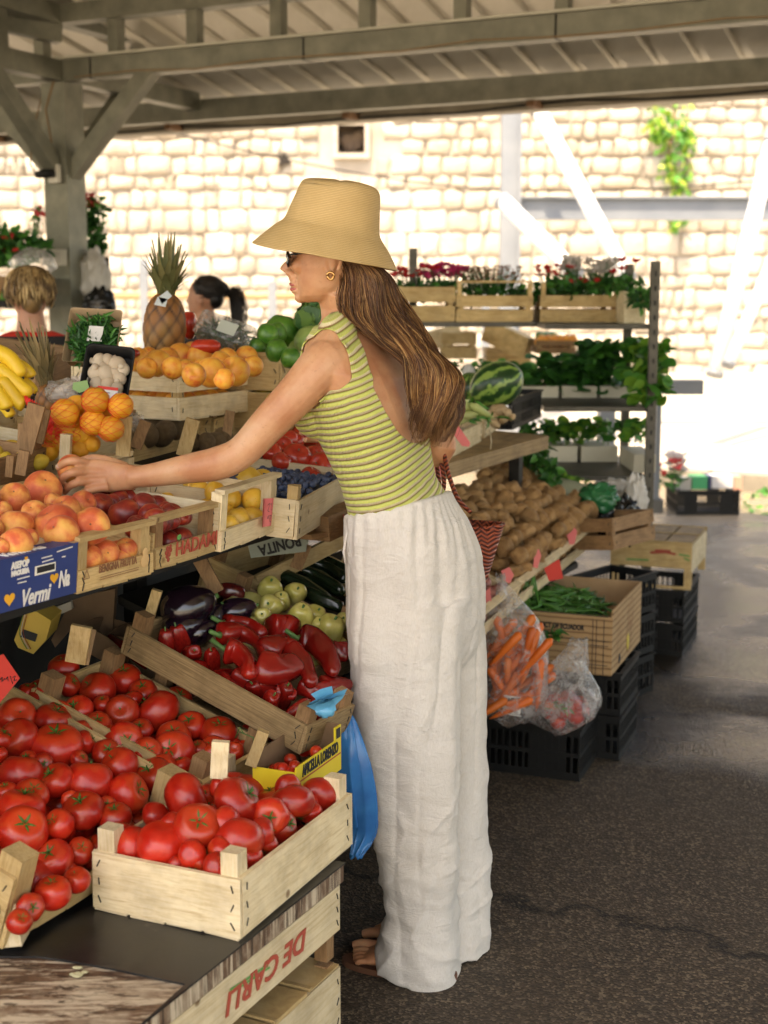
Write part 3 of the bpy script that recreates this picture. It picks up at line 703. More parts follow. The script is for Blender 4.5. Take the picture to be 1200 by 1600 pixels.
m = MB(); m.box(x0+.004, -.0022, (z0+z1)/2-.0045, x1-.003, -.0016, (z0+z1)/2+.006); m.build('handle_hole', M('hole_dark', (.01, .01, .012)), carton)
text(carton, 'Vermi Na', .026, INK_W, (Wc*.62, .016, Hc+.0036), X=(1, 0, 0), Y=(0, 1, 0), width=.10, bold=.0008)

# ---- second row (behind), third row
def post_px(pl, a, w, d, h, tilt=0, mat=W_BP, parent=None): pass
cA, _, _ = crate_px(T2, (-62, 790), (70, 752), .40, .075, post=.05, label='dark crate of lemons behind the peaches at the left edge', mats=(W_B, W_BP), post_w=.05)
cB, mxB, WB = crate_px(Plane(1.085, -1.96, .12), (95, 745), (196, 722), .38, .09, post=.055, label='pale crate under the net of oranges', mats=(W_L, W_LP), rail=False)
cC, mxC, WC = crate_px(Plane(1.08, -1.93, .12), (202, 724), (330, 690), .36, .07, post=.06, label='crate of brown kiwis below the apricot crate', mats=(W_X, W_BP), rail=False)
cD, mxD, WD = crate_px(Plane(1.185, -2.0, .02), (281, 656), (395, 639), .34, .125, gap=True, side_gap=True, post=.022, label='two slat crate heaped with apricots in the middle of the stall', mats=(W_L, W_P))
cE, mxE, WE = crate_px(Plane(1.09, -1.95, .12), (332, 694), (420, 668), .34, .07, post=.05, label='small crate behind the forearm under the apricot crate', mats=(W_X, W_BP))
cF, mxF, WF = crate_px(Plane(1.20, -2.25, .12), (60, 615), (128, 596), .34, .10, post=.02, label='crate standing behind the pineapple leaves and mushroom tray', mats=(W_B, W_BP))
cG, mxG, WG = crate_px(Plane(1.10, -2.0, .12), (-75, 712), (24, 686), .3, .10, post=.03, label='cream box edge under the bananas', mats=(W_L, W_BP))

# ================================================================= sloping tomato and pepper crates
cT1, mxT1, WT1 = crate_sw(T0, 1.53, 2.0, -1.405, .50, .12, front=.042, label='left tomato crate sloping towards the table', post=.03, post_w=.055)
cT2, mxT2, WT2 = crate_sw(T0, 2.035, 2.285, -1.40, .42, .115, label='middle tomato crate sloping down beside the pepper crate', post=.035, post_w=.045, mats=(W_X, W_BP))
cP1, mxP1, WP1 = crate_sw(TP, 2.225, 2.405, -1.265, .47, .058, rot=.01, label='crate of red peppers and large aubergines', post=.03, mats=(W_O, W_BP), post_w=.04)
cP2, mxP2, WP2 = crate_sw(TP, 2.415, 2.72, -1.385, .36, .058, label='crate of light green peppers next to the aubergines', post=.03, mats=(W_O, W_BP), post_w=.04)
cP3, mxP3, WP3 = crate_sw(Plane(.60, -1.30, .33), 2.74, 3.10, -1.45, .42, .10, label='crate of long dark aubergines behind the white trousers', post=.035, mats=(W_X, W_BP), post_w=.04)
cP0, mxP0, WP0 = crate_sw(Plane(.50, -1.25, .33), 2.295, 2.49, -1.29, .42, .058, label='dark crate of cherry tomatoes beneath the pepper crate', post=.03, mats=(W_O, W_BP), post_w=.04)
# big front crate on the table
A = Plane(ht+.010, 0, 0).hit(122, 1436); B = Plane(ht+.010, 0, 0).hit(376, 1467); C_ = Plane(ht+.010, 0, 0).hit(571, 1322)
ydir = ((C_-B).normalized()*.72 + UP.cross((B-A).normalized())*.28).normalized(); xdir = ydir.cross(UP); A = B-xdir*(B-A).length
mxBig, WBig = crate_frame(A, B); LBig = (C_-B).length
x = (B-A).normalized(); 
cBig = wood_crate(mxBig, WBig, LBig, .098, post=.042, mats=(W_L, W_LP), label='big pale crate of ripe tomatoes on the table corner', post_w=.042)
# ================================================================= FRUIT PROTOTYPES
def fruitmat(name, stops, rough=.35, nscale=6, spots=None, bump=.05, bscale=60, sss=.06, fres=None, coat=0, rnd=(.8, 1.12)):
    m, N, L, b = nt(name); v = coords(N, L, 'Object')
    c = ramp(N, L, noise_tex(N, L, v, nscale*.11, 4, .55), stops)
    if name == 'tomato_skin':
        sx_ = N.new('ShaderNodeSeparateXYZ'); tcz = N.new('ShaderNodeTexCoord'); L.new(tcz.outputs['Object'], sx_.inputs[0]); ad_ = N.new('ShaderNodeMath'); ad_.operation = 'MULTIPLY_ADD'; L.new(noise_tex(N, L, v, 2.4, 4, .6), ad_.inputs[0]); ad_.inputs[1].default_value = .9; L.new(sx_.outputs[2], ad_.inputs[2])
        c = mixc(N, L, ramp(N, L, ad_.outputs[0], [(.95, (0, 0, 0)), (1.25, (.22, .22, .22))]), c, (.56, .10, .02))
    if spots:
        n2 = noise_tex(N, L, v, spots[1]*.16, 3, .5); c = mixc(N, L, ramp(N, L, n2, [(spots[2], (0, 0, 0)), (spots[2]+.07, (1, 1, 1))]), c, spots[0])
    c = mix_rand(N, L, c, *rnd); L.new(c, b.inputs['Base Color']); b.inputs['Roughness'].default_value = rough
    if fres:
        b.inputs['Sheen Weight'].default_value = fres*.18; b.inputs['Sheen Roughness'].default_value = .4; b.inputs['Sheen Tint'].default_value = (1, .8, .7, 1)
    if coat: b.inputs['Coat Weight'].default_value = coat; b.inputs['Coat Roughness'].default_value = .08
    if sss:
        b.inputs['Subsurface Weight'].default_value = sss; b.inputs['Subsurface Radius'].default_value = (1, .4, .2); b.inputs['Subsurface Scale'].default_value = .01
    bumpn(N, L, noise_tex(N, L, v, bscale*.16, 4, .6), b, bump, .04); MATS[name] = m; return m
TOM = fruitmat('tomato_skin', [(.3, (.40, .012, .006)), (.55, (.52, .022, .010)), (.8, (.56, .055, .015))], .30, 14, sss=.06, coat=.10, rnd=(.72, 1.12))
PEA = fruitmat('peach_skin', [(.25, (.46, .045, .02)), (.45, (.64, .13, .04)), (.6, (.80, .33, .08)), (.75, (.84, .50, .12))], .6, 7.5, fres=.5, bump=.03, bscale=300)
NEC = fruitmat('nectarine_skin', [(.35, (.13, .010, .01)), (.58, (.28, .025, .014)), (.72, (.46, .09, .03)), (.85, (.66, .30, .08))], .32, 8)
ORA = fruitmat('orange_skin', [(.3, (.78, .30, .02)), (.7, (.85, .42, .03))], .38, 5, bump=.35, bscale=260)
LEM = fruitmat('lemon_skin', [(.3, (.75, .50, .04)), (.7, (.82, .58, .08))], .4, 9, bump=.3, bscale=200, spots=((.30, .16, .03), 38, .68))
APR = fruitmat('apricot_skin', [(.3, (.66, .12, .03)), (.45, (.80, .30, .04)), (.7, (.86, .46, .07))], .5, 14, fres=.3)
MANG = fruitmat('mango_skin', [(.3, (.78, .42, .04)), (.7, (.82, .52, .08))], .4, 9, spots=((.25, .12, .02), 45, .70))
PAP = fruitmat('papaya_skin', [(.35, (.035, .15, .015)), (.6, (.10, .26, .03)), (.8, (.30, .42, .06))], .35, 12)
MELG = fruitmat('pale_melon_skin', [(.3, (.22, .34, .07)), (.7, (.34, .46, .13))], .4, 20)
REDF = fruitmat('red_globe_skin', [(.3, (.38, .02, .012)), (.7, (.58, .05, .02))], .25, 12, coat=.2)
GPEP = fruitmat('light_green_pepper_skin', [(.3, (.52, .47, .09)), (.7, (.70, .62, .22))], .22, 14, coat=.3)
RPEP = fruitmat('red_pepper_skin', [(.3, (.17, .007, .005)), (.55, (.29, .010, .007)), (.8, (.36, .02, .01))], .26, 60, coat=.15, rnd=(.6, 1.15))
EGG = fruitmat('aubergine_skin', [(.3, (.008, .004, .008)), (.7, (.02, .008, .016))], .12, 8, sss=0, coat=.6)
EGGR = fruitmat('dark_red_skin', [(.3, (.06, .008, .008)), (.7, (.14, .015, .012))], .18, 8, sss=0, coat=.5)
CUC = fruitmat('courgette_skin', [(.3, (.008, .018, .008)), (.7, (.02, .04, .015))], .25, 18, sss=0, coat=.2)
POT = fruitmat('potato_skin', [(.3, (.26, .13, .048)), (.55, (.42, .235, .09)), (.8, (.54, .34, .15))], .75, 14, spots=((.12, .06, .025), 60, .66), bump=.4, bscale=70, sss=0)
ONI = fruitmat('onion_skin', [(.3, (.20, .05, .05)), (.7, (.42, .18, .14))], .4, 12)
KIW = fruitmat('kiwi_skin', [(.3, (.10, .06, .025)), (.7, (.17, .11, .05))], .85, 20, bump=.5, bscale=300, sss=0)
BLUB = fruitmat('blueberry_skin', [(.3, (.02, .03, .07)), (.7, (.07, .10, .17))], .55, 8, sss=0)
GARL = fruitmat('garlic_skin', [(.3, (.52, .42, .34)), (.7, (.70, .62, .52))], .6, 20, bump=.3)
MUSH = fruitmat('mushroom_cap', [(.3, (.36, .27, .18)), (.7, (.56, .48, .36))], .7, 10, bump=.1)
BAN = fruitmat('banana_skin', [(.3, (.70, .42, .02)), (.7, (.82, .56, .05))], .45, 5, spots=((.16, .08, .02), 40, .70))
CAR = fruitmat('carrot_skin', [(.3, (.62, .10, .01)), (.7, (.74, .18, .02))], .45, 10)
BEAN = fruitmat('bean_skin', [(.3, (.03, .13, .02)), (.7, (.09, .28, .05))], .4, 8, sss=0)
WMEL = None
CALYX = M('calyx_green', (.03, .10, .012), (.06, .16, .02), rough=.6); STEMB = M('brown_stem', (.10, .06, .03), (.16, .10, .05), rough=.8); STEMG = M('green_stem', (.05, .13, .03), (.09, .20, .05), rough=.6)
def proto_mesh(name, mat, fn, n=26, m=18):
    b = MB(); b.ell((0, 0, 0), (1, 1, 1), 0, n, m, None, fn); return b.mesh(name, mat)
def tomato_fn(lobes, amp, flat, seed):
    r_ = random.Random(seed); ph0 = r_.uniform(0, 6)
    def fn(q, d, th, ph):
        k = 1 + amp*math.cos(lobes*th+ph0)*math.sin(ph)**.7*(.4+.6*(d.z > -.2)) + .03*noise.noise(d*1.7+Vector((seed, 0, 0)))*2
        z = d.z*flat*(1-.28*math.exp(-((math.pi-ph)/.42)**2)) * (1-.12*math.exp(-(ph/.4)**2))
        return Vector((d.x*k, d.y*k, z))
    return fn
def peach_fn(seed, cleft=.09, flat=.96):
    def fn(q, d, th, ph):
        g_ = math.exp(-(((th+.0+math.pi) % (2*math.pi)-math.pi)/.22)**2)*math.sin(ph)
        k = 1-cleft*g_ + .03*noise.noise(d*1.5+Vector((seed, 3, 0)))
        z = d.z*flat*(1-.3*math.exp(-((math.pi-ph)/.35)**2))
        return Vector((d.x*k, d.y*k, z))
    return fn
def round_fn(seed, a=.03, f=1.0):
    def fn(q, d, th, ph):
        k = 1+a*2*noise.noise(d*1.6+Vector((seed*3.1, 0, 0))); return Vector((d.x*k, d.y*k, d.z*k*f))
    return fn
def lobe_fn(seed, lobes=4, amp=.09, taper=.25):
    def fn(q, d, th, ph):
        k = 1+amp*math.cos(lobes*th+seed)*math.sin(ph) + .06*noise.noise(d*2+Vector((seed, 0, 0)))
        s = 1-taper*(-d.z*.5+.5)
        return Vector((d.x*k*s, d.y*k*s, d.z*1.15*(1-.22*math.exp(-((math.pi-ph)/.45)**2))))
    return fn
def calyx_mesh():
    b = MB()
    for i in range(5):
        a = i*1.2566+rng.uniform(-.2, .2); l = rng.uniform(.34, .48); d = Vector((math.cos(a), math.sin(a), 0)); s = Vector((-d.y, d.x, 0))
        z0 = .62
        b.add([d*.05-s*.05+UP*z0, d*.05+s*.05+UP*z0, d*l*.6+s*.045+UP*(z0+.09), d*l+UP*(z0+.13), d*l*.6-s*.045+UP*(z0+.09), d*l*.55+UP*(z0+.12)], [(0, 1, 5), (1, 2, 5), (2, 3, 5), (3, 4, 5), (4, 0, 5)], 0, True)
    b.tube([(0, 0, z0-.03), (0, .0, z0+.12), (.03, .02, z0+.22)], [.05, .035, .04], 6)
    return b.mesh('calyx', CALYX)
def stem_mesh(z=.7, h=.14, mat=STEMB, r=.05):
    b = MB(); b.tube([(0, 0, z-.12), (0, 0, z), (.03, .02, z+h)], [r*1.3, r, r*1.1], 7); return b.mesh('stem', mat)
PROTO = {}
def regp(kind, name, meshes, part=None, pname=None):
    PROTO[kind] = dict(name=name, meshes=meshes, part=part, pname=pname)
regp('tomato', 'tomato', [proto_mesh('tomato', TOM, tomato_fn(l, a, f, s), 30, 20) for l, a, f, s in ((5, .012, .86, 1), (6, .025, .82, 2), (4, .015, .90, 3), (7, .03, .80, 4), (5, .006, .94, 5))], calyx_mesh(), 'calyx')
regp('peach', 'peach', [proto_mesh('peach', PEA, peach_fn(s)) for s in (1, 2, 3)], stem_mesh(.62, .08), 'stem')
regp('nectarine', 'nectarine', [proto_mesh('nectarine', NEC, peach_fn(s, .12)) for s in (4, 5)], stem_mesh(.62, .08), 'stem')
regp('orange', 'orange', [proto_mesh('orange', ORA, round_fn(s, .02, .96)) for s in (1, 2)], stem_mesh(.90, .04, STEMB, .07), 'stem_end')
regp('lemon', 'lemon', [proto_mesh('lemon', LEM, (lambda s: (lambda q, d, th, ph: Vector((d.x*.88, d.y*.88, d.z*(1.08+.14*abs(d.z)**8)))))(1))])
regp('apricot', 'apricot', [proto_mesh('apricot', APR, peach_fn(s, .06, 1.0)) for s in (7, 8)])
regp('mango', 'mango', [proto_mesh('mango', MANG, round_fn(3, .06, 1.15))])
regp('papaya', 'papaya', [proto_mesh('papaya', PAP, round_fn(s, .05, 1.25)) for s in (3, 4)])
regp('melon', 'melon', [proto_mesh('melon', MELG, round_fn(s, .03, 1.1)) for s in (3, 4)])
regp('red', 'red_fruit', [proto_mesh('red_fruit', REDF, peach_fn(s, .03, .94)) for s in (3, 4)], stem_mesh(.7, .1), 'stem')
regp('gpep', 'green_pepper', [proto_mesh('green_pepper', GPEP, lobe_fn(s, l, .10)) for s, l in ((1, 3), (2, 4), (4, 3))], stem_mesh(.85, .25, STEMG, .08), 'stem')
regp('potato', 'potato', [proto_mesh('potato', POT, round_fn(s, .13, 1.0), 18, 12) for s in (1, 2, 3, 4, 5)])
regp('onion', 'onion', [proto_mesh('onion', ONI, (lambda q, d, th, ph: Vector((d.x, d.y, d.z*.85+.3*max(0, d.z)**9))), 18, 12)])
regp('kiwi', 'kiwi', [proto_mesh('kiwi', KIW, round_fn(2, .03, 1.25))])
regp('berry', 'blueberry', [proto_mesh('blueberry', BLUB, round_fn(2, .03, .9), 10, 7)])
regp('garlic', 'garlic_bulb', [proto_mesh('garlic_bulb', GARL, (lambda q, d, th, ph: Vector((d.x*(1+.08*math.cos(7*th)), d.y*(1+.08*math.cos(7*th)), d.z*.8+.5*max(0, d.z)**8))), 21, 12)])
regp('cherry', 'cherry_tomato', [proto_mesh('cherry_tomato', TOM, round_fn(2, .02, .95), 14, 10)], calyx_mesh(), 'calyx')
regp('egg', 'aubergine', [proto_mesh('aubergine', EGG, (lambda q, d, th, ph: Vector((d.x*(1-.22*d.z), d.y*(1-.22*d.z), d.z*1.3))), 30, 20)], stem_mesh(1.2, .2, STEMG, .12), 'stem')
regp('eggr', 'dark_pepper', [proto_mesh('dark_pepper', EGGR, lobe_fn(2, 3, .06, .35), 24, 16)], stem_mesh(.85, .2, STEMG, .08), 'stem')
regp('rpep', 'red_pepper', [proto_mesh('red_pepper', RPEP, lobe_fn(s, l, .09, .4)) for s, l in ((1, 3), (3, 4))], stem_mesh(.85, .25, STEMG, .07), 'stem')
SRC = {}
def fruit(kind, c, r, label, group, rot=None, sc=(1, 1, 1), cat=None, part=True):
    """c centre, r radius in metres, rot 3x3"""
    pr = PROTO[kind]; me = rng.choice(pr['meshes']); rt = rot if rot is not None else rotm()
    mx = Matrix.Translation(c) @ rt.to_4x4() @ Matrix.Diagonal((r*sc[0], r*sc[1], r*sc[2], 1))
    o = bpy.data.objects.new(pr['name'], me); COL.objects.link(o); o.matrix_world = mx
    tag(o, label, cat or pr['name'].replace('_', ' '), group)
    if pr['part'] and part:
        k = bpy.data.objects.new(pr['pname'], pr['part']); COL.objects.link(k); k.parent = o
    return o
def aim(to, spread=.5, spin=True):
    """rotation whose local +z (the stalk end) points roughly along `to`"""
    t_ = (Vector(to).normalized()+Vector(jot(3))*spread).normalized()
    return t_.to_track_quat('Z', 'Y').to_matrix() @ Matrix.Rotation(rng.uniform(0, 6.28), 3, 'Z')
CAMV = Vector((0, -1, .6))
def heap(kind, pl, items, label, group, h=0, xf=(0, 0, 1, 1), stalk=None, flat=None, push=1.0, specials={}):
    """items: (px, py, r_px[, aim]) of every fruit seen; each lies on the heap surface `h` above plane pl"""
    out = []
    for i, it in enumerate(items):
        px, py, rp = xf[0]+it[0]*xf[2], xf[1]+it[1]*xf[2], it[2]*xf[2]*xf[3]
        p = pl.up(h).hit(px, py); r = rp*mpp(p)*1.15
        d = (p-O).normalized(); c = p + d*r*(.35*push)
        rot = aim(stalk, .7) if stalk is not None else None
        if len(it) > 3: rot = aim(it[3], .12)
        out.append(fruit(kind, c, r, specials.get(i, label), group, rot))
    return out
FILLS = []
def fill(kind, mx, W, L, h0, r, label, group, layers=1, sc=(1, 1, 1), x0=.012, y0=.012, jitter=.3, skip=0, xr=None, yr=None):
    """the layer under the heap, packed in a crate's own frame"""
    n = 0; xr = xr or (x0, W-x0); yr = yr or (y0, L-y0)
    for l in range(layers):
        y = yr[0]+r
        row = 0
        while y < yr[1]-r*1.0:
            x = xr[0]+r+(r if row % 2 else 0)
            while x < xr[1]-r*1.04:
                if rng.random() >= skip:
                    rr = r*rng.uniform(.85, 1.05)
                    p = mx @ Vector((x+rng.uniform(-1, 1)*r*jitter*.5, y+rng.uniform(-1, 1)*r*jitter*.5, h0+r*.9+l*r*1.5+rng.uniform(-.1, .15)*r))
                    FILLS.append((fruit(kind, p, rr, label, group, aim((0, -.3, 1), .9), sc), p, rr)); n += 1
                x += r*2.0
            y += r*1.8; row += 1
    return n

# ---------------- tomatoes, big front crate
S2 = (0, 1200, .5, 1)
big = [(580, 95, 75), (618, 188, 75, (.3, -.7, .9)), (740, 105, 75, (.9, -.1, .5)), (476, 262, 82), (365, 238, 60), (480, 150, 45), (765, 18, 62), (855, 35, 62, (-.05, -1, .6)), (760, 232, 72), (845, 150, 55), (830, 205, 45), (940, 115, 66), (1010, 85, 55), (945, 195, 55), (575, 325, 45), (660, 320, 45), (690, 340, 40), (835, 290, 45), (1028, 150, 35), (885, 250, 42), (540, 180, 40), (700, 170, 50), (690, 260, 42), (520, 325, 30), (880, 320, 30), (600, 270, 42), (900, 60, 40), (690, 60, 38)]
BP = Plane(ht+.010, 0, 0)
lab_big = 'ripe red tomato in the big pale crate'; grp_big = 'tomatoes in the big front crate'
def heap_in(kind, mx, items, label, group, hfun, xf, specials={}, stalk=None, rmax=None, W=None, L=None):
    """like heap but the surface is z = hfun(x, y) in the crate's own frame"""
    inv = mx.inverted(); o_ = inv @ O
    for i, it in enumerate(items):
        px, py, rp = xf[0]+it[0]*xf[2], xf[1]+it[1]*xf[2], it[2]*xf[2]*xf[3]
        d = inv.to_3x3() @ ray(px, py); t_ = 1.0
        for _ in range(40):
            q = o_+d*t_; f = q.z-hfun(q.x, q.y); t_ += -f/d.z*.7
        q = o_+d*t_; p = mx @ q; r = rp*mpp(p)*1.08
        if W: q.x = min(max(q.x, r*1.05+.010), W-r*1.05-.012)
        if L: q.y = min(max(q.y, r+.009), max(L-r-.009, r+.01))
        c = mx @ q
        rot = aim(it[3], .12) if len(it) > 3 else (aim(stalk, .8) if stalk is not None else None)
        fruit(kind, c, r, specials.get(i, label), group, rot)
def dome(W, L, h0, h1): return lambda x, y: h0 + (h1-h0)*max(0, 1-((x/W-.5)*2)**2*.8)*max(0, 1-((y/L-.5)*2)**2*.8)
heap_in('tomato', mxBig, big, lab_big, grp_big, dome(WBig, LBig, .08, .155), S2, {1: 'front tomato with its green stalk towards the viewer on the big crate heap', 3: 'largest tomato resting just behind the front board of the big crate', 7: 'ribbed cracked tomato with dark scar at the back of the big crate'}, W=WBig, L=LBig)
fill('tomato', mxBig, WBig, LBig, .004, .034, 'tomato in the bottom layer of the big pale crate', grp_big, 2)
# ---------------- left crate
S3 = (0, 940, 1/3, 1)
left = [(80, 540, 80), (90, 640, 82), (265, 680, 110, (.0, -.3, 1)), (245, 565, 82), (400, 660, 52), (100, 810, 92), (260, 840, 80), (415, 850, 105, (.1, .2, 1)), (560, 770, 80), (500, 710, 62), (600, 900, 90, (.9, -.2, .5)), (145, 910, 76), (30, 890, 46), (100, 970, 102), (390, 980, 90), (275, 1045, 66), (540, 1010, 68), (105, 1075, 108), (560, 1100, 60), (370, 740, 40), (-20, 720, 50), (0, 640, 50), (200, 760, 45), (330, 930, 40), (500, 960, 45), (130, 740, 40)]
lab_l = 'ripe red tomato in the left tomato crate'; grp_l = 'tomatoes in the left crate'
heap('tomato', T0, left, lab_l, grp_l, .105, S3, (0, -.5, 1), specials={2: 'big ribbed tomato with small green stalk centred in the left crate', 7: 'wide tomato with long green stalk in the left crate'})
left4 = [(187, 190, 46), (165, 285, 58), (25, 365, 46), (165, 390, 52), (95, 435, 40), (35, 310, 55), (240, 350, 38), (250, 260, 40), (60, 480, 36)]
heap('tomato', T0, left4, lab_l, grp_l, .075, S2, (0, -.5, 1))
fill('tomato', mxT1, WT1, .50, .003, .036, 'tomato in the bottom layer of the left crate', grp_l)
mid = [(300, 315, 66), (455, 418, 80), (582, 362, 72), (320, 390, 52), (195, 435, 72), (670, 425, 60, (0, -.6, .8)), (570, 520, 74, (0, -.9, .6)), (735, 520, 100), (835, 460, 60, (.3, -.6, .8)), (365, 510, 66), (275, 515, 52), (455, 580, 62, (.2, -.5, .9)), (895, 580, 64, (.0, -.6, .9)), (580, 655, 82), (815, 640, 76), (815, 705, 92), (1025, 625, 84, (0, -.3, 1)), (1000, 700, 66), (690, 710, 66), (130, 420, 40), (660, 600, 50), (930, 690, 40), (480, 480, 40), (760, 780, 60), (1100, 700, 40), (720, 820, 84), (850, 770, 45), (620, 460, 45), (380, 600, 40), (520, 620, 40)]
heap('tomato', T0, mid, 'ripe red tomato in the middle tomato crate', 'tomatoes in the middle crate', .10, S3, (0, -.5, 1), specials={7: 'largest glossy tomato in the middle tomato crate', 16: 'tomato with star shaped green calyx at the right of the middle crate', 0: 'tomato in the far left corner of the middle crate under the brown post'})
fill('tomato', mxT2, WT2, .42, .003, .032, 'tomato in the bottom layer of the middle crate', 'tomatoes in the middle crate')
# ---------------- peaches and nectarines
S1 = (0, 640, 1/3, 1)
pch = [(70, 415, 70, (.1, -.7, .8)), (200, 375, 85), (75, 545, 78), (160, 490, 62), (265, 545, 100), (340, 590, 80), (445, 550, 84, (.1, -.9, .3)), (85, 630, 76), (310, 470, 66), (390, 440, 58), (15, 470, 40), (10, 640, 40), (140, 600, 40), (250, 430, 40), (230, 480, 40), (-60, 560, 75), (-70, 430, 70)]
heap_in('peach', mxb, pch, 'ripe peach heaped over the blue carton', 'peaches on the left', lambda x, y: .10, S1, stalk=(0, -.5, 1), L=.6, specials={1: 'large orange and red peach topmost of the heap at the left', 6: 'yellow peach with its stalk hollow turned to the viewer', 0: 'peach with yellow streak beside the rear rail at left edge'})
pch2 = [(435, 700, 62), (520, 680, 62), (615, 660, 52), (570, 610, 40), (470, 640, 40), (640, 620, 35)]
heap_in('peach', mxb, pch2, 'peach showing through the opening of the lettered crate', 'peaches behind the lettered crate end', lambda x, y: .045, S1, stalk=(0, -.5, 1), L=.6)
fill('peach', mxb, Wb, .40, .003, .030, 'peach in the bottom layer of the lettered crate', 'peaches on the left'); fill('peach', mxc, Wc, .40, .006, .032, 'peach in the bottom of the blue carton', 'peaches on the left', xr=(Wc*.45, Wc-.01))
nec = [(470, 455, 62), (585, 490, 74), (610, 415, 46), (670, 455, 62), (735, 445, 46), (710, 505, 62, (.4, -.6, .4)), (805, 490, 52), (900, 560, 62), (840, 540, 52), (555, 420, 46), (460, 405, 52), (520, 440, 45), (770, 470, 40), (640, 540, 45), (770, 540, 45), (860, 500, 40), (930, 540, 45), (800, 590, 50), (980, 530, 35)]
heap_in('nectarine', mxa, nec, 'dark red nectarine in the crate with red capitals', 'nectarines in the lettered crate', lambda x, y: .078, S1, stalk=(0, -.5, 1), L=.6, specials={1: 'large dark nectarine in the middle of the nectarine crate'})
fill('nectarine', mxa, Wa, .40, .003, .027, 'nectarine in the bottom layer of its crate', 'nectarines in the lettered crate')
# mangoes / blueberries / red globes
mg = [(350, 765, 14), (335, 770, 14), (312, 765, 12), (388, 752, 18), (402, 765, 16), (378, 770, 15), (410, 748, 13), (395, 780, 14), (362, 780, 13), (298, 760, 10)]
heap('mango', T1, mg, 'yellow orange mango in the crate with the pink tag', 'mangoes in the tagged crate', .065, (0, 0, 1, 1.05))
fill('mango', mxm, Wm, .40, .003, .028, 'mango in the bottom layer of the tagged crate', 'mangoes in the tagged crate')
for l in range(1):
    inv = mxl
    for i in range(9):
        for j in range(13):
            x = .018+i*(Wl-.036)/8; y = .018+j*.0165+(.008 if i % 2 else 0)
            fruit('berry', mxl @ Vector((x+rng.uniform(-.003, .003), y, .072+.014*math.sin(i*.5)+rng.uniform(-.004, .006))), .0092, 'blueberry in the crate beside the striped top', 'blueberries in the crate', part=False)
m = MB(); m.box(.01, .01, .004, Wl-.01, .24, .066); tag(m.build('berry_tray', M('dark_blue_tray', (.02, .03, .05), rough=.6), None, mxl), 'dark blue tray under the blueberries in the small crate', 'tray')
rg = [(478, 680, 20), (463, 716, 21), (503, 730, 21), (440, 700, 17), (450, 688, 15), (508, 706, 16), (490, 712, 14), (425, 708, 14), (440, 722, 14), (520, 716, 14), (486, 745, 15), (520, 700, 14), (462, 690, 12), (535, 735, 15), (455, 665, 14), (500, 660, 14)]
heap('red', Plane(1.055, -1.78, .35), rg, 'red round fruit heaped behind the blueberries', 'red fruits beside the striped top', .03, (0, 0, 1, 1.02), (0, -.7, .8), specials={0: 'glossy red fruit topmost of the heap beside the striped top', 2: 'orange red fruit directly above the blueberries'})
# oranges in red net
orr = [(305, 855, 68), (448, 798, 66), (566, 822, 60, (.9, -.4, .2)), (437, 900, 62, (-.4, -1, .1)), (520, 930, 62), (430, 1000, 42), (320, 950, 60), (225, 1035, 52), (235, 950, 52), (370, 1020, 52), (360, 820, 50), (380, 960, 50), (500, 870, 50), (290, 1000, 45), (340, 890, 50)]
for i, it in enumerate(orr):
    px, py, rp = it[0]/3, 360+it[1]/3, it[2]/3
    Yd = 2.95 if i < 5 else 3.0; q = P(px, py, Yd); r = rp*mpp(q)
    fruit('orange', q, r, {0: 'leftmost large orange of the netted pile', 2: 'orange at the right end of the netted pile with dark stalk dot', 3: 'orange in the centre of the netted pile with dark stalk dot'}.get(i, 'orange in the red net above the reaching hand'), 'oranges in the net', aim(it[3] if len(it) > 3 else (0, 1, 1), .2))
# net sheet trailing left of the oranges: real crossing threads
NETR = M('red_net_thread', (.72, .03, .02), rough=.5)
nm = MB()
ctrl = [(36, 618, 3.0), (62, 630, 2.97), (85, 650, 2.95), (75, 690, 2.95), (70, 715, 2.96)]
def netpt(u, v):
    a_ = (36+u*50, 614+u*34+ (6 if u > .5 else 0)); b_ = (44+u*36, 640+u*42)
    return P(a_[0]*(1-v)+b_[0]*v, a_[1]*(1-v)+b_[1]*v, 2.97-.03*math.sin(u*5+v*3))
for i in range(15):
    nm.tube([netpt(k/10, ((i/14)+k*.07) % 1.0) for k in range(11)], .0008, 4); nm.tube([netpt(i/14, k/8) for k in range(9)], .0008, 4)
for (cx, cy, rr) in [(x/3, 360+y/3, r/3) for x, y, r in ((305, 855, 68), (437, 900, 62), (448, 798, 66), (235, 960, 56), (566, 822, 60), (520, 930, 62), (320, 950, 60))]:
    c = P(cx, cy, 2.95); r = rr*mpp(c)*1.03
    for a_ in range(7):
        for sgn in (-1, 1):
            ax = Vector((math.cos(a_*.45), math.sin(a_*.45)*.3, sgn*.9)).normalized(); u_ = ax.orthogonal().normalized(); v_ = ax.cross(u_)
            off = ax*(r*(a_/3.5-.86)); rr_ = math.sqrt(max(1e-6, r*r-off.length_squared))
            nm.tube([c+off+u_*rr_*math.cos(t*.393)+v_*rr_*math.sin(t*.393) for t in range(17)], .00045, 3, cap=False)
tag(nm.build('fruit_net', NETR), 'red mesh net wrapped round the oranges', 'net')
# lemons at the left edge
heap('lemon', T2, [(18, 705, 17), (50, 710, 17), (8, 725, 14), (35, 720, 14), (62, 722, 12), (-10, 712, 16)], 'yellow lemon behind the wooden posts at the left edge', 'lemons at the left edge', .05, (0, 0, 1, 1.05), specials={1: 'yellow lemon just left of the netted oranges'})
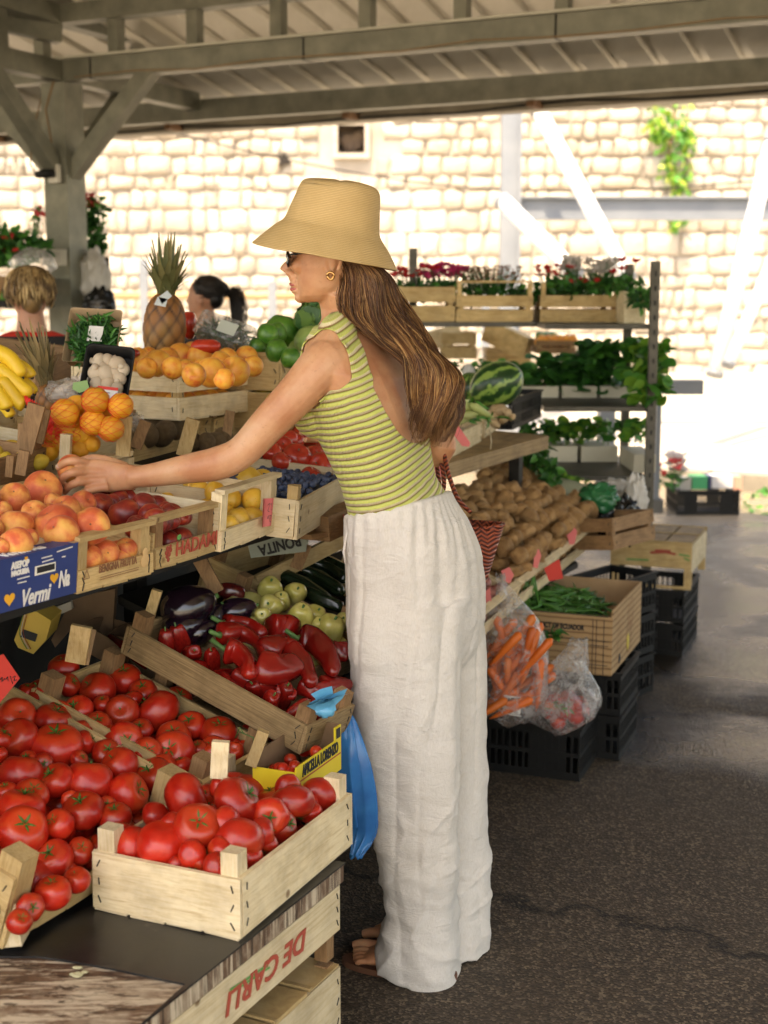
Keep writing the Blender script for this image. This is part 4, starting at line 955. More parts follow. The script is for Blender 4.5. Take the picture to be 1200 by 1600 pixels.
# apricots + oranges beyond
ap = [(247, 568, 18), (282, 557, 18), (312, 558, 17), (330, 582, 20), (215, 562, 16), (303, 586, 16), (372, 550, 14), (343, 570, 18), (367, 580, 20), (385, 558, 15), (262, 560, 15), (230, 575, 14), (355, 560, 14), (395, 572, 14), (270, 575, 15), (290, 575, 12), (316, 575, 13), (350, 592, 14), (232, 556, 12), (300, 548, 12)]
TA = Plane(1.185, -2.0, .02)
heap('apricot', TA, ap, 'orange apricot heaped in the two slat crate', 'apricots in the two slat crate', .15, (0, 0, 1, 1.05), specials={3: 'blushed apricot with stalk scar at the front of the two slat crate', 1: 'bright yellow apricot topmost beside the crate post'})
fill('apricot', mxD, WD, .34, .075, .026, 'apricot seen between the slats of its crate', 'apricots in the two slat crate'); fill('apricot', mxD, WD, .34, .01, .03, 'apricot in the bottom layer of the two slat crate', 'apricots in the two slat crate')
TB = Plane(1.17, -2.05, .25)
heap('lemon', TB, [(370, 549, 15), (396, 556, 20), (415, 583, 18), (438, 575, 13), (433, 594, 15), (412, 613, 15), (405, 600, 14), (420, 560, 16), (400, 575, 16), (440, 560, 13), (425, 605, 13), (455, 585, 14), (445, 610, 14), (430, 630, 14), (460, 560, 14), (420, 640, 13)], 'orange yellow lemon heaped beside the upper arm', 'lemons beside the upper arm', .07, (0, 0, 1, 1.05), specials={0: 'pointed yellow lemon standing on top of the apricot crate heap'})
# kiwis
heap('kiwi', Plane(1.08, -1.93, .12), [(215, 660, 16), (240, 665, 17), (262, 655, 15), (228, 680, 16), (255, 678, 15), (210, 645, 14), (205, 685, 14), (275, 670, 14), (335, 690, 12), (322, 692, 12), (350, 685, 12), (300, 690, 12)], 'brown kiwi in the crate under the apricots', 'kiwis under the apricot crate', .06, (0, 0, 1, 1.1))
# greens behind the shoulder
def one(kind, px, py, Y, rx, sc, label, group=None, rot=None, cat=None):
    q = P(px, py, Y); return fruit(kind, q, rx*mpp(q), label, group, rot or Matrix.Identity(3), sc, cat)
YG = 3.95
for z_, l_ in ((1.135, 'lower pale crate under the green papayas behind the shoulder'), (1.245, 'upper pale crate holding the green papayas behind the shoulder')):
    mxG_, wG_ = crate_frame(SW(3.26, -1.90, z_), SW(3.64, -1.90, z_)); wood_crate(mxG_, wG_, .34, .10, label=l_, mats=(W_X, W_P))
one('papaya', 441, 519, YG+.12, 29, (1, 1, .72), 'dark green melon behind the limes', None, Matrix.Rotation(R(20), 3, 'Y'), 'melon')
one('papaya', 418, 523, YG-.08, 18, (1, 1, .75), 'green papaya with yellowish shine on top of the green heap', 'green papayas', Matrix.Rotation(R(80), 3, 'X'))
one('papaya', 434, 521, YG-.04, 14, (1, 1, 1.0), 'lighter green papaya tucked behind the first one', 'green papayas')
one('papaya', 433, 549, YG-.16, 20, (1, 1, .72), 'dark green papaya lying in front of the green heap', 'green papayas', Matrix.Rotation(R(70), 3, 'Y'))
one('papaya', 455, 560, YG-.2, 17, (1, 1, .8), 'green papaya next to the bare shoulder', 'green papayas')
one('papaya', 402, 543, YG-.1, 15, (1, 1, .8), 'green papaya beside the clear plastic box', 'green papayas')
one('melon', 489, 535, YG, 30, (1, 1, .8), 'pale green melon behind the bare shoulder', 'pale melons')
one('melon', 466, 545, YG+.05, 16, (1, 1, .8), 'small pale melon between the dark melon and the shoulder', 'pale melons')
def cabbage(px, py, Y, rp, label, cat='cabbage', n=26, seed=1, group=None, mats=None):
    q = P(px, py, Y); r = rp*mpp(q); m = MB(); rr = random.Random(seed)
    m.ell((0, 0, 0), (r*.72, r*.72, r*.66), 0, 20, 14)
    for i in range(n):
        a_ = rr.uniform(0, 6.28); el = rr.uniform(-.5, 1.2); ctr = Vector((math.cos(a_)*math.cos(el), math.sin(a_)*math.cos(el), math.sin(el)))
        s_ = ctr.cross(UP).normalized(); u_ = s_.cross(ctr).normalized(); k = r*rr.uniform(.5, .75); vs = []; G = 7
        for a in range(G):
            for b in range(G):
                x = (a/(G-1)-.5)*2; y = (b/(G-1)-.5)*2; x *= math.sqrt(1-y*y/2); y0 = y*math.sqrt(1-(a/(G-1)*2-1)**2/2)
                ed = max(abs(x), abs(y0)); w_ = .10*math.sin(9*math.atan2(y0, x)+i)*ed**3
                vs.append(ctr*(r*.86 - k*.42*(x*x+y0*y0) + w_*r+ed**3*r*.18) + s_*x*k + u_*(y0*k+k*.25))
        m.add(vs, [(a*G+b, a*G+b+1, (a+1)*G+b+1, (a+1)*G+b) for a in range(G-1) for b in range(G-1)], 1 if rr.random() < .5 else 0, True)
    o = m.build('cabbage', mats or [CABL, CABD], None, Matrix.Translation(q)); tag(o, label, cat, group); return o
CABL = fruitmat('pale_cabbage_leaf', [(.3, (.08, .20, .03)), (.7, (.20, .34, .08))], .45, 18, sss=0); CABD = fruitmat('dark_cabbage_leaf', [(.3, (.02, .09, .02)), (.7, (.06, .18, .04))], .45, 18, sss=0)
cabbage(494, 503, YG+.1, 34, 'leafy green cabbage behind the bare shoulder', seed=2)

# ================================================================= PEPPERS (bent tubes)
S5 = (200, 840, 1/3, 1)
def smoothpath(pts, n=16):
    out = []; m_ = len(pts)
    for i in range(n+1):
        t_ = i/n*(m_-1); k = min(int(t_), m_-2); f = t_-k
        p0, p1, p2, p3 = pts[max(k-1, 0)], pts[k], pts[k+1], pts[min(k+2, m_-1)]
        out.append(.5*((2*p1)+(p2-p0)*f+(2*p0-5*p1+4*p2-p3)*f*f+(3*p1-p0-3*p2+p3)*f**3))
    return out
def pepper(pl, h, pts, r0, r1, mat, label, group, xf=S5, name='red_pepper', stem=True, bulge=.0, cat='pepper', seed=0):
    W3 = [pl.up(h).hit(xf[0]+a*xf[2], xf[1]+b*xf[2]) for a, b in pts]; k = mpp(W3[0])*xf[2]
    pts3 = smoothpath(W3, 18); m = MB(); rs = []; x = None; nn = 20
    for i, p in enumerate(pts3):
        u = i/(len(pts3)-1); d = (pts3[min(i+1, 18)]-pts3[max(i-1, 0)]).normalized()
        if x is None: x = d.cross(UP).normalized()
        x = (x-d*x.dot(d)).normalized(); y = d.cross(x)
        r = (r0*(1-u)+r1*u)*k*min(1, (u+.03)*9)**.5*min(1, (1-u+.02)*7)**.5*(1+bulge*math.sin(u*7+seed))
        rs.append([p + (x*math.cos(t)+y*math.sin(t))*r*(1+.13*math.cos(3*t+seed+u*2.2)*(1-u*.5)+.06*noise.noise(Vector((math.cos(t)*1.5+seed, math.sin(t)*1.5, u*5)))*2) for t in (2*math.pi*j/nn for j in range(nn))])
    m.rings(rs); o = m.build(name, mat); tag(o, label, cat, group)
    if stem:
        d = (pts3[0]-pts3[2]).normalized(); s = MB(); s.tube([pts3[0]+d*-.003, pts3[0]+d*.006, pts3[0]+d*.03+UP*.012], [.010, .005, .005], 8); s.build('stem', STEMG, o)
    return o
PP = Plane(.575, -1.25, .33); gpr = 'red peppers in the crate'
for i, (pts, r0, r1, lab) in enumerate((
    ([(430, 455), (520, 442), (600, 485), (640, 560)], 44, 16, 'curved glossy red pepper arching over the others'),
    ([(455, 520), (515, 540), (560, 590), (570, 650)], 52, 26, 'short red pepper with green stalk at the left rail'),
    ([(660, 420), (730, 425), (780, 450)], 58, 50, 'blocky dark red pepper below the light green ones'),
    ([(800, 470), (870, 490), (935, 560), (965, 640)], 62, 30, 'long red pepper with pale scar bending to the right'),
    ([(600, 600), (690, 625), (790, 600)], 66, 54, 'broad dark red pepper lying across the crate'),
    ([(750, 520), (825, 600), (860, 690)], 44, 26, 'slim red pepper hanging beside the broad one'),
    ([(450, 400), (560, 410), (640, 465)], 40, 26, 'red pepper behind the arching one'),
    ([(950, 525), (1030, 540)], 40, 36, 'red pepper at the right rail near the trousers'),
    ([(690, 715), (790, 745)], 30, 22, 'small red pepper low in the front corner'),
    ([(900, 700), (1040, 690)], 40, 30, 'dark red pepper seen under the front rail'),
    ([(640, 540), (720, 500), (780, 530)], 50, 40, 'red pepper wedged in the middle of the crate'),
    ([(500, 640), (600, 690), (700, 690)], 40, 34, 'dark red pepper in the shade of the left rail'),
    ([(800, 690), (880, 720), (940, 700)], 34, 30, 'red pepper in the bottom right of the crate'))):
    pepper(PP, .118 if i not in (8, 9, 11, 12) else .085, pts, r0*1.22, r1*1.25, RPEP, lab, gpr, seed=i*1.3, bulge=.08, stem=i in (0, 1, 3, 6))
fill('rpep', mxP1, WP1, .47, .002, .025, 'dark red pepper low in the crate beneath the others', gpr, 1, (1, .8, 1.9), x0=.03)
fill('gpep', mxP2, WP2, .36, .004, .034, 'light green pepper low in its crate', 'light green peppers', 1)
PP2 = Plane(.60, -1.30, .33)
for i, (a, b, rx, ry, ang, lab) in enumerate(((665, 245, 58, 42, 10, 'light green pepper at the back beside the dark one'), (782, 272, 52, 64, 20, 'tall light green pepper topmost of the light ones'), (672, 322, 58, 50, -20, 'light green pepper touching the aubergine'), (632, 368, 42, 42, 0, 'small light green pepper beside the aubergine'), (805, 380, 60, 52, 15, 'light green pepper in the centre of the light ones'), (872, 370, 52, 38, 30, 'light green pepper wedged behind two others'), (940, 440, 66, 58, 25, 'largest light green pepper towards the trousers'), (1010, 400, 44, 40, 0, 'light green pepper half hidden by the trousers'), (720, 300, 40, 40, 0, 'light green pepper deep in the pile'), (900, 420, 40, 40, 0, 'light green pepper under the largest one'))):
    q = PP2.up(.10).hit(200+a/3, 840+b/3); k = mpp(q)/3
    rt = Matrix.Rotation(R(ang), 3, 'Y') @ Matrix.Rotation(R(rng.uniform(20, 70)), 3, 'X')
    fruit('gpep', q, 1, lab, 'light green peppers', rt, (rx*k*1.15, rx*k*1.05, ry*k*1.5))
for (a, b, rx, ry, ang, lab, kd, hh) in ((285, 325, 100, 82, 70, 'large round glossy black aubergine at the back of the pepper crate', 'egg', .125), (262, 420, 78, 60, 80, 'black aubergine beneath the large round one', 'egg', .09), (510, 345, 72, 50, 75, 'black aubergine lying next to the light green peppers', 'egg', .105), (345, 440, 60, 44, 60, 'black aubergine showing only its shine beside the red peppers', 'egg', .09), (480, 255, 66, 42, 110, 'dark red pepper at the back of the crate', 'eggr', .10), (400, 380, 60, 46, 30, 'black aubergine deep between the two bigger ones', 'egg', .09)):
    q = (PP if a < 420 else PP2).up(hh).hit(200+a/3, 840+b/3); k = mpp(q)/3
    fruit(kd, q, 1, lab, None, Matrix.Rotation(R(15), 3, 'Z') @ Matrix.Rotation(R(ang), 3, 'Y'), (ry*k*1.3, ry*k*1.3, rx*k*1.05))
for i, (pts, r0) in enumerate((([(700, 170), (820, 220), (950, 300)], 34), ([(740, 140), (880, 180), (1010, 260)], 36), ([(780, 100), (920, 140), (1030, 200)], 34), ([(830, 250), (930, 300), (1010, 330)], 30), ([(900, 110), (1000, 150), (1060, 200)], 30))):
    pepper(Plane(.64, -1.34, .33), .075, pts, r0*1.1, r0*.9, CUC, ['dark courgette nearest to the light green peppers', 'long dark courgette second from the crate rail', 'dark courgette at the back of its crate', 'short dark courgette low beside the trousers', 'dark courgette in the far corner by the trousers'][i], 'dark courgettes', name='courgette', cat='courgette', seed=i, stem=False)
# chillies, small onions in brown cartons between the crates
def carton_tray(px, py, w, d, h, rz, label, pl=None):
    q = (pl or T0).up(.05).hit(px, py); x = Matrix.Rotation(R(rz), 3, 'Z') @ EW; nrm = (pl or T0).n; x = (x-nrm*x.dot(nrm)).normalized(); y = nrm.cross(x)
    mx = frame(q-x*w/2-y*d/2, x, y, nrm); m = MB(); nn = 8
    def wall_(a, b):
        a, b = Vector(a), Vector(b); vs = []
        for i in range(nn+1):
            p = a+(b-a)*i/nn; c = h*(1+.28*math.sin(math.pi*i/nn)); vs += [(p.x, p.y, 0), (p.x*1.0, p.y, c)]
        o_ = (b-a).cross(UP).normalized()*.002
        fs = [(2*i, 2*i+2, 2*i+3, 2*i+1) for i in range(nn)]
        m.add(vs, fs); m.add([Vector(v)+o_ for v in vs], [tuple(reversed(f)) for f in fs]); m.add([p for i in range(nn+1) for p in (Vector(vs[2*i+1]), Vector(vs[2*i+1])+o_)], [(2*i, 2*i+2, 2*i+3, 2*i+1) for i in range(nn)])
    for a, b in (((0, 0, 0), (w, 0, 0)), ((w, 0, 0), (w, d, 0)), ((w, d, 0), (0, d, 0)), ((0, d, 0), (0, 0, 0))): wall_(a, b)
    m.box(0, 0, -.002, w, d, .001); o = m.build('carton_tray', CARDD, None, mx); tag(o, label, 'carton tray', 'brown carton trays between the crates'); return mx
mc1 = carton_tray(222, 1028, .13, .11, .045, 0, 'brown carton tray holding dried red chillies')
mc2 = carton_tray(280, 1072, .13, .11, .045, 0, 'brown carton tray holding small red onions')
mc3 = carton_tray(172, 1018, .12, .10, .045, 0, 'brown carton tray with a round hole beside the back post')
for i in range(9):
    a_ = rng.uniform(-.5, .5); q = Vector((.02+i*.011, .03+rng.uniform(0, .03), .03+.012*rng.random()))
    m = MB(); m.tube([mc1 @ (q+Vector((math.cos(a_)*s*.02, s*.022, .012*math.sin(s)))) for s in range(4)], [.007, .008, .007, .002], 8)
    tag(m.build('chilli', RPEP), ['wrinkled red chilli in the carton tray'][0], 'chilli', 'red chillies in the carton tray')
m = MB(); m.tube([T0.up(.09).hit(172, 995), T0.up(.09).hit(200, 1015), T0.up(.09).hit(228, 1042)], [.009, .014, .006], 10); tag(m.build('chilli', RPEP), 'long red chilli lying across the brown carton trays', 'chilli')
for i, (px, py) in enumerate(((284, 1060), (292, 1072), (278, 1073), (300, 1082), (285, 1085), (310, 1075), (295, 1058), (303, 1066))):
    fruit('onion', T0.up(.075).hit(px, py), .013, 'small red onion in the brown carton tray', 'small onions in the tray')
# cherry tomatoes + yellow carton
CTP = Plane(.50, -1.25, .33)
ch = [(365, 1160, 8), (380, 1150, 8), (395, 1155, 7), (410, 1150, 7), (425, 1148, 8), (440, 1150, 9), (455, 1145, 8), (467, 1148, 9), (478, 1155, 9), (450, 1160, 8), (430, 1165, 8), (465, 1165, 9), (480, 1170, 9), (498, 1160, 11), (475, 1180, 9), (488, 1178, 9), (455, 1175, 8), (440, 1175, 8), (380, 1165, 7), (398, 1168, 7), (415, 1163, 7), (420, 1178, 7), (385, 1140, 7), (445, 1140, 7), (495, 1145, 8)]
heap('cherry', CTP, ch, 'cherry tomato in the dark crate above the yellow carton', 'cherry tomatoes', .045, (0, 0, 1, 1.15), specials={13: 'largest cherry tomato nearest the yellow carton corner'})
m = MB()
for i in range(5):
    q = CTP.up(.1).hit(368+i*28, 1150+rng.uniform(-6, 10)); m.tube([q, q+Vector(jot(3))*.02+UP*.02, q+Vector(jot(3))*.03+UP*.035], .0013, 5)
tag(m.build('vine_stalks', STEMG), 'thin green stalks sticking out of the cherry tomatoes', 'stalks', kind='stuff')
m = MB(); rr = random.Random(4)
q0 = CTP.up(.045); vs = [q0.hit(*p) for p in ((335, 1140), (530, 1165), (505, 1215), (380, 1215))]; m.add([p-UP*.02 for p in vs], [(0, 1, 2, 3)]); 
YEL = M('yellow_print_card', (.80, .60, .03), (.84, .66, .05), rough=.5)
yp = Plane(.50, -1.22, 0); A = yp.hit(452, 1232); B = yp.hit(532, 1190)
A = P(463, 1222, 2.42); B = P(533, 1186, 2.60); B.z = A.z = (A.z+B.z)/2-.0
mxY, WY_ = crate_frame(A, B)
yc = empty('yellow_carton', mxY); tag(yc, 'yellow carton with black lettering behind the big tomato crate', 'carton')
hY = .050; m = MB(); m.box(0, 0, -.03, WY_, .003, hY*.72); m.box(WY_*.86, 0, hY*.72, WY_, .003, hY*1.25); m.build('front_panel', YEL, yc)
m = MB(); m.box(-.003, .001, -.03, 0, .09, hY*.55); m.build('side_panel', YEL, yc); m = MB(); m.box(WY_, .001, -.03, WY_+.003, .09, hY*1.25); m.build('side_panel', CARDD, yc); m = MB(); m.box(0, .09, -.03, WY_, .093, hY); m.build('back_panel', CARDD, yc); m = MB(); m.box(.003, .004, -.028, WY_-.003, .089, -.024); m.build('bottom_panel', CARDD, yc)
text(yc, 'APICELLA LORENZO', .03, INK_K, (WY_*.52, -.0014, hY*.42), width=WY_*.80, bold=.0009)
m = MB(); m.box(.003, -.0010, hY*.08, WY_*.98, -.0002, hY*.13); m.build('printed_stripe', INK_R, yc)
m = MB(); m.box(WY_*.885, -.0012, hY*.78, WY_*.975, -.0004, hY*1.18); m.build('printed_label', INK_K, yc)
for i in range(10): fruit('cherry', mxY @ Vector((rng.uniform(.02, WY_-.02), rng.uniform(.02, .075), rng.uniform(.0, .03))), .013, 'cherry tomato inside the yellow carton', 'cherry tomatoes in the yellow carton')

# red handwritten price card at the left edge, brown posts
def free_card(pts, Y, mat, label, th=.0015, marks=None, name='price_card', cat='price card'):
    q = [P(a, b, Y) for a, b in pts]; m = MB(); nn = len(q); v = Vector((0, th, 0)); m.add(q+[p+v for p in q], [tuple(range(nn)), tuple(reversed(range(nn, 2*nn)))]+[(i, (i+1) % nn, nn+(i+1) % nn, nn+i) for i in range(nn)]); o = m.build(name, mat); tag(o, label, cat)
    if marks:
        m = MB()
        for ln in marks:
            p3 = [P(a, b, Y)-Vector((0, .0012, 0)) for a, b in ln]
            for a, b in zip(p3, p3[1:]): m.tube([a, b], .0007, 4)
        m.build('handwriting', INK_K, o)
    return o
free_card([(-30, 1035), (5, 1022), (14, 1035), (31, 1060), (0, 1098), (-30, 1090)], 2.45, REDC, 'red price card with black handwriting at the left edge', marks=[[(0, 1062), (4, 1058), (3, 1065), (8, 1060)], [(9, 1062), (12, 1057), (13, 1064)], [(16, 1056), (20, 1068)], [(20, 1058), (24, 1056), (22, 1064), (26, 1062)]])
# ================================================================= RIGHT SIDE OF THE STALL
FOAMW = M('cream_tray', (.48, .44, .33), (.58, .54, .42), rough=.6)
RK = M('rack_steel', (.06, .055, .042), (.11, .10, .078), rough=.5, metal=.4, scale=20)
# ---- upper display plank with white crates
PU = Plane(.992, -1.62, .05)
us = empty('display_shelf', loc=SW(4.1, -1.8, 0)); tag(us, 'grey wooden display shelf behind the woman holding corn and watermelon', 'shelf'); bpy.context.view_layer.update()
def up_(mb, name, mat): return par(mb.build(name, mat), us)
m = MB(); s0, s1, w0, w1 = 3.35, 4.80, -2.25, -1.66
vs = [tuple(SW(s, w, PU.z(w)+dz)) for dz in (-.055, -.006) for s in (s0, s1) for w in (w0, w1)]
m.add(vs, [(0, 2, 3, 1), (4, 5, 7, 6), (0, 1, 5, 4), (2, 6, 7, 3), (0, 4, 6, 2), (1, 3, 7, 5)]); up_(m, 'plank', W_O)
for s in (3.5, 4.7):
    for w in (-2.2, -1.75):
        m = MB(); sbox(m, s-.02, w-.02, 0, s+.02, w+.02, .935); up_(m, 'leg', DK)
m = MB(); sbox(m, 3.35, -1.95, .50, 5.0, -1.93, .55); up_(m, 'cross_rail', DK)
PUT = Plane(.992, -1.66, .05)
cW1, mxW1, WW1 = crate_px(PUT, (690, 722), (752, 688), .30, .065, post=.035, rail=False, label='cream crate with corn cobs and a pink tape on the display shelf', mats=(W_L, W_LP))
cW2, mxW2, WW2 = crate_px(PUT, (757, 683), (787, 662), .28, .055, post=.02, label='cream crate with tan roots beside the corn crate', mats=(W_L, W_LP))
CORN = fruitmat('corn_husk', [(.3, (.30, .40, .10)), (.7, (.55, .56, .24))], .5, 12, sss=0)
for i, (a, b, c, d, r) in enumerate(((700, 640, 728, 628, 9), (712, 630, 745, 640, 8), (722, 650, 756, 645, 7), (700, 660, 730, 655, 8), (735, 632, 765, 650, 7))):
    p, q = P(a, b, 4.55), P(c, d, 4.6); m = MB(); k = mpp(p)
    m.tube([p, p+(q-p)*.25, p+(q-p)*.6, q, q+(q-p)*.25], [r*k*.5, r*k, r*k*.9, r*k*.5, .002], 10)
    o = m.build('corn_cob', CORN); tag(o, ['corn cob in husk at the left end of the cream crate', 'corn cob lying on top in the cream crate', 'short corn cob near the crate post', 'corn cob low in the cream crate by the hair', 'corn cob pointing to the watermelon'][i], 'corn', 'corn cobs in husks')
    m = MB(); leafset(m, q, (.02, .02, .015), 4, .06, (0,), seed=i, narrow=.25); m.build('husk_leaf', LEAF, o)
ROOT = M('tan_root', (.38, .26, .13), (.52, .38, .22), rough=.8, scale=15, bump=.4)
for i, (a, b, r) in enumerate(((768, 648, 10), (780, 640, 11), (793, 645, 8), (772, 660, 9), (786, 655, 9), (800, 652, 6))):
    p = P(a, b, 4.85); k = mpp(p); m = MB(); m.ell((0, 0, 0), (r*k*1.3, r*k*.8, r*k*.8), 0, 14, 9, rotm(), lambda q, d, th, ph: q*(1+.3*noise.noise(d*2.5+Vector((i, 0, 0))))); tag(m.build('ginger_root', ROOT, None, Matrix.Translation(p)), 'knobbly tan root in the small cream crate', 'root', 'tan roots in the small crate')
m = MB(); pts = [P(765, 672, 4.6), P(768, 690, 4.58), P(766, 705, 4.58)]; m.tube(pts, .002, 5); tag(m.build('string', M('tan_string', (.5, .42, .28))), 'loose string hanging from the cream crate over the plank', 'string')
free_card([(706, 655), (718, 668), (735, 692), (733, 698), (722, 697), (706, 676)], 4.32, PINK, 'pink tape tail hanging from the corn crate over the plank', name='pink_tape', cat='tape')
free_card([(672, 722), (690, 722), (694, 742), (684, 748), (672, 744)], 3.6, PINK, 'pink paper tag showing between the elbow and the striped top', name='pink_tag', cat='tag')
# watermelon
def melon_mat():
    m, N, L, b = nt('watermelon_skin'); tc = N.new('ShaderNodeTexCoord'); v = tc.outputs['Object']
    mp = N.new('ShaderNodeMapping'); L.new(v, mp.inputs[0])
    sx = N.new('ShaderNodeSeparateXYZ'); L.new(v, sx.inputs[0]); at = N.new('ShaderNodeMath'); at.operation = 'ARCTAN2'; L.new(sx.outputs[1], at.inputs[0]); L.new(sx.outputs[0], at.inputs[1])
    ns = noise_tex(N, L, v, 3.0, 4, .6); ml = N.new('ShaderNodeMath'); ml.operation = 'MULTIPLY_ADD'; L.new(ns, ml.inputs[0]); ml.inputs[1].default_value = .9; L.new(at.outputs[0], ml.inputs[2])
    m2 = N.new('ShaderNodeMath'); m2.operation = 'MULTIPLY'; L.new(ml.outputs[0], m2.inputs[0]); m2.inputs[1].default_value = 9.0
    si = N.new('ShaderNodeMath'); si.operation = 'SINE'; L.new(m2.outputs[0], si.inputs[0])
    mr = N.new('ShaderNodeMapRange'); L.new(si.outputs[0], mr.inputs[0]); mr.inputs[1].default_value = -1; mr.inputs[2].default_value = 1
    c = ramp(N, L, mr.outputs[0], [(.35, (.012, .05, .012)), (.6, (.03, .12, .02)), (.85, (.22, .34, .07))]); L.new(c, b.inputs['Base Color']); b.inputs['Roughness'].default_value = .3; return m
WMM = melon_mat()
p = P(776, 601, 4.95); r = 40*mpp(p); m = MB(); m.ell((0, 0, 0), (1, 1, 1.12), 0, 36, 24)
o = m.build('watermelon', WMM, None, Matrix.Translation(p) @ Matrix.Rotation(R(62), 4, Vector((.2, 1, 0))) @ Matrix.Diagonal((r*.88, r*.88, r*.98, 1))); tag(o, 'striped green watermelon on the display shelf left of the rack', 'watermelon')
p = P(735, 612, 5.15); r = 28*mpp(p); o = m.build('watermelon', WMM, None, Matrix.Translation(p) @ Matrix.Rotation(R(30), 4, 'X') @ Matrix.Diagonal((r, r, r, 1))); tag(o, 'darker watermelon mostly hidden behind the first one and the hair', 'watermelon')
# black basket beside it
def plastic_crate(mx, W, L, H, label, group='black plastic crates', rows=3, fill_=None):
    t = empty('plastic_crate', mx); tag(t, label, 'plastic crate', group)
    for nm, (x0, y0, x1, y1), ax in (('end_wall', (0, 0, W, .006), 'x'), ('end_wall', (0, L-.006, W, L), 'x'), ('side_wall', (0, .0065, .006, L-.0065), 'y'), ('side_wall', (W-.006, .0065, W, L-.0065), 'y')):
        m = MB(); LL = (x1-x0) if ax == 'x' else (y1-y0); k = max(3, int(LL/.022))
        for z0, z1 in ((0, H*.16), (H*.46, H*.54), (H*.86, H)): m.box(x0, y0, z0, x1, y1, z1)
        for z0, z1 in ((H*.16, H*.46), (H*.54, H*.86)):
            for i in range(k+1):
                u = i/k*(LL-.007)
                if ax == 'x': m.box(x0+u, y0+.001, z0, x0+u+.007, y1-.001, z1)
                else: m.box(x0+.001, y0+u, z0, x1-.001, y0+u+.007, z1)
        # solid backing panel a little inside, handle slot left open
        if ax == 'x': m.box(x0+.05, y0+.0022, H*.16, x0+LL*.32, y0+.0038, H*.86); m.box(x0+LL*.68, y0+.0022, H*.16, x1-.05, y0+.0038, H*.86)
        m.build(nm, BLACKP, t)
    m = MB(); m.box(-.006, -.006, H, W+.006, .008, H+.007); m.box(-.006, L-.008, H, W+.006, L+.006, H+.007); m.box(-.006, .008, H, .008, L-.008, H+.007); m.box(W-.008, .008, H, W+.006, L-.008, H+.007); m.build('rim', BLACKP, t)
    m = MB(); m.box(.006, .006, .0, W-.006, L-.006, .005); m.build('base', BLACKP, t)
    return t
A = P(786, 664, 4.78); B = P(842, 628, 5.25); zz = PU.z(-1.66); 
A = Plane(zz, 0, 0).hit(800, 672); B = Plane(zz, 0, 0).hit(846, 652); mxk, Wk = crate_frame(A, B)
plastic_crate(mxk, Wk, .30, .11, 'black plastic basket at the far end of the display shelf', None)

# ---- potatoes etc.: sloping lower tier
PT = Plane(.535, -1.50, .38)
crates_r = []
for i, (a, b, lab) in enumerate((((862, 905), (926, 850), 'pale crate of potatoes nearest to the red price card'), ((800, 955), (862, 905), 'pale crate of potatoes and garlic with pink tape'), ((735, 1010), (798, 957), 'pale crate of onions beside the straw bag'))):
    cc, mxx, ww = crate_px(PT, a, b, .46, .075, post=.02, label=lab, mats=(W_L, W_LP), rail=True); crates_r.append((mxx, ww))
m = MB(); vs = [tuple(SW(s, w, PT.z(w)-.012+dz)) for dz in (-.02, 0) for s in (3.2, 4.75) for w in (-1.98, -1.52)]
m.add(vs, [(0, 2, 3, 1), (4, 5, 7, 6), (0, 1, 5, 4), (2, 6, 7, 3), (0, 4, 6, 2), (1, 3, 7, 5)]); up_(m, 'lower_shelf', DK)
for s in (3.4, 4.6):
    m = MB(); sbox(m, s-.02, -1.60, 0, s+.02, -1.56, .50); up_(m, 'leg', DK)
S6 = (640, 600, .23333, 1)
pots = [(415, 745, 62), (480, 680, 60), (500, 605, 52), (575, 640, 50), (640, 565, 55), (705, 530, 68), (830, 600, 85), (560, 545, 52), (690, 645, 46), (675, 705, 62), (620, 770, 62), (520, 740, 42), (800, 760, 66), (790, 830, 66), (870, 695, 62), (980, 740, 58), (1030, 800, 52), (900, 780, 36), (950, 875, 80), (930, 930, 72), (730, 840, 48), (800, 880, 60), (560, 830, 50), (500, 820, 52), (1130, 850, 54), (770, 935, 40), (840, 945, 30), (885, 985, 36), (810, 990, 40), (700, 1010, 70), (660, 1000, 50), (940, 1040, 42), (850, 1040, 28), (1000, 960, 44), (1190, 970, 42), (1070, 870, 50), (660, 830, 50), (620, 880, 45), (700, 920, 45), (450, 780, 50), (360, 760, 50), (350, 810, 45), (600, 600, 45), (740, 590, 50), (760, 680, 45), (860, 860, 45), (1000, 880, 45), (560, 920, 45), (340, 700, 45), (720, 770, 45), (880, 640, 45), (600, 700, 40), (930, 690, 40)]
rng2 = random.Random(11)
for i, (a, b, r) in enumerate(pots):
    px, py = 640+a*.23333, 600+b*.23333
    hgt = .115 + .06*max(0, 1-((px-790)/130)**2) if b < 900 else .085
    q = PT.up(hgt).hit(px, py); rr = r*.23333*mpp(q)*1.13; rt = Matrix.Rotation(rng2.uniform(-.7, .5), 3, 'Y') @ Matrix.Rotation(rng2.uniform(-.6, .6), 3, 'Z')
    sm = 1100 > 0 and (b > 920 and a < 900 and r < 45)
    fruit('potato', q+(q-O).normalized()*rr*.2, rr, {6: 'largest pale potato on the top right of the heap', 5: 'potato crowning the heap under the dark greens', 18: 'long pale potato pointing down towards the crate rail', 24: 'cut looking potato at the right end of the heap', 0: 'oblong potato at the left edge of the heap'}.get(i, 'brown potato in the heap behind the straw bag'), 'potatoes in the heap', rt, (rng2.uniform(1.0, 1.25), rng2.uniform(.62, .8), rng2.uniform(.6, .75)) if not sm else (1, .95, .9))
for k_, (mxx, ww) in enumerate(crates_r[:2]): fill('potato', mxx, ww, .46, .005, .038, 'brown potato low in its crate under the heap', 'potatoes in the heap', 3, (1.1, .75, .72))
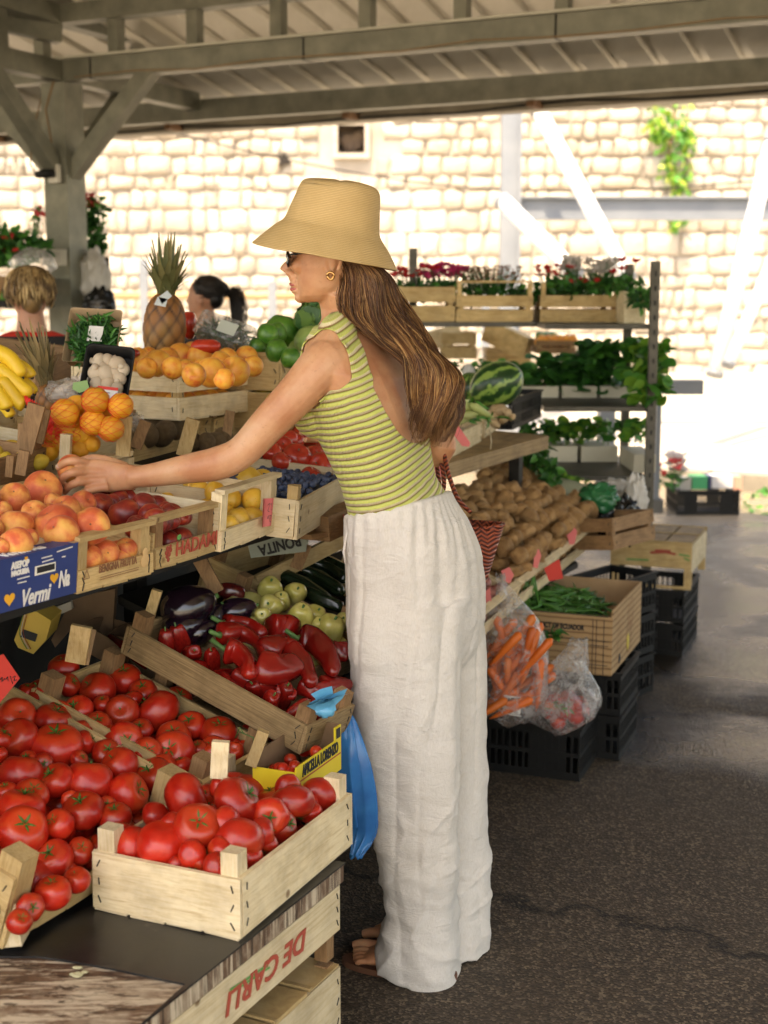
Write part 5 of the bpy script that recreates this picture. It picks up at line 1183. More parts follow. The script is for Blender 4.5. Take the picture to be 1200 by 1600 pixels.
for i, (a, b, r) in enumerate(((560, 1060, 28), (605, 1050, 30), (640, 1075, 26), (690, 1060, 40), (740, 1100, 34), (700, 1100, 26), (660, 1120, 26), (600, 1110, 30), (570, 1130, 28), (640, 1150, 26), (615, 1180, 28), (560, 1190, 28), (590, 1220, 26), (700, 1140, 22))):
    q = PT.up(.08).hit(640+a*.2333, 600+b*.2333); kd = 'garlic' if i in (0, 1, 3, 7, 4) else 'onion'
    fruit(kd, q, r*.2333*mpp(q)*1.05, ('pale garlic bulb beside the potatoes' if kd == 'garlic' else 'purple onion in the crate behind the straw bag'), ('garlic bulbs' if kd == 'garlic' else 'purple onions'), aim((0, -.3, 1), .8))
for pts, Y, lab in (([(882, 826), (896, 822), (902, 830), (898, 850), (890, 852), (886, 836)], 4.72, 'pink tape on the rail nearest the red price card'), ([(828, 862), (842, 858), (846, 868), (840, 888), (833, 886), (834, 872)], 4.3, 'pink tape on the rail in the middle of the potato crates'), ([(783, 892), (796, 886), (803, 898), (797, 912), (788, 908)], 4.05, 'pink tape on the rail beside the knotted carrot bag'), ([(757, 925), (766, 918), (768, 940), (758, 944)], 3.9, 'pink tape partly hidden by the straw bag')):
    free_card(pts, Y, PINK, lab, name='pink_tape', cat='tape')
free_card([(850, 888), (874, 873), (880, 904), (858, 908)], 4.3, REDC, 'small red price card stuck in the green bean box')
fill('onion', crates_r[2][0], crates_r[2][1], .46, .005, .03, 'purple onion low in its crate', 'purple onions', 2)
fill('garlic', mxW1, WW1, .30, .003, .028, 'pale bulb low in the cream crate on the shelf', 'pale bulbs in the cream crate', 1)
# dark leafy greens behind the potatoes
def greens(name, c, r, n, size, mats, label, cat, seed, group=None, mis=(0, 1), droop=0, narrow=.55):
    m = MB(); leafset(m, (0, 0, 0), r, n, size, mis, seed, droop, narrow); o = m.build(name, mats, None, Matrix.Translation(c)); tag(o, label, cat, group); return o
greens('lettuce', P(836, 712, 5.2), (.06, .06, .05), 160, .045, [LEAFD, LEAF], 'dark green leafy bundle standing behind the potato heap', 'greens', 5)
greens('lettuce', P(858, 745, 5.15), (.03, .04, .06), 90, .04, [LEAFD, LEAF], 'dark green leaves hanging down right of the potato heap', 'greens', 6)
BAGG = M('pale_green_bag', (.30, .34, .22), (.40, .42, .30), rough=.4, bump=.3)
p = P(885, 768, 5.5); m = MB(); m.tube([P(862, 752, 5.5), P(890, 765, 5.45), P(925, 778, 5.4), P(955, 780, 5.4)], [.03, .055, .06, .03], 14, flat=.7); tag(m.build('leek_bundle', BAGG), 'pale green wrapped bundle lying behind the potatoes', 'bundle')
greens('parsley', P(880, 752, 5.6), (.09, .05, .03), 120, .03, [LEAF, LEAFB], 'bright green herb tops behind the pale bundle', 'herbs', 7)
def crumple(name, c, r, mat, label, cat, seed=0, amp=.35, n=40, m_=28, fq=2.2, rot=None, base=None):
    b = MB(); b.ell((0, 0, 0), r, 0, n, m_, rot, lambda q, d, th, ph: q*(1+amp*(abs(noise.noise(d*fq+Vector((seed, 0, 0))))*1.6-.4)+amp*.35*noise.noise(d*fq*3+Vector((0, seed, 0)))))
    o = b.build(name, mat, None, Matrix.Translation(c)); tag(o, label, cat); return o
GBAG = M('green_plastic_bag', (.01, .10, .035), (.02, .17, .06), rough=.25, bump=.2); WBAG = M('white_plastic_bag', (.50, .47, .42), (.62, .60, .55), rough=.35); KBAG = M('black_plastic_bag', (.008, .008, .008), (.016, .016, .016), rough=.2)
crumple('plastic_bag', P(936, 778, 5.15), (.075, .06, .055), GBAG, 'crumpled dark green plastic bag beside the rack post', 'plastic bag', 1)
crumple('plastic_bag', P(978, 812, 5.25), (.055, .06, .085), KBAG, 'shiny black plastic bag draped over the crate by the rack post', 'plastic bag', 2, .4)
crumple('plastic_bag', P(935, 812, 5.15), (.06, .05, .07), KBAG, 'black plastic bag hanging under the green bag', 'plastic bag', 5, .4)
crumple('plastic_bag', P(992, 788, 5.45), (.05, .06, .12), WBAG, 'white plastic bag bulging beside the right rack post', 'plastic bag', 3, .4)
crumple('plastic_bag', P(960, 760, 5.6), (.08, .05, .03), WBAG, 'white plastic bag lying flat behind the green one', 'plastic bag', 9, .4)
# brown wooden crate + black crates below it
A = Plane(.50, 0, 0).hit(880, 862); A = P(885, 858, 4.95); B = P(959, 858, 4.95-.13)
mxx, ww = crate_frame(A, B); wood_crate(mxx, ww, .3, .11, gap=True, post=.0, label='brown wooden crate under the black plastic bags', mats=(W_B, W_BP))
for k_, z in enumerate((.0, .16, .32)):
    A = P(885, 858, 4.97); A.z = z; B = P(959, 858, 4.84); B.z = z; mxx, ww = crate_frame(A, B)
    plastic_crate(mxx, ww, .32, .145 if k_ < 2 else .14, ['lowest black crate under the brown wooden crate', 'middle black crate under the brown wooden crate', 'top black crate right beneath the brown wooden crate'][k_])
# ---- ecuador box on black crates
def boxprint():
    m, N, L, b = nt('printed_card'); v = coords(N, L, 'Object', (1, 1, 1), rand=False)
    w1 = N.new('ShaderNodeTexWave'); w1.bands_direction = 'Z'; w1.inputs['Scale'].default_value = 14; w1.inputs['Distortion'].default_value = 1.5; w1.inputs['Detail'].default_value = 3; L.new(v, w1.inputs[0])
    c = ramp(N, L, w1.outputs['Fac'], [(.0, (.16, .085, .035)), (.12, (.36, .22, .10)), (1, (.42, .27, .13))]); L.new(c, b.inputs['Base Color']); b.inputs['Roughness'].default_value = .8; return m
PRC = boxprint()
zb = .297; A = Plane(zb, 0, 0).hit(955, 1057); D = Plane(zb, 0, 0).hit(1000, 1002); y = (D-A); LB = y.length; y.normalize(); x = Vector((y.y, -y.x, 0)); WB_ = .46
mxE = frame(A-x*WB_, x, y, UP); HE = .215
bx = empty('cardboard_box', mxE); tag(bx, 'open printed cardboard box of green beans on black crates', 'cardboard box')
m = MB(); m.box(0, 0, 0, WB_, .005, HE*.9); m.build('front_panel', PRC, bx)
m = MB(); m.box(WB_-.005, .0055, 0, WB_, LB, HE); m.build('side_panel', PRC, bx); m = MB(); m.box(0, .0055, 0, .005, LB, HE); m.build('side_panel', PRC, bx)
m = MB(); m.box(.0055, LB-.005, 0, WB_-.0055, LB, HE); m.build('back_panel', CARD, bx); m = MB(); m.box(.0055, .0055, 0, WB_-.0055, LB-.0055, .004); m.build('bottom_panel', CARD, bx)
text(bx, 'PRODUCT OF ECUADOR', .024, INK_K, (WB_*.60, -.0016, HE*.70), width=.185, bold=.0010)
m = MB(); strokes(m, [[(-.10, -.10+.0*i+i*.016), (.24, -.10+i*.016)] for i in (0, 4, 5, 10)]+[[(.19+j*.012, -.13), (.19+j*.012, .05)] for j in (0, 1, 3)]+[[(.02+j*.012, -.13), (.02+j*.012, -.0)] for j in (0, 2)], .0022, (WB_*.45, -.0015, HE*.62), (1, 0, 0), (0, 0, 1)); m.build('printed_lines', INK_K, bx)
m = MB(); strokes(m, [[(.05+j*.35*LB, .02+.02*i), (.05+j*.35*LB+.12, .02+.02*i)] for i in range(9) for j in range(2)], .0018, (WB_+.0012, 0, 0), (0, 1, 0), (0, 0, 1)); m.build('printed_lines', INK_B, bx)
def ringline(c, a, b, w, mat, par_):
    m = MB(); strokes(m, [[(c[0]+a*math.cos(t*.45), c[1]+b*math.sin(t*.45)) for t in range(15)]], w, (WB_+.0014, 0, 0), (0, 1, 0), (0, 0, 1)); m.build('printed_oval', mat, par_)
ringline((LB*.55, HE*.30), .035, .05, .003, INK_B, bx); ringline((LB*.62, HE*.70), .04, .045, .003, INK_B, bx)
m = MB(); m.ell((WB_+.001, LB*.53, HE*.25), (.0012, .022, .03), 0, 12, 8); m.build('printed_patch', M('yellow_ink', (.60, .45, .05)), bx); m = MB(); m.ell((WB_+.001, LB*.25, HE*.13), (.0012, .016, .016), 0, 12, 8); m.build('printed_patch', INK_K, bx)
cc = M('bean_bed', (.02, .08, .015), (.05, .16, .03), rough=.6, scale=60, bump=.6)
m = MB(); m.ell((WB_*.42, LB*.45, HE*.66), (WB_*.40, LB*.42, .05), 0, 20, 10); o = m.build('bean_bed', cc, None, mxE); tag(o, 'dense mass of green beans filling the printed box', 'beans', kind='stuff')
rb = random.Random(5)
for i in range(230):
    a_ = rb.uniform(0, 6.28); rr_ = math.sqrt(rb.random()); px_ = WB_*.42+rr_*math.cos(a_)*WB_*.42; py_ = LB*.45+rr_*math.sin(a_)*LB*.42; pz = HE*.66+.062*math.sqrt(max(0, 1-rr_*rr_))+rb.uniform(-.008, .014)
    if px_ > WB_-.05: px_ = WB_-.05
    th = rb.uniform(0, 3.14); l = rb.uniform(.05, .075); dz = rb.uniform(-.25, .25); c = Vector((px_, py_, pz)); d = Vector((math.cos(th), math.sin(th), dz)); sd = Vector((-d.y, d.x, .4*rb.uniform(-1, 1)))
    m = MB(); m.tube([mxE @ (c-d*l+sd*.012), mxE @ (c-d*l*.3-sd*.004), mxE @ (c+d*l*.4-sd*.004), mxE @ (c+d*l+sd*.012)], [.0015, .0042, .0042, .001], 6)
    tag(m.build('green_bean', BEAN), 'green bean lying on the printed box', 'green bean', 'green beans on the box')
for i in range(10):
    c = P(836-i*2.5+rb.uniform(-5, 5), 912+rb.uniform(-14, 16), 4.35); m = MB(); d = Vector((rb.uniform(-.3, .3), 0, 1)); m.tube([c-d*.06, c, c+d*.07], [.0015, .004, .001], 6); tag(m.build('green_bean', BEAN), 'green bean sticking upright beside the printed box', 'green bean', 'upright green beans')
# black crates under
yv, xv = y, x
def under(c_right_near, z0, W, L, H, label):
    mx_ = frame(Vector((c_right_near.x, c_right_near.y, z0))-xv*W, xv, yv, UP); return plastic_crate(mx_, W, L, H, label)
A0 = Plane(0, 0, 0).hit(905, 1222)
under(A0, 0, .52, .30, .165, 'low black crate on the ground in front, under the carrots')
q = A+xv*.02+yv*.06; q = SW(q.dot(ES), q.dot(EW))
under(q, 0, .48, .30, .14, 'lower black crate beneath the printed box'); under(q, .149, .48, .30, .137, 'upper black crate beneath the printed box')
# ---- right stack: wooden lidded crate on black crates
A1 = Plane(0, 0, 0).hit(1066, 1026); z3 = .285
for k_, z in enumerate((0, .143)):
    mx_ = frame(Vector((A1.x, A1.y, z))-xv*.34, xv, yv, UP); plastic_crate(mx_, .34, .40, .13, ['bottom black crate of the stack at the right', 'upper black crate of the stack at the right, under the pale lidded crate'][k_])
mx_ = frame(Vector((A1.x+.015, A1.y, z3))-xv*.33, xv, yv, UP)
lc = empty('wooden_crate', mx_); tag(lc, 'pale lidded wooden crate with faint red and green print topping the black stack', 'crate', 'wooden fruit crates on the stall')
Wl_, Ll_, Hl_ = .34, .42, .19
m = MB(); board(m, 0, 0, .09, Wl_, T, Hl_); m.build('end_board', W_X, lc); m = MB(); board(m, 0, Ll_-T, .09, Wl_, Ll_, Hl_); m.build('end_board', W_X, lc)
m = MB(); board(m, Wl_-T, T+.001, .07, Wl_, Ll_-T-.001, Hl_); m.build('side_board', W_L, lc); m = MB(); board(m, 0, T+.001, .07, T, Ll_-T-.001, Hl_); m.build('side_board', W_L, lc)
m = MB(); board(m, 0, 0, .0, Wl_, T, .012); m.build('bottom_rail', W_X, lc)
for x_, y_ in ((.001, .001), (Wl_-.031, .001), (.001, Ll_-.031), (Wl_-.031, Ll_-.031)):
    m = MB(); m.box(x_, y_+T, .0125, x_+.03, y_+.03, Hl_-.001); m.build('corner_post', W_P, lc)
m = MB()
for i in range(3):
    for j in range(2): m.box(.004+i*Wl_/3, .004+j*Ll_/2, Hl_+.001, (i+1)*Wl_/3-.006, (j+1)*Ll_/2-.008, Hl_+.010)
m.build('lid_board', W_O, lc)
m = MB(); m.box(-.002, -.002, Hl_+.001, Wl_+.002, .0035, Hl_+.013); m.box(-.002, Ll_-.003, Hl_+.001, Wl_+.002, Ll_+.002, Hl_+.013); m.box(-.002, Ll_/2-.0035, Hl_+.0102, Wl_+.002, Ll_/2+.0035, Hl_+.014); m.build('lid_batten', W_X, lc)
m = MB(); strokes(m, [[(.10, .03), (.16, .035), (.20, .03)], [(.12, .04), (.18, .042)]], .01, (.07, -.0012, .12), (1, 0, 0), (0, 0, 1)); m.build('faint_print', INK_R, lc)
m = MB(); strokes(m, [[(.0, .0), (.09, .002)], [(.22, .035), (.26, .03)], [(.24, .02), (.26, .012)]], .007, (.07, -.0012, .115), (1, 0, 0), (0, 0, 1)); m.build('faint_print', INK_G, lc)
# ---- carrot bag and second bag
def film_mat():
    m, N, L, b = nt('clear_film'); v = coords(N, L, 'Object', (1, 1, 1))
    tr = N.new('ShaderNodeBsdfTransparent'); gl = N.new('ShaderNodeBsdfGlossy'); gl.inputs['Roughness'].default_value = .16; df = N.new('ShaderNodeBsdfTranslucent'); df.inputs['Color'].default_value = (.85, .85, .82, 1)
    d2 = N.new('ShaderNodeBsdfDiffuse'); d2.inputs['Color'].default_value = (.8, .8, .78, 1)
    lw = N.new('ShaderNodeLayerWeight'); lw.inputs['Blend'].default_value = .35
    m1 = N.new('ShaderNodeMixShader'); m2 = N.new('ShaderNodeMixShader'); m3 = N.new('ShaderNodeMixShader'); m3.inputs[0].default_value = .5
    L.new(df.outputs[0], m3.inputs[1]); L.new(d2.outputs[0], m3.inputs[2])
    wr = ramp(N, L, noise_tex(N, L, v, 26, 6, .7, 1.5), [(.45, (.10, .10, .10)), (.60, (.42, .42, .42))])
    L.new(wr, m1.inputs[0]); L.new(tr.outputs[0], m1.inputs[1]); L.new(m3.outputs[0], m1.inputs[2])
    mm = N.new('ShaderNodeMath'); mm.operation = 'MULTIPLY'; mm.inputs[1].default_value = .6; L.new(lw.outputs['Facing'], mm.inputs[0])
    L.new(mm.outputs[0], m2.inputs[0]); L.new(m1.outputs[0], m2.inputs[1]); L.new(gl.outputs[0], m2.inputs[2])
    bp = N.new('ShaderNodeBump'); bp.inputs['Strength'].default_value = .8; bp.inputs['Distance'].default_value = .01; L.new(noise_tex(N, L, v, 22, 5, .6, 1), bp.inputs['Height']); L.new(bp.outputs[0], gl.inputs['Normal']); L.new(bp.outputs[0], d2.inputs['Normal'])
    L.new(m2.outputs[0], N['Material Output'].inputs[0]); return m
FILM = film_mat(); bpy.data.materials['clear_film'].node_tree
def bag(ctrs, Y, depth, label, name='clear_bag', amp=.12, seed=0, n=48, cat='bag', sub=5):
    """ctrs: (px, py, half width px) from top to bottom"""
    rs = []; C = [Vector((c[0], c[1], c[2])) for c in ctrs]; C = smoothpath(C, len(C)*sub)
    for i, c in enumerate(C):
        q = P(c.x, c.y, Y); hw = c.z*mpp(q); u = i/(len(C)-1)
        rs.append([q+Vector((math.cos(t)*hw, math.sin(t)*hw*depth, 0))*(1+amp*noise.noise(Vector((math.cos(t)*2.2+seed, math.sin(t)*2.2, u*4)))*2+amp*.5*math.sin(t*9+seed+u*5)*(1-u*.5)) + UP*.01*math.sin(t*3+u*4) for t in (2*math.pi*j/n for j in range(n))])
    m = MB(); m.rings(rs); o = m.build(name, FILM); tag(o, label, cat); return o
bag([(782, 900, 8), (785, 915, 7), (790, 940, 22), (800, 980, 42), (806, 1030, 52), (806, 1080, 50), (800, 1115, 44), (798, 1128, 20)], 3.98, .75, 'knotted clear plastic bag full of carrots beside the white trousers', seed=2)
rc = random.Random(8)
for i in range(44):
    u = rc.random(); cx = 806+rc.uniform(-44, 44)*(.55+.45*u); cy = 985+u*125; q = P(cx, cy, 3.98+rc.uniform(-.07, .06)); a_ = rc.gauss(.25, .5); l = rc.uniform(.05, .085)
    if u > .75: a_ = rc.gauss(1.3, .3)
    d = Vector((math.sin(a_), rc.uniform(-.15, .15), math.cos(a_))); m = MB(); m.tube([q+d*l, q+d*l*.85, q, q-d*l*.8, q-d*l*1.15], [.004, .0135, .012, .007, .0015], 10)
    tag(m.build('carrot', CAR), 'orange carrot packed inside the knotted clear bag', 'carrot', 'carrots in the clear bag')
wc = free_card([(788, 1086), (817, 1090), (812, 1120), (786, 1115)], 3.92, M('white_card', (.66, .64, .58), rough=.6), 'white packet label with dark capitals under the carrot bag', name='packet_label', cat='label')
tx = text(None, 'WENT', .026, INK_K, (0, 0, 0), width=.042, bold=.0008); q = P(802, 1096, 3.917); tx.matrix_world = frame(q, Vector((1, 0, -.12)).normalized()*1, Vector((0, 0, 1)), Vector((0, -1, 0))) @ Matrix.Scale(1, 4); 
sc_ = .042/(max(v.co.x for v in tx.data.vertices)-min(v.co.x for v in tx.data.vertices)); tx.matrix_world = tx.matrix_world @ Matrix.Diagonal((sc_, 1, 1, 1)); tx.parent = wc
m = MB()
for i in range(4): m.tube([P(789, 1102+i*4, 3.917), P(810, 1105+i*4, 3.917)], .0007, 4)
m.build('printed_lines', INK_K, wc)
bag([(905, 1000, 14), (898, 1020, 20), (880, 1055, 32), (862, 1085, 36), (850, 1105, 34), (842, 1118, 24)], 4.0, .5, 'crumpled empty clear bag leaning over the wrapped tomatoes', seed=6, amp=.2)
bag([(903, 1030, 6), (914, 1060, 10), (925, 1090, 14), (920, 1118, 10)], 3.98, .6, 'twisted clear plastic strip at the right of the wrapped tomatoes', name='plastic_strip', seed=9, amp=.2, n=24, cat='plastic')
bag([(882, 1078, 20), (884, 1092, 46), (882, 1115, 48), (876, 1132, 36), (872, 1142, 15)], 4.02, .8, 'clear bag stretched over small orange tomatoes', seed=4)
for i, (a, b, r) in enumerate(((868, 1095, 12), (888, 1090, 13), (905, 1100, 13), (880, 1112, 14), (858, 1112, 12), (900, 1120, 13), (872, 1128, 12), (912, 1112, 10), (850, 1098, 10), (893, 1104, 11))):
    q = P(a, b, 4.02); fruit('cherry', q, r*mpp(q)*1.05, 'small orange tomato inside the clear bag', 'tomatoes in the clear bag', aim((0, -.4, 1), .6), cat='tomato')
m = MB(); leafset(m, P(876, 1104, 3.97), (.035, .01, .02), 14, .03, (0,), seed=3, narrow=.3); tag(m.build('tomato_stalks', LEAF), 'green stalks among the bagged orange tomatoes', 'stalks', kind='stuff')
greens('spinach', P(862, 992, 4.22), (.03, .02, .012), 26, .035, [LEAFD, LEAF], 'dark green leaves sticking out below the printed box handle', 'greens', 9)

# ================================================================= PLANT RACK
YR1, YR2 = 6.25, 5.75
rk = empty('plant_rack', loc=(P(978, 800, YR1).x, YR1, 0)); tag(rk, 'steel shelving rack holding potted flowers and seedlings', 'rack'); bpy.context.view_layer.update()
def rp(mb, name, mat=RK): return par(mb.build(name, mat), rk)
xR1 = P(978, 600, YR1).x; xR2 = P(1018.5, 600, YR2).x; xL = P(615, 600, YR1).x-.15
zt1 = P(978, 413, YR1).z; zt2 = P(1018, 408, YR2).z
for x, Y_, zt in ((xR1, YR1, zt1), (xR2, YR2, zt2), (P(645, 600, YR1+.1).x, YR1+.1, P(645, 388, YR1+.1).z)):
    m = MB(); m.box(x-.018, Y_-.016, 0, x+.018, Y_+.016, zt)
    for k_ in range(24):
        z = .2+k_*.06
        if z < zt-.05: m.box(x-.004, Y_-.0175, z, x+.004, Y_-.0165, z+.02, 1)
    par(m.build('upright', [RK, BLACKP]), rk)
dv = Vector((xR2-xR1, YR2-YR1, 0))
shz = [P(800, 505, YR1).z, P(900, 578, YR1).z-.0, P(900, 800, YR1).z+.02]
shz = [P(800, 503, YR1).z, P(870, 622, YR1).z, P(870, 722, YR1).z]
for z in shz:
    m = MB(); a_, b_, c_, d_ = Vector((xL, YR1-.02, z)), Vector((xR1+.02, YR1-.02, z)), Vector((xR2-.02, YR2+.02, z)), Vector((xL+.3, YR2+.02, z))
    # shelf from the back line to the front line, only behind the display shelf on the left
    q = [Vector((xL, YR1+.35, z)), Vector((xR1+.02, YR1+.35, z)), Vector((xR1+.02, YR1-.02, z)), Vector((xL, YR1-.02, z))]
    m.add(q+[p-UP*.022 for p in q], [(0, 3, 2, 1), (4, 5, 6, 7)]+[(i, (i+1) % 4, 4+(i+1) % 4, 4+i) for i in range(4)])
    rp(m, 'shelf')
    m = MB(); q = [Vector((xR1-.42, YR1-.025, z-.001)), Vector((xR1+.018, YR1-.025, z-.001)), Vector((xR2-.012, YR2+.01, z-.001)), Vector((xR2-.45, YR2+.01, z-.001))]
    m.add(q+[p-UP*.02 for p in q], [(0, 3, 2, 1), (4, 5, 6, 7)]+[(i, (i+1) % 4, 4+(i+1) % 4, 4+i) for i in range(4)]); rp(m, 'shelf')
# flower crates on top
FLR = {'red': leafmat('red_petal', (.55, .02, .03), (.70, .05, .05)), 'pink': leafmat('magenta_petal', (.55, .03, .14), (.72, .08, .24)), 'white': leafmat('white_petal', (.62, .58, .54), (.78, .74, .70)), 'rust': leafmat('rust_heather', (.22, .10, .06), (.36, .18, .12))}
def flowers(c, r, n, mat, label, cat='flowers', size=.03, seed=0, leaves=150, lr=None, lmat=None, group=None, drop=0.0, ldown=.06, lsize=.045):
    m = MB(); rr = random.Random(seed)
    lr = lr or (r[0]*1.15, r[1]*1.1, r[2]*.9)
    leafset(m, (0, 0, -ldown), lr, leaves, lsize, (0, 1), seed, .2)
    for i in range(n):
        cc = Vector((rr.uniform(-1, 1)*r[0], rr.uniform(-1, 1)*r[1], rr.uniform(-.3, 1)*r[2]))
        for k_ in range(6):
            a_ = k_*1.047+rr.random(); d = Vector((math.cos(a_), math.sin(a_)*.6, .7)).normalized(); s_ = Vector((-math.sin(a_), math.cos(a_), .2)); z_ = size*rr.uniform(.7, 1.2)
            m.add([cc, cc+d*z_*.5+s_*z_*.35, cc+d*z_, cc+d*z_*.5-s_*z_*.35], [(0, 1, 2, 3)], 2, True)
        m.tube([cc-UP*.08-Vector((cc.x, cc.y, 0))*.3, cc], .002, 4, 0)
    o = m.build('flowering_plant', [LEAFD, LEAF, mat], None, Matrix.Translation(c)); tag(o, label, cat, group); return o
zc = shz[0]
def fcrate(x0, x1, H, label, gap=True, mats=None, Yc=None):
    A = Vector((x0, YR1-.015, zc+.004)); B = Vector((x1, YR1-.015, zc+.004)); mxx, ww = crate_frame(A, B)
    wood_crate(mxx, ww, .34, H, gap=gap, post=.0, label=label, mats=mats or (W_X, W_P), group='flower crates on the rack')
px_x = lambda px: P(px, 480, YR1).x
hgt = P(800, 450, YR1).z-zc
fcrate(px_x(618), px_x(711), hgt, 'flower crate at the left end of the rack beside the hair')
fcrate(px_x(713), px_x(832), P(0, 463, YR1).z-zc, 'flower crate with heather in the middle of the rack top')
fcrate(px_x(844), px_x(966), P(0, 463, YR1).z-zc, 'flower crate with cyclamen and trailing leaves on the rack top', mats=(W_X, W_BP))
for x0, x1 in ((px_x(714), px_x(831)), (px_x(845), px_x(965))):
    m = MB(); z0 = P(0, 463, YR1).z; z1 = P(0, 443, YR1).z
    m.box(x0, YR1-.012, z0+.002, x0+.02, YR1+.008, z1+.003); m.box(x1-.02, YR1-.012, z0+.002, x1, YR1+.008, z1+.003); 
    if x0 < px_x(800): m.box(x0-.001, YR1-.014, z1+.0035, x1+.001, YR1-.004, z1+.012)
    tag(m.build('crate_posts', W_P), ('corner posts with thin top bar of the heather crate' if x0 < px_x(800) else 'short corner posts of the cyclamen crate'), 'posts')
yf = YR1+.12
flowers(P(648, 432, yf), (.10, .08, .04), 26, FLR['red'], 'red flowers at the left end of the rack top next to the hair', seed=1)
flowers(P(695, 432, yf), (.10, .08, .05), 40, FLR['pink'], 'magenta flowers above the first crate on the rack top', seed=2, size=.035)
flowers(P(770, 438, yf), (.14, .08, .06), 150, FLR['rust'], 'rust brown heather in the middle crate of the rack top', seed=3, size=.014, leaves=160)
flowers(P(868, 430, yf), (.08, .08, .04), 26, FLR['red'], 'red and green flowers left in the cyclamen crate', seed=4, size=.022)
flowers(P(893, 420, yf), (.035, .05, .05), 36, FLR['white'], 'white flowers above the left half of the cyclamen crate', seed=5, leaves=60)
flowers(P(940, 424, yf), (.07, .05, .045), 40, FLR['white'], 'white and pink flowers above the right half of the cyclamen crate', seed=6, leaves=120)
flowers(P(905, 448, YR1+.02), (.10, .05, .03), 6, FLR['red'], 'dark heart shaped leaves trailing over the front of the cyclamen crate', cat='plant', seed=7, leaves=130, ldown=.0, lsize=.055)
flowers(P(974, 424, YR1-.1), (.05, .12, .05), 4, FLR['red'], 'single red bloom and leaves between the rack posts', seed=8, leaves=90)
flowers(P(1003, 440, YR2+.2), (.04, .1, .06), 0, FLR['red'], 'green leaves hanging beside the right rack post', cat='plant', seed=9, leaves=90)
flowers(P(825, 440, yf), (.05, .05, .03), 0, FLR['red'], 'light green leaves between the two flower crates', cat='plant', seed=10, leaves=80)
fw = free_card([(975, 455), (1010, 462), (1008, 512), (975, 505)], 6.02, W_L, 'pale crate end between the two rack posts at the top', th=.2, name='crate_end', cat='crate')
# seedlings second shelf
zz = shz[1]
for i, (a, b) in enumerate(((815, 875), (877, 935), (937, 990))):
    q = P(a, 620, YR1-.0).x; q2 = P(b, 620, YR1).x; m = MB(); m.box(q, YR1-.02, zz+.003, q2-.01, YR1+.28, zz+.055); tag(m.build('seedling_tray', FOAMW), ['cream seedling tray at the left of the middle shelf', 'cream seedling tray in the middle of the middle shelf', 'cream seedling tray by the rack posts on the middle shelf'][i], 'tray', 'cream seedling trays')
def bigleaf(m, p, ax, nn, s, mi=0):
    ax = ax.normalized(); sd = ax.cross(nn).normalized(); nn = sd.cross(ax); out = [p]
    K = 9
    for k_ in range(K):
        a_ = math.pi*(k_/(K-1)); x_ = -math.cos(a_); y_ = math.sin(a_)
        out.append(p+ax*s*(.5+.5*x_)+sd*s*.42*y_*(1-.25*x_)+nn*s*.10*abs(y_))
    for k_ in range(1, K-1):
        a_ = math.pi*(1-k_/(K-1)); x_ = -math.cos(a_); y_ = -math.sin(a_)
        out.append(p+ax*s*(.5+.5*x_)+sd*s*.42*y_*(1-.25*x_)+nn*s*.10*abs(y_))
    o_ = len(out); out.append(p+ax*s*.5-nn*s*.03); m.add(out, [(i, i+1 if i+1 < o_ else 1, o_) for i in range(1, o_)], mi, True)
def seedlings(c, r, n, s, label, seed, mats=None, group='leafy seedlings on the rack', drop=0):
    m = MB(); rr = random.Random(seed)
    for i in range(n):
        p = Vector((rr.uniform(-1, 1)*r[0], rr.uniform(-1, 1)*r[1], -r[2]+2*r[2]*rr.random()**.8)); a_ = rr.uniform(0, 6.28); el = rr.uniform(-.5, .6)-drop
        ax = Vector((math.cos(a_), math.sin(a_)-.2, el)); bigleaf(m, p, ax, Vector((rr.gauss(0, .4), -.5+rr.gauss(0, .4), .8)), s*rr.uniform(.6, 1.2), 0 if rr.random() < .6 else 1)
        if i % 4 == 0: m.tube([Vector((p.x*.9, p.y, -r[2]-.02)), p], .0022, 4, 1)
    o = m.build('seedlings', mats or [LEAFD, LEAF], None, Matrix.Translation(c)); tag(o, label, 'seedlings', group); return o
seedlings(P(905, 583, YR1+.1), (.20, .12, .075), 230, .075, 'dense dark green seedlings on the middle rack shelf', 1)
seedlings(P(830, 590, YR1+.1), (.14, .12, .05), 130, .06, 'lower dark green seedlings right of the watermelon', 2)
seedlings(P(935, 560, YR1+.05), (.10, .12, .06), 110, .08, 'tall round leaved seedlings next to the left rack post', 3)
seedlings(P(1003, 572, YR2+.22), (.06, .18, .10), 150, .075, 'bright green seedlings spilling between the rack posts', 4, [LEAF, LEAFB])
seedlings(P(1018, 605, YR2+.02), (.045, .08, .05), 60, .07, 'bright green leaves hanging over the right rack post', 5, [LEAFB, LEAF], drop=.5)
zz = shz[2]
for i, (a, b) in enumerate(((790, 850), (852, 905), (907, 968))):
    q = P(a, 720, YR1).x; q2 = P(b, 720, YR1).x; m = MB(); m.box(q, YR1-.02, zz+.003, q2-.012, YR1+.28, zz+.075); tag(m.build('seedling_tray', FOAMW), ['cream seedling tray at the left of the lowest shelf', 'cream seedling tray in the middle of the lowest shelf', 'cream seedling tray at the post on the lowest shelf'][i], 'tray', 'cream seedling trays')
m = MB(); m.box(P(975, 700, 6.1).x, 5.85, zz+.003, P(1008, 700, 6.1).x, 6.2, zz+.08); tag(m.build('seedling_tray', FOAMW), 'cream seedling tray between the rack posts on the lowest shelf', 'tray', 'cream seedling trays')
seedlings(P(905, 672, YR1+.1), (.15, .12, .04), 190, .045, 'small bright green seedlings on the lowest rack shelf', 6, [LEAF, LEAFB])
seedlings(P(845, 675, YR1+.1), (.10, .12, .035), 110, .045, 'dark green seedlings at the left of the lowest rack shelf', 7, [LEAFD, LEAF])
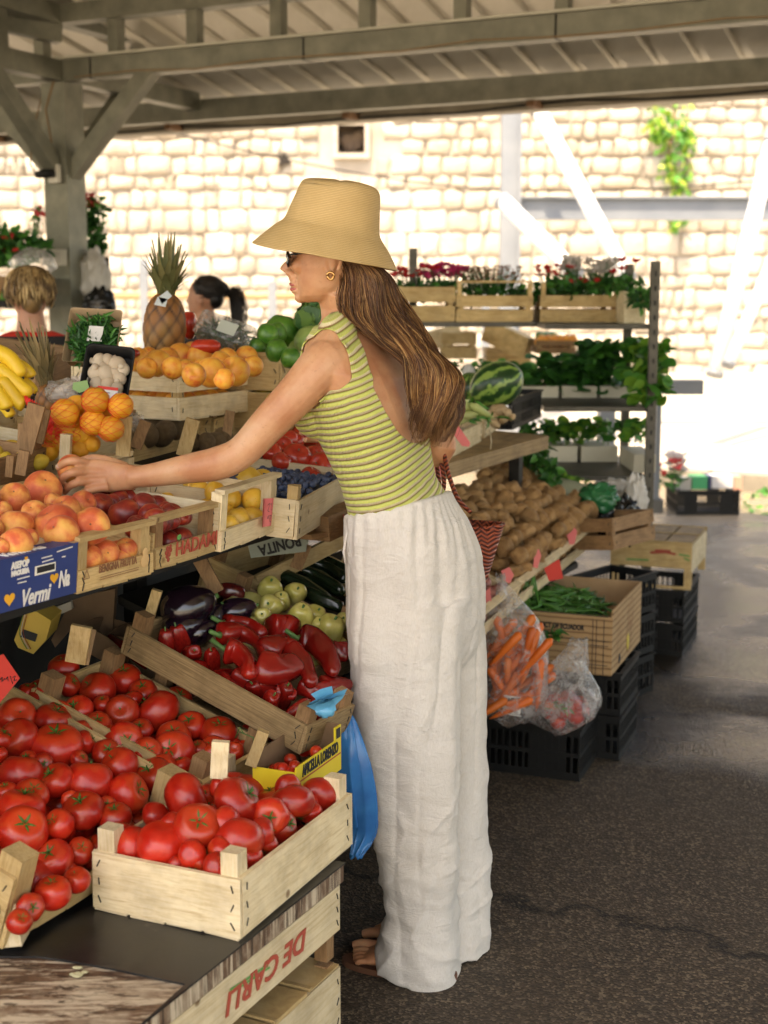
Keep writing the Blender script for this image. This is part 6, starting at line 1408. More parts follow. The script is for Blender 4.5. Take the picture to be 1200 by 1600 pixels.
seedlings(P(990, 672, YR2+.25), (.04, .12, .04), 60, .05, 'bright green seedlings between the posts on the lowest shelf', 8, [LEAFB, LEAF])
seedlings(P(745, 575, YR1-.2), (.16, .1, .03), 90, .035, 'small herb seedlings behind the watermelons', 9)
m = MB(); q = P(732, 585, YR1-.35); m.ell((0, 0, 0), (.03, .03, .045), 0, 14, 9); tag(m.build('garden_ornament', M('pale_stone_grey', (.45, .45, .42), rough=.8), None, Matrix.Translation(q)), 'small pale grey cup among the herbs near the hair', 'cup')

# ================================================================= FAR RIGHT AND BACKGROUND CLUTTER
t0 = P(1105, 800, 9.0)
def gbox(a, b, c, d, Y, th, mat, name, label, cat, group=None):
    """box whose front face spans photo pixels (a,b)-(c,d) at depth Y"""
    p, q = P(a, b, Y), P(c, d, Y); m = MB(); m.box(p.x, Y, min(p.z, q.z), q.x, Y+th, max(p.z, q.z)); o = m.build(name, mat); tag(o, label, cat, group); return o
Yk = CAM_H/math.tan(PITCH+math.atan((805-800)/FPX)); q1 = P(1058, 805, Yk); q2 = P(1155, 805, Yk)
plastic_crate(Matrix.Translation((q1.x, Yk, 0)), q2.x-q1.x, .4, P(0, 768, Yk).z, 'black plastic crate standing alone on the ground at the right', None)
gbox(1081, 765, 1106, 745, Yk+.05, .15, M('green_pack', (.02, .30, .12), rough=.4), 'carton', 'green pack lying on the far black crate', 'pack')
o = gbox(1112, 763, 1146, 744, Yk+.06, .15, M('white_pack', (.60, .60, .62), rough=.4), 'carton', 'white pack with faint blue letters on the far black crate', 'pack')
gbox(1063, 768, 1080, 748, Yk+.05, .15, M('grey_pack', (.42, .40, .36), rough=.6), 'carton', 'pale grey pack at the left of the far black crate', 'pack')
gbox(1107, 764, 1112, 744, Yk+.08, .15, M('navy_pack', (.02, .03, .15), rough=.4), 'carton', 'narrow dark blue pack between the green and white packs', 'pack')
gbox(1147, 766, 1160, 745, Yk+.08, .15, M('pink_pack', (.60, .30, .22), rough=.5), 'carton', 'pale orange pack at the right of the far black crate', 'pack')
flowers(P(1045, 738, Yk-.1), (.08, .08, .08), 12, FLR['red'], 'red flowers beside the grey post above the far black crate', seed=21, size=.035, leaves=40)
flowers(P(1055, 730, Yk), (.06, .08, .09), 22, FLR['white'], 'white flowers beside the grey post above the far black crate', seed=22, size=.05, leaves=40)
# grey posts and dark horizontal beam
gbox(1022, 780, 1036, 580, 8.6, .12, BLUEST, 'post', 'blue grey post on a concrete foot behind the rack', 'post')
gbox(1020, 803, 1037, 781, 8.58, .16, M('concrete_foot', (.12, .11, .10), (.18, .17, .15), rough=.9), 'concrete_block', 'dark concrete foot of the blue grey post behind the rack', 'block')
gbox(1040, 617, 1100, 594, 9.5, .12, M('dark_blue_paint', (.035, .045, .06), (.05, .06, .075), rough=.5), 'beam_end', 'short dark blue beam end sticking out right of the rack', 'beam')
gbox(935, 770, 962, 640, 9.2, .15, BLUEST, 'post', 'blue grey post seen through the lower shelves of the rack', 'post')
gbox(1015, 583, 1046, 560, 8.0, .3, W_B, 'wooden_box', 'brown box edge behind the right rack post', 'box')
def prod_box(a, b, c, d, Y, label, kinds, mat=W_X):
    p, q = P(a, b, Y), P(c, d, Y); mxx = Matrix.Translation((p.x, Y, p.z)); H = P(a, d, Y).z-p.z
    wood_crate(mxx, q.x-p.x, .35, H, gap=True, label=label, mats=(mat, W_P), group='crates in the background'); return mxx
prod_box(690, 560, 745, 520, 8.6, 'pale crate in the bright background left of the rack shelf gap', None)
prod_box(760, 572, 830, 545, 8.8, 'pale crate standing behind the watermelon in the background', None)
m = MB(); m.bar(P(760, 515, 8.8), P(825, 545, 8.6), .06, .14); tag(m.build('tilted_board', W_X), 'tilted pale board seen through the gap below the flower crates', 'board')
m = MB(); m.bar(P(640, 540, 8.9), P(720, 520, 8.9), .06, .12); tag(m.build('tilted_board', W_L), 'pale board leaning behind the hair in the background', 'board')
prod_box(838, 552, 900, 532, 8.4, 'dark crate of orange fruit seen through the rack', None, W_B)
for i in range(12):
    q = P(842+i*4.8, 534-(i % 2)*4, 8.45); fruit('apricot', q, .03, 'orange fruit in the crate seen through the rack', 'orange fruit behind the rack')
for i in range(3):
    q = P(846+i*8, 527, 8.55); fruit('papaya', q, .035, 'green fruit in the crate seen through the rack', 'green fruit behind the rack')
# litter
for i, (a, b) in enumerate(((1180, 775), (1183, 790), (1195, 800))):
    q = Plane(0.01, 0, 0).hit(a, b); m = MB(); leafset(m, q, (.15, .1, .005), 8, .09, (0,), seed=i+40); tag(m.build('fallen_leaves', LEAF), ['scattered green leaves on the ground, farthest patch at the right edge', 'scattered green leaves on the ground, middle patch at the right edge', 'scattered green leaves on the ground, nearest patch at the right edge'][i], 'leaves', kind='stuff')
# ================================================================= PEOPLE
FW = Vector((-.90, .436, 0)).normalized(); RT = Vector((.436, .90, 0)).normalized()      # her forward and her right
def skin_mat(name, a, b_, c):
    m, N, L, b = nt(name); v = coords(N, L, 'Object', rand=False)
    col = ramp(N, L, noise_tex(N, L, v, 9, 5, .6), [(.34, a), (.5, b_), (.66, c)])
    col = mixc(N, L, ramp(N, L, noise_tex(N, L, v, 160, 2, .5), [(.62, (0, 0, 0)), (.78, (.35, .35, .35))]), col, tuple(x*.7 for x in a))
    L.new(col, b.inputs['Base Color']); b.inputs['Roughness'].default_value = .48
    b.inputs['Subsurface Weight'].default_value = .18; b.inputs['Subsurface Radius'].default_value = (1, .35, .18); b.inputs['Subsurface Scale'].default_value = .012
    bumpn(N, L, noise_tex(N, L, v, 380, 3, .6), b, .12, .001); return m
SKIN = skin_mat('skin', (.50, .215, .105), (.60, .305, .16), (.66, .38, .22))
SKIN2 = skin_mat('ruddy_skin', (.42, .19, .11), (.50, .25, .15), (.55, .30, .19))
def oval(c, X, Y, n=24, pw=2.0):
    out = []
    for j in range(n):
        t = 2*math.pi*j/n; ct, st = math.cos(t), math.sin(t)
        out.append(Vector(c)+Vector(X)*(abs(ct)**(2/pw)*(1 if ct > 0 else -1))+Vector(Y)*(abs(st)**(2/pw)*(1 if st > 0 else -1)))
    return out
def loft(mb, rs, n=24): mb.rings([oval(*r[:3], n=n, pw=(r[3] if len(r) > 3 else 2.0)) for r in rs])
def limb(mb, pts, rad, n=16, sub=6, flat=1.0, up=None):
    q = smoothpath([Vector(p) for p in pts], sub*(len(pts)-1)); rr = smoothpath([Vector((r, 0, 0)) for r in rad], sub*(len(pts)-1))
    mb.tube(q, [r.x for r in rr], n, flat=flat, up=up)
def recenter(me, c):
    me.transform(Matrix.Translation(-Vector(c))); return me
def garment(body, field, off, mat, name, parent, base, thick=.0022, extra=None):
    """clip a shell off the body where field > 0 and lift it along the normal"""
    bm = bmesh.new(); bm.from_mesh(body); bmesh.ops.triangulate(bm, faces=bm.faces[:]); bm.normal_update(); bm.verts.index_update()
    P_ = [v.co+base for v in bm.verts]; F = [field(p, v.normal) for p, v in zip(P_, bm.verts)]
    Q = [p+v.normal*(off if extra is None else off+extra(p)) for p, v in zip(P_, bm.verts)]
    vs, fs, cache, keep = [], [], {}, {}
    def vk(i):
        if i not in keep: keep[i] = len(vs); vs.append(Q[i])
        return keep[i]
    def ek(i, j):
        k = (min(i, j), max(i, j))
        if k not in cache:
            t = F[i]/(F[i]-F[j]); cache[k] = len(vs); vs.append(Q[i].lerp(Q[j], t))
        return cache[k]
    for f in bm.faces:
        ids = [v.index for v in f.verts]; poly = []
        if all(F[i] <= 0 for i in ids): continue
        for a in range(3):
            i, j = ids[a], ids[(a+1) % 3]
            if F[i] > 0: poly.append(vk(i))
            if (F[i] > 0) != (F[j] > 0): poly.append(ek(i, j))
        if len(poly) >= 3: fs.append(tuple(poly))
    bm.free(); me = bpy.data.meshes.new(name); me.from_pydata([tuple(v-base) for v in vs], [], fs); me.materials.append(mat)
    me.polygons.foreach_set('use_smooth', [True]*len(fs)); me.update()
    o = link(name, me, parent)
    if thick: sd = o.modifiers.new('t', 'SOLIDIFY'); sd.thickness = thick; sd.offset = 1
    return o
# ---------------------------------------------------------------- the customer
def px3(x, y, Y): return P(x, y, Y)
YW = 2.88
B = MB()
def tz(px, py, Y, w, d, tilt=0, pw=2.3):
    f = (FW+UP*tilt); return (P(px, py, Y), RT*w, f*d, pw)
loft(B, [tz(648, 985, 2.93, .13, .085), tz(648, 925, 2.93, .145, .105), tz(645, 870, 2.92, .145, .108), tz(636, 825, 2.91, .138, .10), tz(624, 788, 2.90, .132, .096), tz(607, 750, 2.89, .124, .086), tz(592, 705, 2.88, .128, .096), tz(577, 655, 2.87, .140, .112), tz(567, 615, 2.87, .152, .112, .1), tz(561, 575, 2.87, .162, .098, .15), tz(556, 542, 2.88, .160, .076, .15), tz(550, 516, 2.89, .115, .062, .1, 2.0), tz(546, 502, 2.89, .066, .057, .1, 2.0), tz(541, 484, 2.885, .051, .054, 0, 2.0), tz(537, 462, 2.875, .050, .056, 0, 2.0), tz(533, 440, 2.87, .052, .060, 0, 2.0)], 28)
# bust
for s in (-1, 1):
    c = P(572, 640, 2.87)+RT*s*.075+FW*.068; B.ell(c, (.058, .058, .055))
hp0 = P(549, 452, 2.875)
limb(B, [P(545, 492, 2.89), P(529, 522, 2.81), P(508, 562, 2.768)], [.030, .038, .040]); B.ell(hp0, (.052, .052, .05)); limb(B, [P(545, 492, 2.89), P(585, 524, 2.98), P(612, 552, 3.02)], [.030, .040, .046])
# left arm
Ls = P(512, 566, 2.765)
limb(B, [P(528, 575, 2.80), Ls, P(468, 612, 2.74), P(420, 662, 2.735), P(378, 706, 2.74), P(340, 724, 2.75), P(290, 733, 2.765), P(240, 742, 2.78), P(205, 746, 2.79)], [.043, .049, .0425, .0375, .0335, .0345, .030, .0245, .0222], 20)
# left hand
hand_r = [(P(210, 746, 2.79), UP*.026, RT*.019), (P(190, 745, 2.79), UP*.029, RT*.018), (P(170, 744, 2.79), UP*.034, RT*.017), (P(150, 743, 2.785), UP*.035, RT*.015), (P(138, 742, 2.78), UP*.031, RT*.012)]
loft(B, hand_r, 18)
for pts, r0 in (([(168, 730, 2.795), (139, 725, 2.785), (119, 720, 2.762), (101, 723, 2.765), (91, 733, 2.782)], .0092), ([(165, 739, 2.785), (136, 737, 2.775), (115, 738, 2.752), (100, 745, 2.757), (94, 755, 2.772)], .0094), ([(166, 750, 2.78), (139, 751, 2.772), (120, 754, 2.756), (107, 761, 2.762), (101, 770, 2.778)], .0090), ([(170, 760, 2.775), (147, 764, 2.768), (131, 770, 2.762), (121, 776, 2.772), (116, 782, 2.785)], .0080), ([(196, 732, 2.80), (172, 722, 2.822), (148, 717, 2.838), (130, 720, 2.845), (117, 728, 2.84)], .0105)):
    limb(B, [P(*p) for p in pts], [r0*1.25, r0*1.12, r0, r0*.9, r0*.72], 12, 5)
# right arm, elbow bent with the basket hanging from it
Rs = P(613, 566, 3.01)
elb = P(684, 702, 3.02)
limb(B, [P(598, 580, 2.98), Rs, P(650, 620, 3.03), P(676, 668, 3.03), elb, elb+FW*.06+UP*.005], [.050, .056, .048, .041, .039, .038], 20)
hw = elb+FW*.235+UP*.03+RT*.03
limb(B, [elb+FW*.03, elb+FW*.12+UP*.01+RT*.015, hw], [.038, .034, .025], 18)
loft(B, [(hw-FW*.01, UP*.026, RT*.019), (hw+FW*.04, UP*.033, RT*.016), (hw+FW*.075, UP*.033, RT*.013)], 16)
for i, l in enumerate((.066, .074, .068, .054)):
    p0 = hw+FW*.06+UP*(.026-i*.017); limb(B, [p0, p0+FW*l*.45+RT*.004, p0+FW*l*.72-RT*.012, p0+FW*l*.80-RT*.03], [.0095, .0088, .008, .0066], 10, 5)
limb(B, [hw+UP*.01, hw+FW*.03+UP*.038-RT*.01, hw+FW*.06+UP*.048-RT*.02], [.013, .0105, .008], 10, 5)
# legs and feet
def G(px, py): return Plane(0, 0, 0).hit(px, py)
def foot(heel, toe, side):
    d = (toe-heel); d.z = 0; L_ = .235; d.normalize(); s_ = Vector((d.y, -d.x, 0))*side        # s_: towards the little toe
    z0 = .018; c = lambda a, b, z: heel+d*a+s_*b+UP*(z0+z)
    loft(B, [(c(-.008, 0, .022), s_*.022, UP*.02), (c(.01, 0, .03), s_*.03, UP*.03), (c(.05, 0, .038), s_*.030, UP*.036), (c(.10, .002, .032), s_*.033, UP*.030), (c(.145, .004, .022), s_*.041, UP*.021), (c(.175, .004, .016), s_*.044, UP*.015), (c(.19, .004, .013), s_*.040, UP*.010)], 20)
    for i, (b, l, r) in enumerate(((-.035, .064, .0120), (-.0125, .056, .0076), (.006, .050, .0072), (.023, .042, .0070), (.039, .030, .0070))):
        limb(B, [c(.165, b*.85, .014), c(.185, b, .012+r*.4), c(.185+l*.5, b*1.04, .008+r*.6), c(.175+l, b*1.06, .001+r*.6)], [r*1.1, r*1.0, r*1.02, r*.85], 12, 5)
    ank = c(.055, 0, .075); limb(B, [c(.045, 0, .03), ank, c(.075, 0, .14)], [.034, .029, .031], 16); return c(.075, 0, .14), d, s_
nh, nt_ = G(703, 1530), G(548, 1506); fh_, ft_ = G(727, 1492), G(558, 1462)
a1, d1, s1_ = foot(nh, nt_, -1); a2, d2, s2_ = foot(fh_, ft_, 1)
limb(B, [P(635, 960, 2.85), P(650, 1190, 2.86), a1+UP*.2, a1], [.070, .046, .040, .032], 18); limb(B, [P(665, 960, 3.0), P(684, 1190, 3.01), a2+UP*.2, a2], [.070, .046, .040, .032], 18)
# head
HF = Vector((-.985, .15, -.05)).normalized(); HR = Vector((.15, .989, 0)).normalized(); HU = HR.cross(HF).normalized(); HO = P(522, 399, 2.865)
def hp_(x, y, z): return HO+HF*x+HR*y+HU*z
def hring(z, xf, xb, w, pw=2.2): return (hp_((xf+xb)/2, 0, z), HF*(xf-xb)/2, HR*w, pw)
loft(B, [hring(-.093, .064, .020, .016), hring(-.089, .074, .006, .028), hring(-.080, .080, -.012, .042), hring(-.066, .078, -.030, .052), hring(-.048, .079, -.052, .060), (hp_(-.001, 0, -.025), HF*.082, HR*.067, 2.2), hring(0, .079, -.086, .068), hring(.018, .083, -.088, .070), hring(.04, .082, -.088, .070), hring(.065, .070, -.080, .064), hring(.085, .045, -.060, .045), hring(.095, .02, -.03, .02)], 32)
limb(B, [hp_(.078, 0, .012), hp_(.086, 0, -.004), hp_(.103, 0, -.0185), hp_(.109, 0, -.0265)], [.0075, .008, .0092, .0092], 12)
B.ell(hp_(.086, 0, -.022), (.022, .011, .018), rot=Matrix((HF, HR, HU)).transposed()); B.ell(hp_(.084, 0, -.040), (.014, .020, .014), rot=Matrix((HF, HR, HU)).transposed())
for s in (-1, 1): B.ell(hp_(.093, s*.011, -.031), (.0095, .0085, .0075)); B.ell(hp_(.066, s*.032, -.018), (.020, .020, .017)); B.ell(hp_(.078, s*.020, .016), (.012, .022, .008))
limb(B, [hp_(.09, 0, -.034), hp_(.0865, 0, -.044)], [.007, .008], 10)
B.ell(hp_(.081, 0, -.055), (.015, .022, .010), rot=Matrix((HF, HR, HU)).transposed()); B.ell(hp_(.081, 0, -.068), (.014, .019, .008), rot=Matrix((HF, HR, HU)).transposed()); B.ell(hp_(.074, 0, -.083), (.0145, .018, .011), rot=Matrix((HF, HR, HU)).transposed())
limb(B, [hp_(-.02, 0, -.06), P(541, 478, 2.885)], [.052, .052], 20)
for s in (-1, 1):      # ears
    e = MB(); pts = [hp_(-.012+.016*math.cos(t)-.004*math.sin(t), s*(.071+.006*math.cos(t+2.5)), -.012+.030*math.sin(t)) for t in (k*.5 for k in range(-3, 9))]; B.tube(pts, .0045, 8); B.ell(hp_(-.010, s*.068, -.012), (.008, .006, .022))
    B.ell(hp_(-.004, s*.069, -.037), (.007, .005, .008))
body_me = voxel(B, .0027, 5, 'person', .5)
base = Vector((nh.x-.05, nh.y+.08, 0)); recenter(body_me, base); body_me.materials.append(SKIN)
woman = link('person', body_me); woman.location = base
tag(woman, 'woman in straw hat, striped top and white trousers reaching for a peach', 'person')
bpy.context.view_layer.update()
def wchild(mb, name, mats):
    mb.v = [tuple(Vector(v)-base) for v in mb.v]; o = mb.build(name, mats, woman); return o
# lips, nails
LIP = M('lip_colour', (.42, .11, .09), rough=.35)
m = MB(); rH = Matrix((HF, HR, HU)).transposed()
m.ell(hp_(.0845, 0, -.0545), (.0135, .0215, .0052), rot=rH, fn=lambda q, d, th, ph: q+Vector((.0, 0, .0015*math.cos(th*2)))); m.ell(hp_(.0835, 0, -.0645), (.0135, .0185, .0062), rot=rH)
wchild(m, 'lips', LIP)
m = MB(); pc = P(112, 733, 2.797)
for (a_, b_, y_) in ((94, 729, 2.775), (96, 751, 2.768), (103, 766, 2.773), (118, 779, 2.779)):
    q = P(a_, b_, y_); n_ = (q-pc).normalized(); n_ = (n_+Vector((-.2, -.6, .3))).normalized(); s_ = n_.orthogonal().normalized(); u_ = n_.cross(s_); m.ell(q+n_*.0058, (.0055, .0042, .0012), 0, 10, 6, Matrix((u_, s_, n_)).transposed())
wchild(m, 'fingernails', M('nail', (.66, .40, .32), rough=.3))
# sunglasses
m = MB()
for s in (-1, 1):
    m.rings([[hp_(.089-.012*abs(math.cos(t))*.6*(1 if s*math.cos(t) > 0 else 0), s*.034+.024*math.cos(t)*k, -.004+.017*math.sin(t)*k) + HF*dz for t in (2*math.pi*j/24 for j in range(24))] for k, dz in ((.98, 0), (1.0, .003), (.3, .0055))], 0)
    m.tube([hp_(.082, s*.058, .004), hp_(.04, s*.073, .006), hp_(-.005, s*.076, .003)], .0022, 6)
m.tube([hp_(.091, -.011, .0), hp_(.093, 0, .003), hp_(.091, .011, .0)], .002, 6)
wchild(m, 'sunglasses', M('black_acetate', (.008, .007, .006), rough=.08))
m = MB(); t0 = hp_(-.006, -.082, -.043); m.tube([t0+HF*.0068*math.cos(t)+HU*.0072*math.sin(t)-HR*.002*math.sin(t) for t in (k*.45 for k in range(15))], .0028, 8); wchild(m, 'earring', M('gold', (.62, .36, .14), rough=.22, metal=.9))
# ---- hat
ht_x = (HF*.98+HU*.20).normalized(); ht_y = HR; ht_z = ht_y.cross(ht_x).normalized(); hO = P(508, 398, 2.865)
prof_ = [(-.001, .150, .150, 0), (.012, .139, .138, 0), (.028, .124, .122, 0), (.044, .109, .106, .0), (.058, .0985, .094, -.004), (.072, .0945, .089, -.006), (.095, .0905, .0855, -.008), (.120, .0855, .082, -.010), (.142, .081, .078, -.012), (.1535, .0765, .073, -.012), (.160, .066, .063, -.012), (.163, .045, .043, -.012), (.1645, .02, .02, -.012)]
prof = [((a if a < .05 else .05+(a-.05)*.86), b, c, d) for a, b, c, d in prof_]
profs = smoothpath([Vector((a, b, c)) for a, b, c, d in prof], 60); shf = smoothpath([Vector((d, 0, 0)) for a, b, c, d in prof], 60)
m = MB(); rs = []
for q, sh in zip(profs, shf):
    h, a_, b_ = q; r_ = []
    for j in range(96):
        t = 2*math.pi*j/96; ed = max(0, 1-h/.05)
        dr = .0030*math.sin(3*t+.7)*ed + .0012*noise.noise(Vector((math.cos(t)*2, math.sin(t)*2, h*20)))
        dz = .0035*math.sin(2*t+1.0)*ed - .012*ed*ed*max(0, -math.cos(t))
        r_.append(hO+ht_x*(sh.x+(a_+dr)*math.cos(t))+ht_y*((b_+dr)*math.sin(t))+ht_z*(h+dz+(.003*math.sin(t*2+.4) if h > .135 else 0)))
    rs.append(r_)
m.rings(rs, cap=False); last = len(rs)*96; m.v.append(tuple(hO+ht_z*(.05+.1145*.86)-ht_x*.012)); 
for j in range(96): m.f.append(((len(rs)-1)*96+j, (len(rs)-1)*96+(j+1) % 96, last)); m.m.append(0); m.sm.append(True)
def straw():
    m_, N, L, b = nt('woven_straw'); tc = N.new('ShaderNodeTexCoord'); v = tc.outputs['Object']
    mp = N.new('ShaderNodeMapping'); L.new(v, mp.inputs[0])
    dz = N.new('ShaderNodeVectorMath'); dz.operation = 'DOT_PRODUCT'; L.new(v, dz.inputs[0]); dz.inputs[1].default_value = tuple(ht_z)
    dx = N.new('ShaderNodeVectorMath'); dx.operation = 'DOT_PRODUCT'; L.new(v, dx.inputs[0]); dx.inputs[1].default_value = tuple((ht_x*.8+ht_y*.6))
    def si(o, k):
        a_ = N.new('ShaderNodeMath'); a_.operation = 'MULTIPLY'; L.new(o, a_.inputs[0]); a_.inputs[1].default_value = k
        s_ = N.new('ShaderNodeMath'); s_.operation = 'SINE'; L.new(a_.outputs[0], s_.inputs[0]); return s_.outputs[0]
    pr = N.new('ShaderNodeMath'); pr.operation = 'MULTIPLY'; L.new(si(dz.outputs['Value'], 3600), pr.inputs[0]); L.new(si(dx.outputs['Value'], 2300), pr.inputs[1])
    ad = N.new('ShaderNodeMath'); ad.operation = 'ADD'; L.new(pr.outputs[0], ad.inputs[0]); L.new(si(dz.outputs['Value'], 1900), ad.inputs[1])
    mr = N.new('ShaderNodeMapRange'); L.new(ad.outputs[0], mr.inputs[0]); mr.inputs[1].default_value = -2; mr.inputs[2].default_value = 2
    c = ramp(N, L, mr.outputs[0], [(.1, (.44, .275, .10)), (.5, (.62, .42, .18)), (.9, (.74, .54, .27))])
    c = mixc(N, L, ramp(N, L, noise_tex(N, L, v, 24, 5, .6), [(.4, (0, 0, 0)), (.75, (.45, .45, .45))]), c, (.50, .32, .12))
    L.new(c, b.inputs['Base Color']); b.inputs['Roughness'].default_value = .65; bumpn(N, L, mr.outputs[0], b, .6, .0015); return m_
hat = wchild(m, 'straw_hat', straw()); sd = hat.modifiers.new('t', 'SOLIDIFY'); sd.thickness = .0025; sd.offset = -1
# ---- striped top
ax_s = (P(573, 650, 2.87)-P(618, 780, 2.90)).normalized()
def stripes():
    m_, N, L, b = nt('striped_knit'); tc = N.new('ShaderNodeTexCoord'); v = tc.outputs['Object']
    wv = noise_tex(N, L, v, 7, 2, .5)
    dp = N.new('ShaderNodeVectorMath'); dp.operation = 'DOT_PRODUCT'; L.new(v, dp.inputs[0]); dp.inputs[1].default_value = tuple(ax_s)
    w2 = N.new('ShaderNodeMath'); w2.operation = 'MULTIPLY_ADD'; L.new(wv, w2.inputs[0]); w2.inputs[1].default_value = .022; L.new(dp.outputs['Value'], w2.inputs[2])
    k = N.new('ShaderNodeMath'); k.operation = 'MULTIPLY'; L.new(w2.outputs[0], k.inputs[0]); k.inputs[1].default_value = 1/.0148
    fr = N.new('ShaderNodeMath'); fr.operation = 'FRACT'; L.new(k.outputs[0], fr.inputs[0])
    c = ramp(N, L, fr.outputs[0], [(.0, (.70, .60, .36)), (.17, (.72, .66, .36)), (.24, (.52, .56, .11)), (.56, (.60, .61, .17)), (.68, (.36, .43, .07)), (.77, (.20, .13, .03)), (.86, (.30, .19, .07)), (.93, (.70, .58, .36))])
    L.new(c, b.inputs['Base Color']); b.inputs['Roughness'].default_value = .75; b.inputs['Sheen Weight'].default_value = .15
    dr = N.new('ShaderNodeVectorMath'); dr.operation = 'DOT_PRODUCT'; L.new(v, dr.inputs[0]); dr.inputs[1].default_value = tuple((RT*.75-FW*.65))
    k2 = N.new('ShaderNodeMath'); k2.operation = 'MULTIPLY'; L.new(dr.outputs['Value'], k2.inputs[0]); k2.inputs[1].default_value = 1500
    s2 = N.new('ShaderNodeMath'); s2.operation = 'SINE'; L.new(k2.outputs[0], s2.inputs[0])
    k3 = N.new('ShaderNodeMath'); k3.operation = 'MULTIPLY'; L.new(fr.outputs[0], k3.inputs[0]); k3.inputs[1].default_value = 6.283
    s3 = N.new('ShaderNodeMath'); s3.operation = 'SINE'; L.new(k3.outputs[0], s3.inputs[0])
    p1 = bumpn(N, L, s3.outputs[0], b, .7, .0035); bumpn(N, L, s2.outputs[0], b, .35, .001, p1); return m_
spine = [(788, 624, 2.90), (750, 607, 2.89), (705, 592, 2.88), (655, 577, 2.87), (615, 567, 2.87), (575, 561, 2.87), (542, 556, 2.88), (516, 550, 2.89), (500, 546, 2.89)]
SP = [P(x, y, Y) for y, x, Y in spine]
def spine_at(z):
    if z <= SP[0].z: return SP[0]
    for a, b in zip(SP, SP[1:]):
        if a.z <= z <= b.z: return a.lerp(b, (z-a.z)/(b.z-a.z))
    return SP[-1]
zS = lambda py: P(560, py, 2.84).z
z_scoop, z_top = zS(690), zS(500)
ARML = [P(452, 628, 2.737), P(378, 706, 2.74), P(290, 733, 2.765)]; ARMR = [P(662, 640, 3.03), P(684, 702, 3.02), P(684, 702, 3.02)+FW*.15]
def segd(p, a, b):
    ab = b-a; t = max(0, min(1, (p-a).dot(ab)/ab.length_squared)); return (p-a-ab*t).length
def f_top(p, nrm):
    if p.z < zS(830) or p.z > z_top+.04: return -1
    c = spine_at(p.z); a = (p-c).dot(RT); b_ = (p-c).dot(FW)
    if abs(a) > .20 or b_ > .158 or b_ < -.17: return -.05
    dl = min(segd(p, ARML[i], ARML[i+1]) for i in range(len(ARML)-1))-.060; dl = min(dl, min(segd(p, ARMR[i], ARMR[i+1]) for i in range(len(ARMR)-1))-.060)
    if dl < -.002: return dl
    # arm exclusion ellipse around each shoulder
    aa = abs(a); e = math.hypot((aa-.222)/.092, (p.z-(zS(532)))/.140)-1
    f1 = e*.07
    hw_s = .080+.040*max(0, min(1, (zS(525)-p.z)/.10)); f2 = ((aa/hw_s)**3+(max(0, z_top+.06-p.z)/(z_top+.06-z_scoop))**3-1)*.05 if b_ < 0 else 0
    if b_ < .0: pass
    else: f2 = ((aa/.088)**2.6+(max(0, z_top+.06-p.z)/(z_top+.06-zS(600)))**2.6-1)*.05
    if p.z > z_top-.045 and aa < .09: f2 = min(f2, (aa-.082))
    f3 = p.z-zS(815)
    return min(f1, f2, f3, dl)
garment(body_me, f_top, .0022, stripes(), 'striped_top', woman, base, .0028)
# ---- trousers
T_ = MB()
def tp(px, py, Y, b, a, tilt=0, pw=2.2): return (P(px, py, Y), RT*b, (FW-UP*tilt)*a, pw)
loft(T_, [tp(622, 786, 2.90, .138, .104, .25), tp(625, 800, 2.90, .142, .108, .24), tp(634, 828, 2.91, .156, .124, .15), tp(643, 865, 2.92, .166, .136, .08), tp(647, 910, 2.93, .172, .142), tp(648, 960, 2.93, .176, .140), tp(648, 1010, 2.93, .178, .128), tp(650, 1040, 2.93, .16, .10)], 40)
loft(T_, [tp(640, 930, 2.87, .105, .125), tp(636, 1000, 2.86, .100, .120), tp(635, 1100, 2.855, .098, .116), tp(643, 1200, 2.855, .092, .106), tp(654, 1330, 2.855, .084, .091), tp(660, 1420, 2.86, .08, .080), tp(657, 1465, 2.86, .083, .086, -.1), tp(652, 1498, 2.865, .086, .094, -.2), tp(652, 1514, 2.87, .087, .098, -.26)], 40)
loft(T_, [tp(664, 930, 3.0, .10, .12), tp(676, 1000, 3.0, .095, .118), tp(682, 1100, 3.005, .09, .114), tp(688, 1200, 3.01, .088, .110), tp(695, 1330, 3.015, .084, .104), tp(698, 1420, 3.0, .084, .100), tp(701, 1474, 2.985, .086, .098, -.06)], 40)
tme = voxel(T_, .0048, 8, 'trousers', .5)
ztop = P(622, 786, 2.90).z; zbot = .03
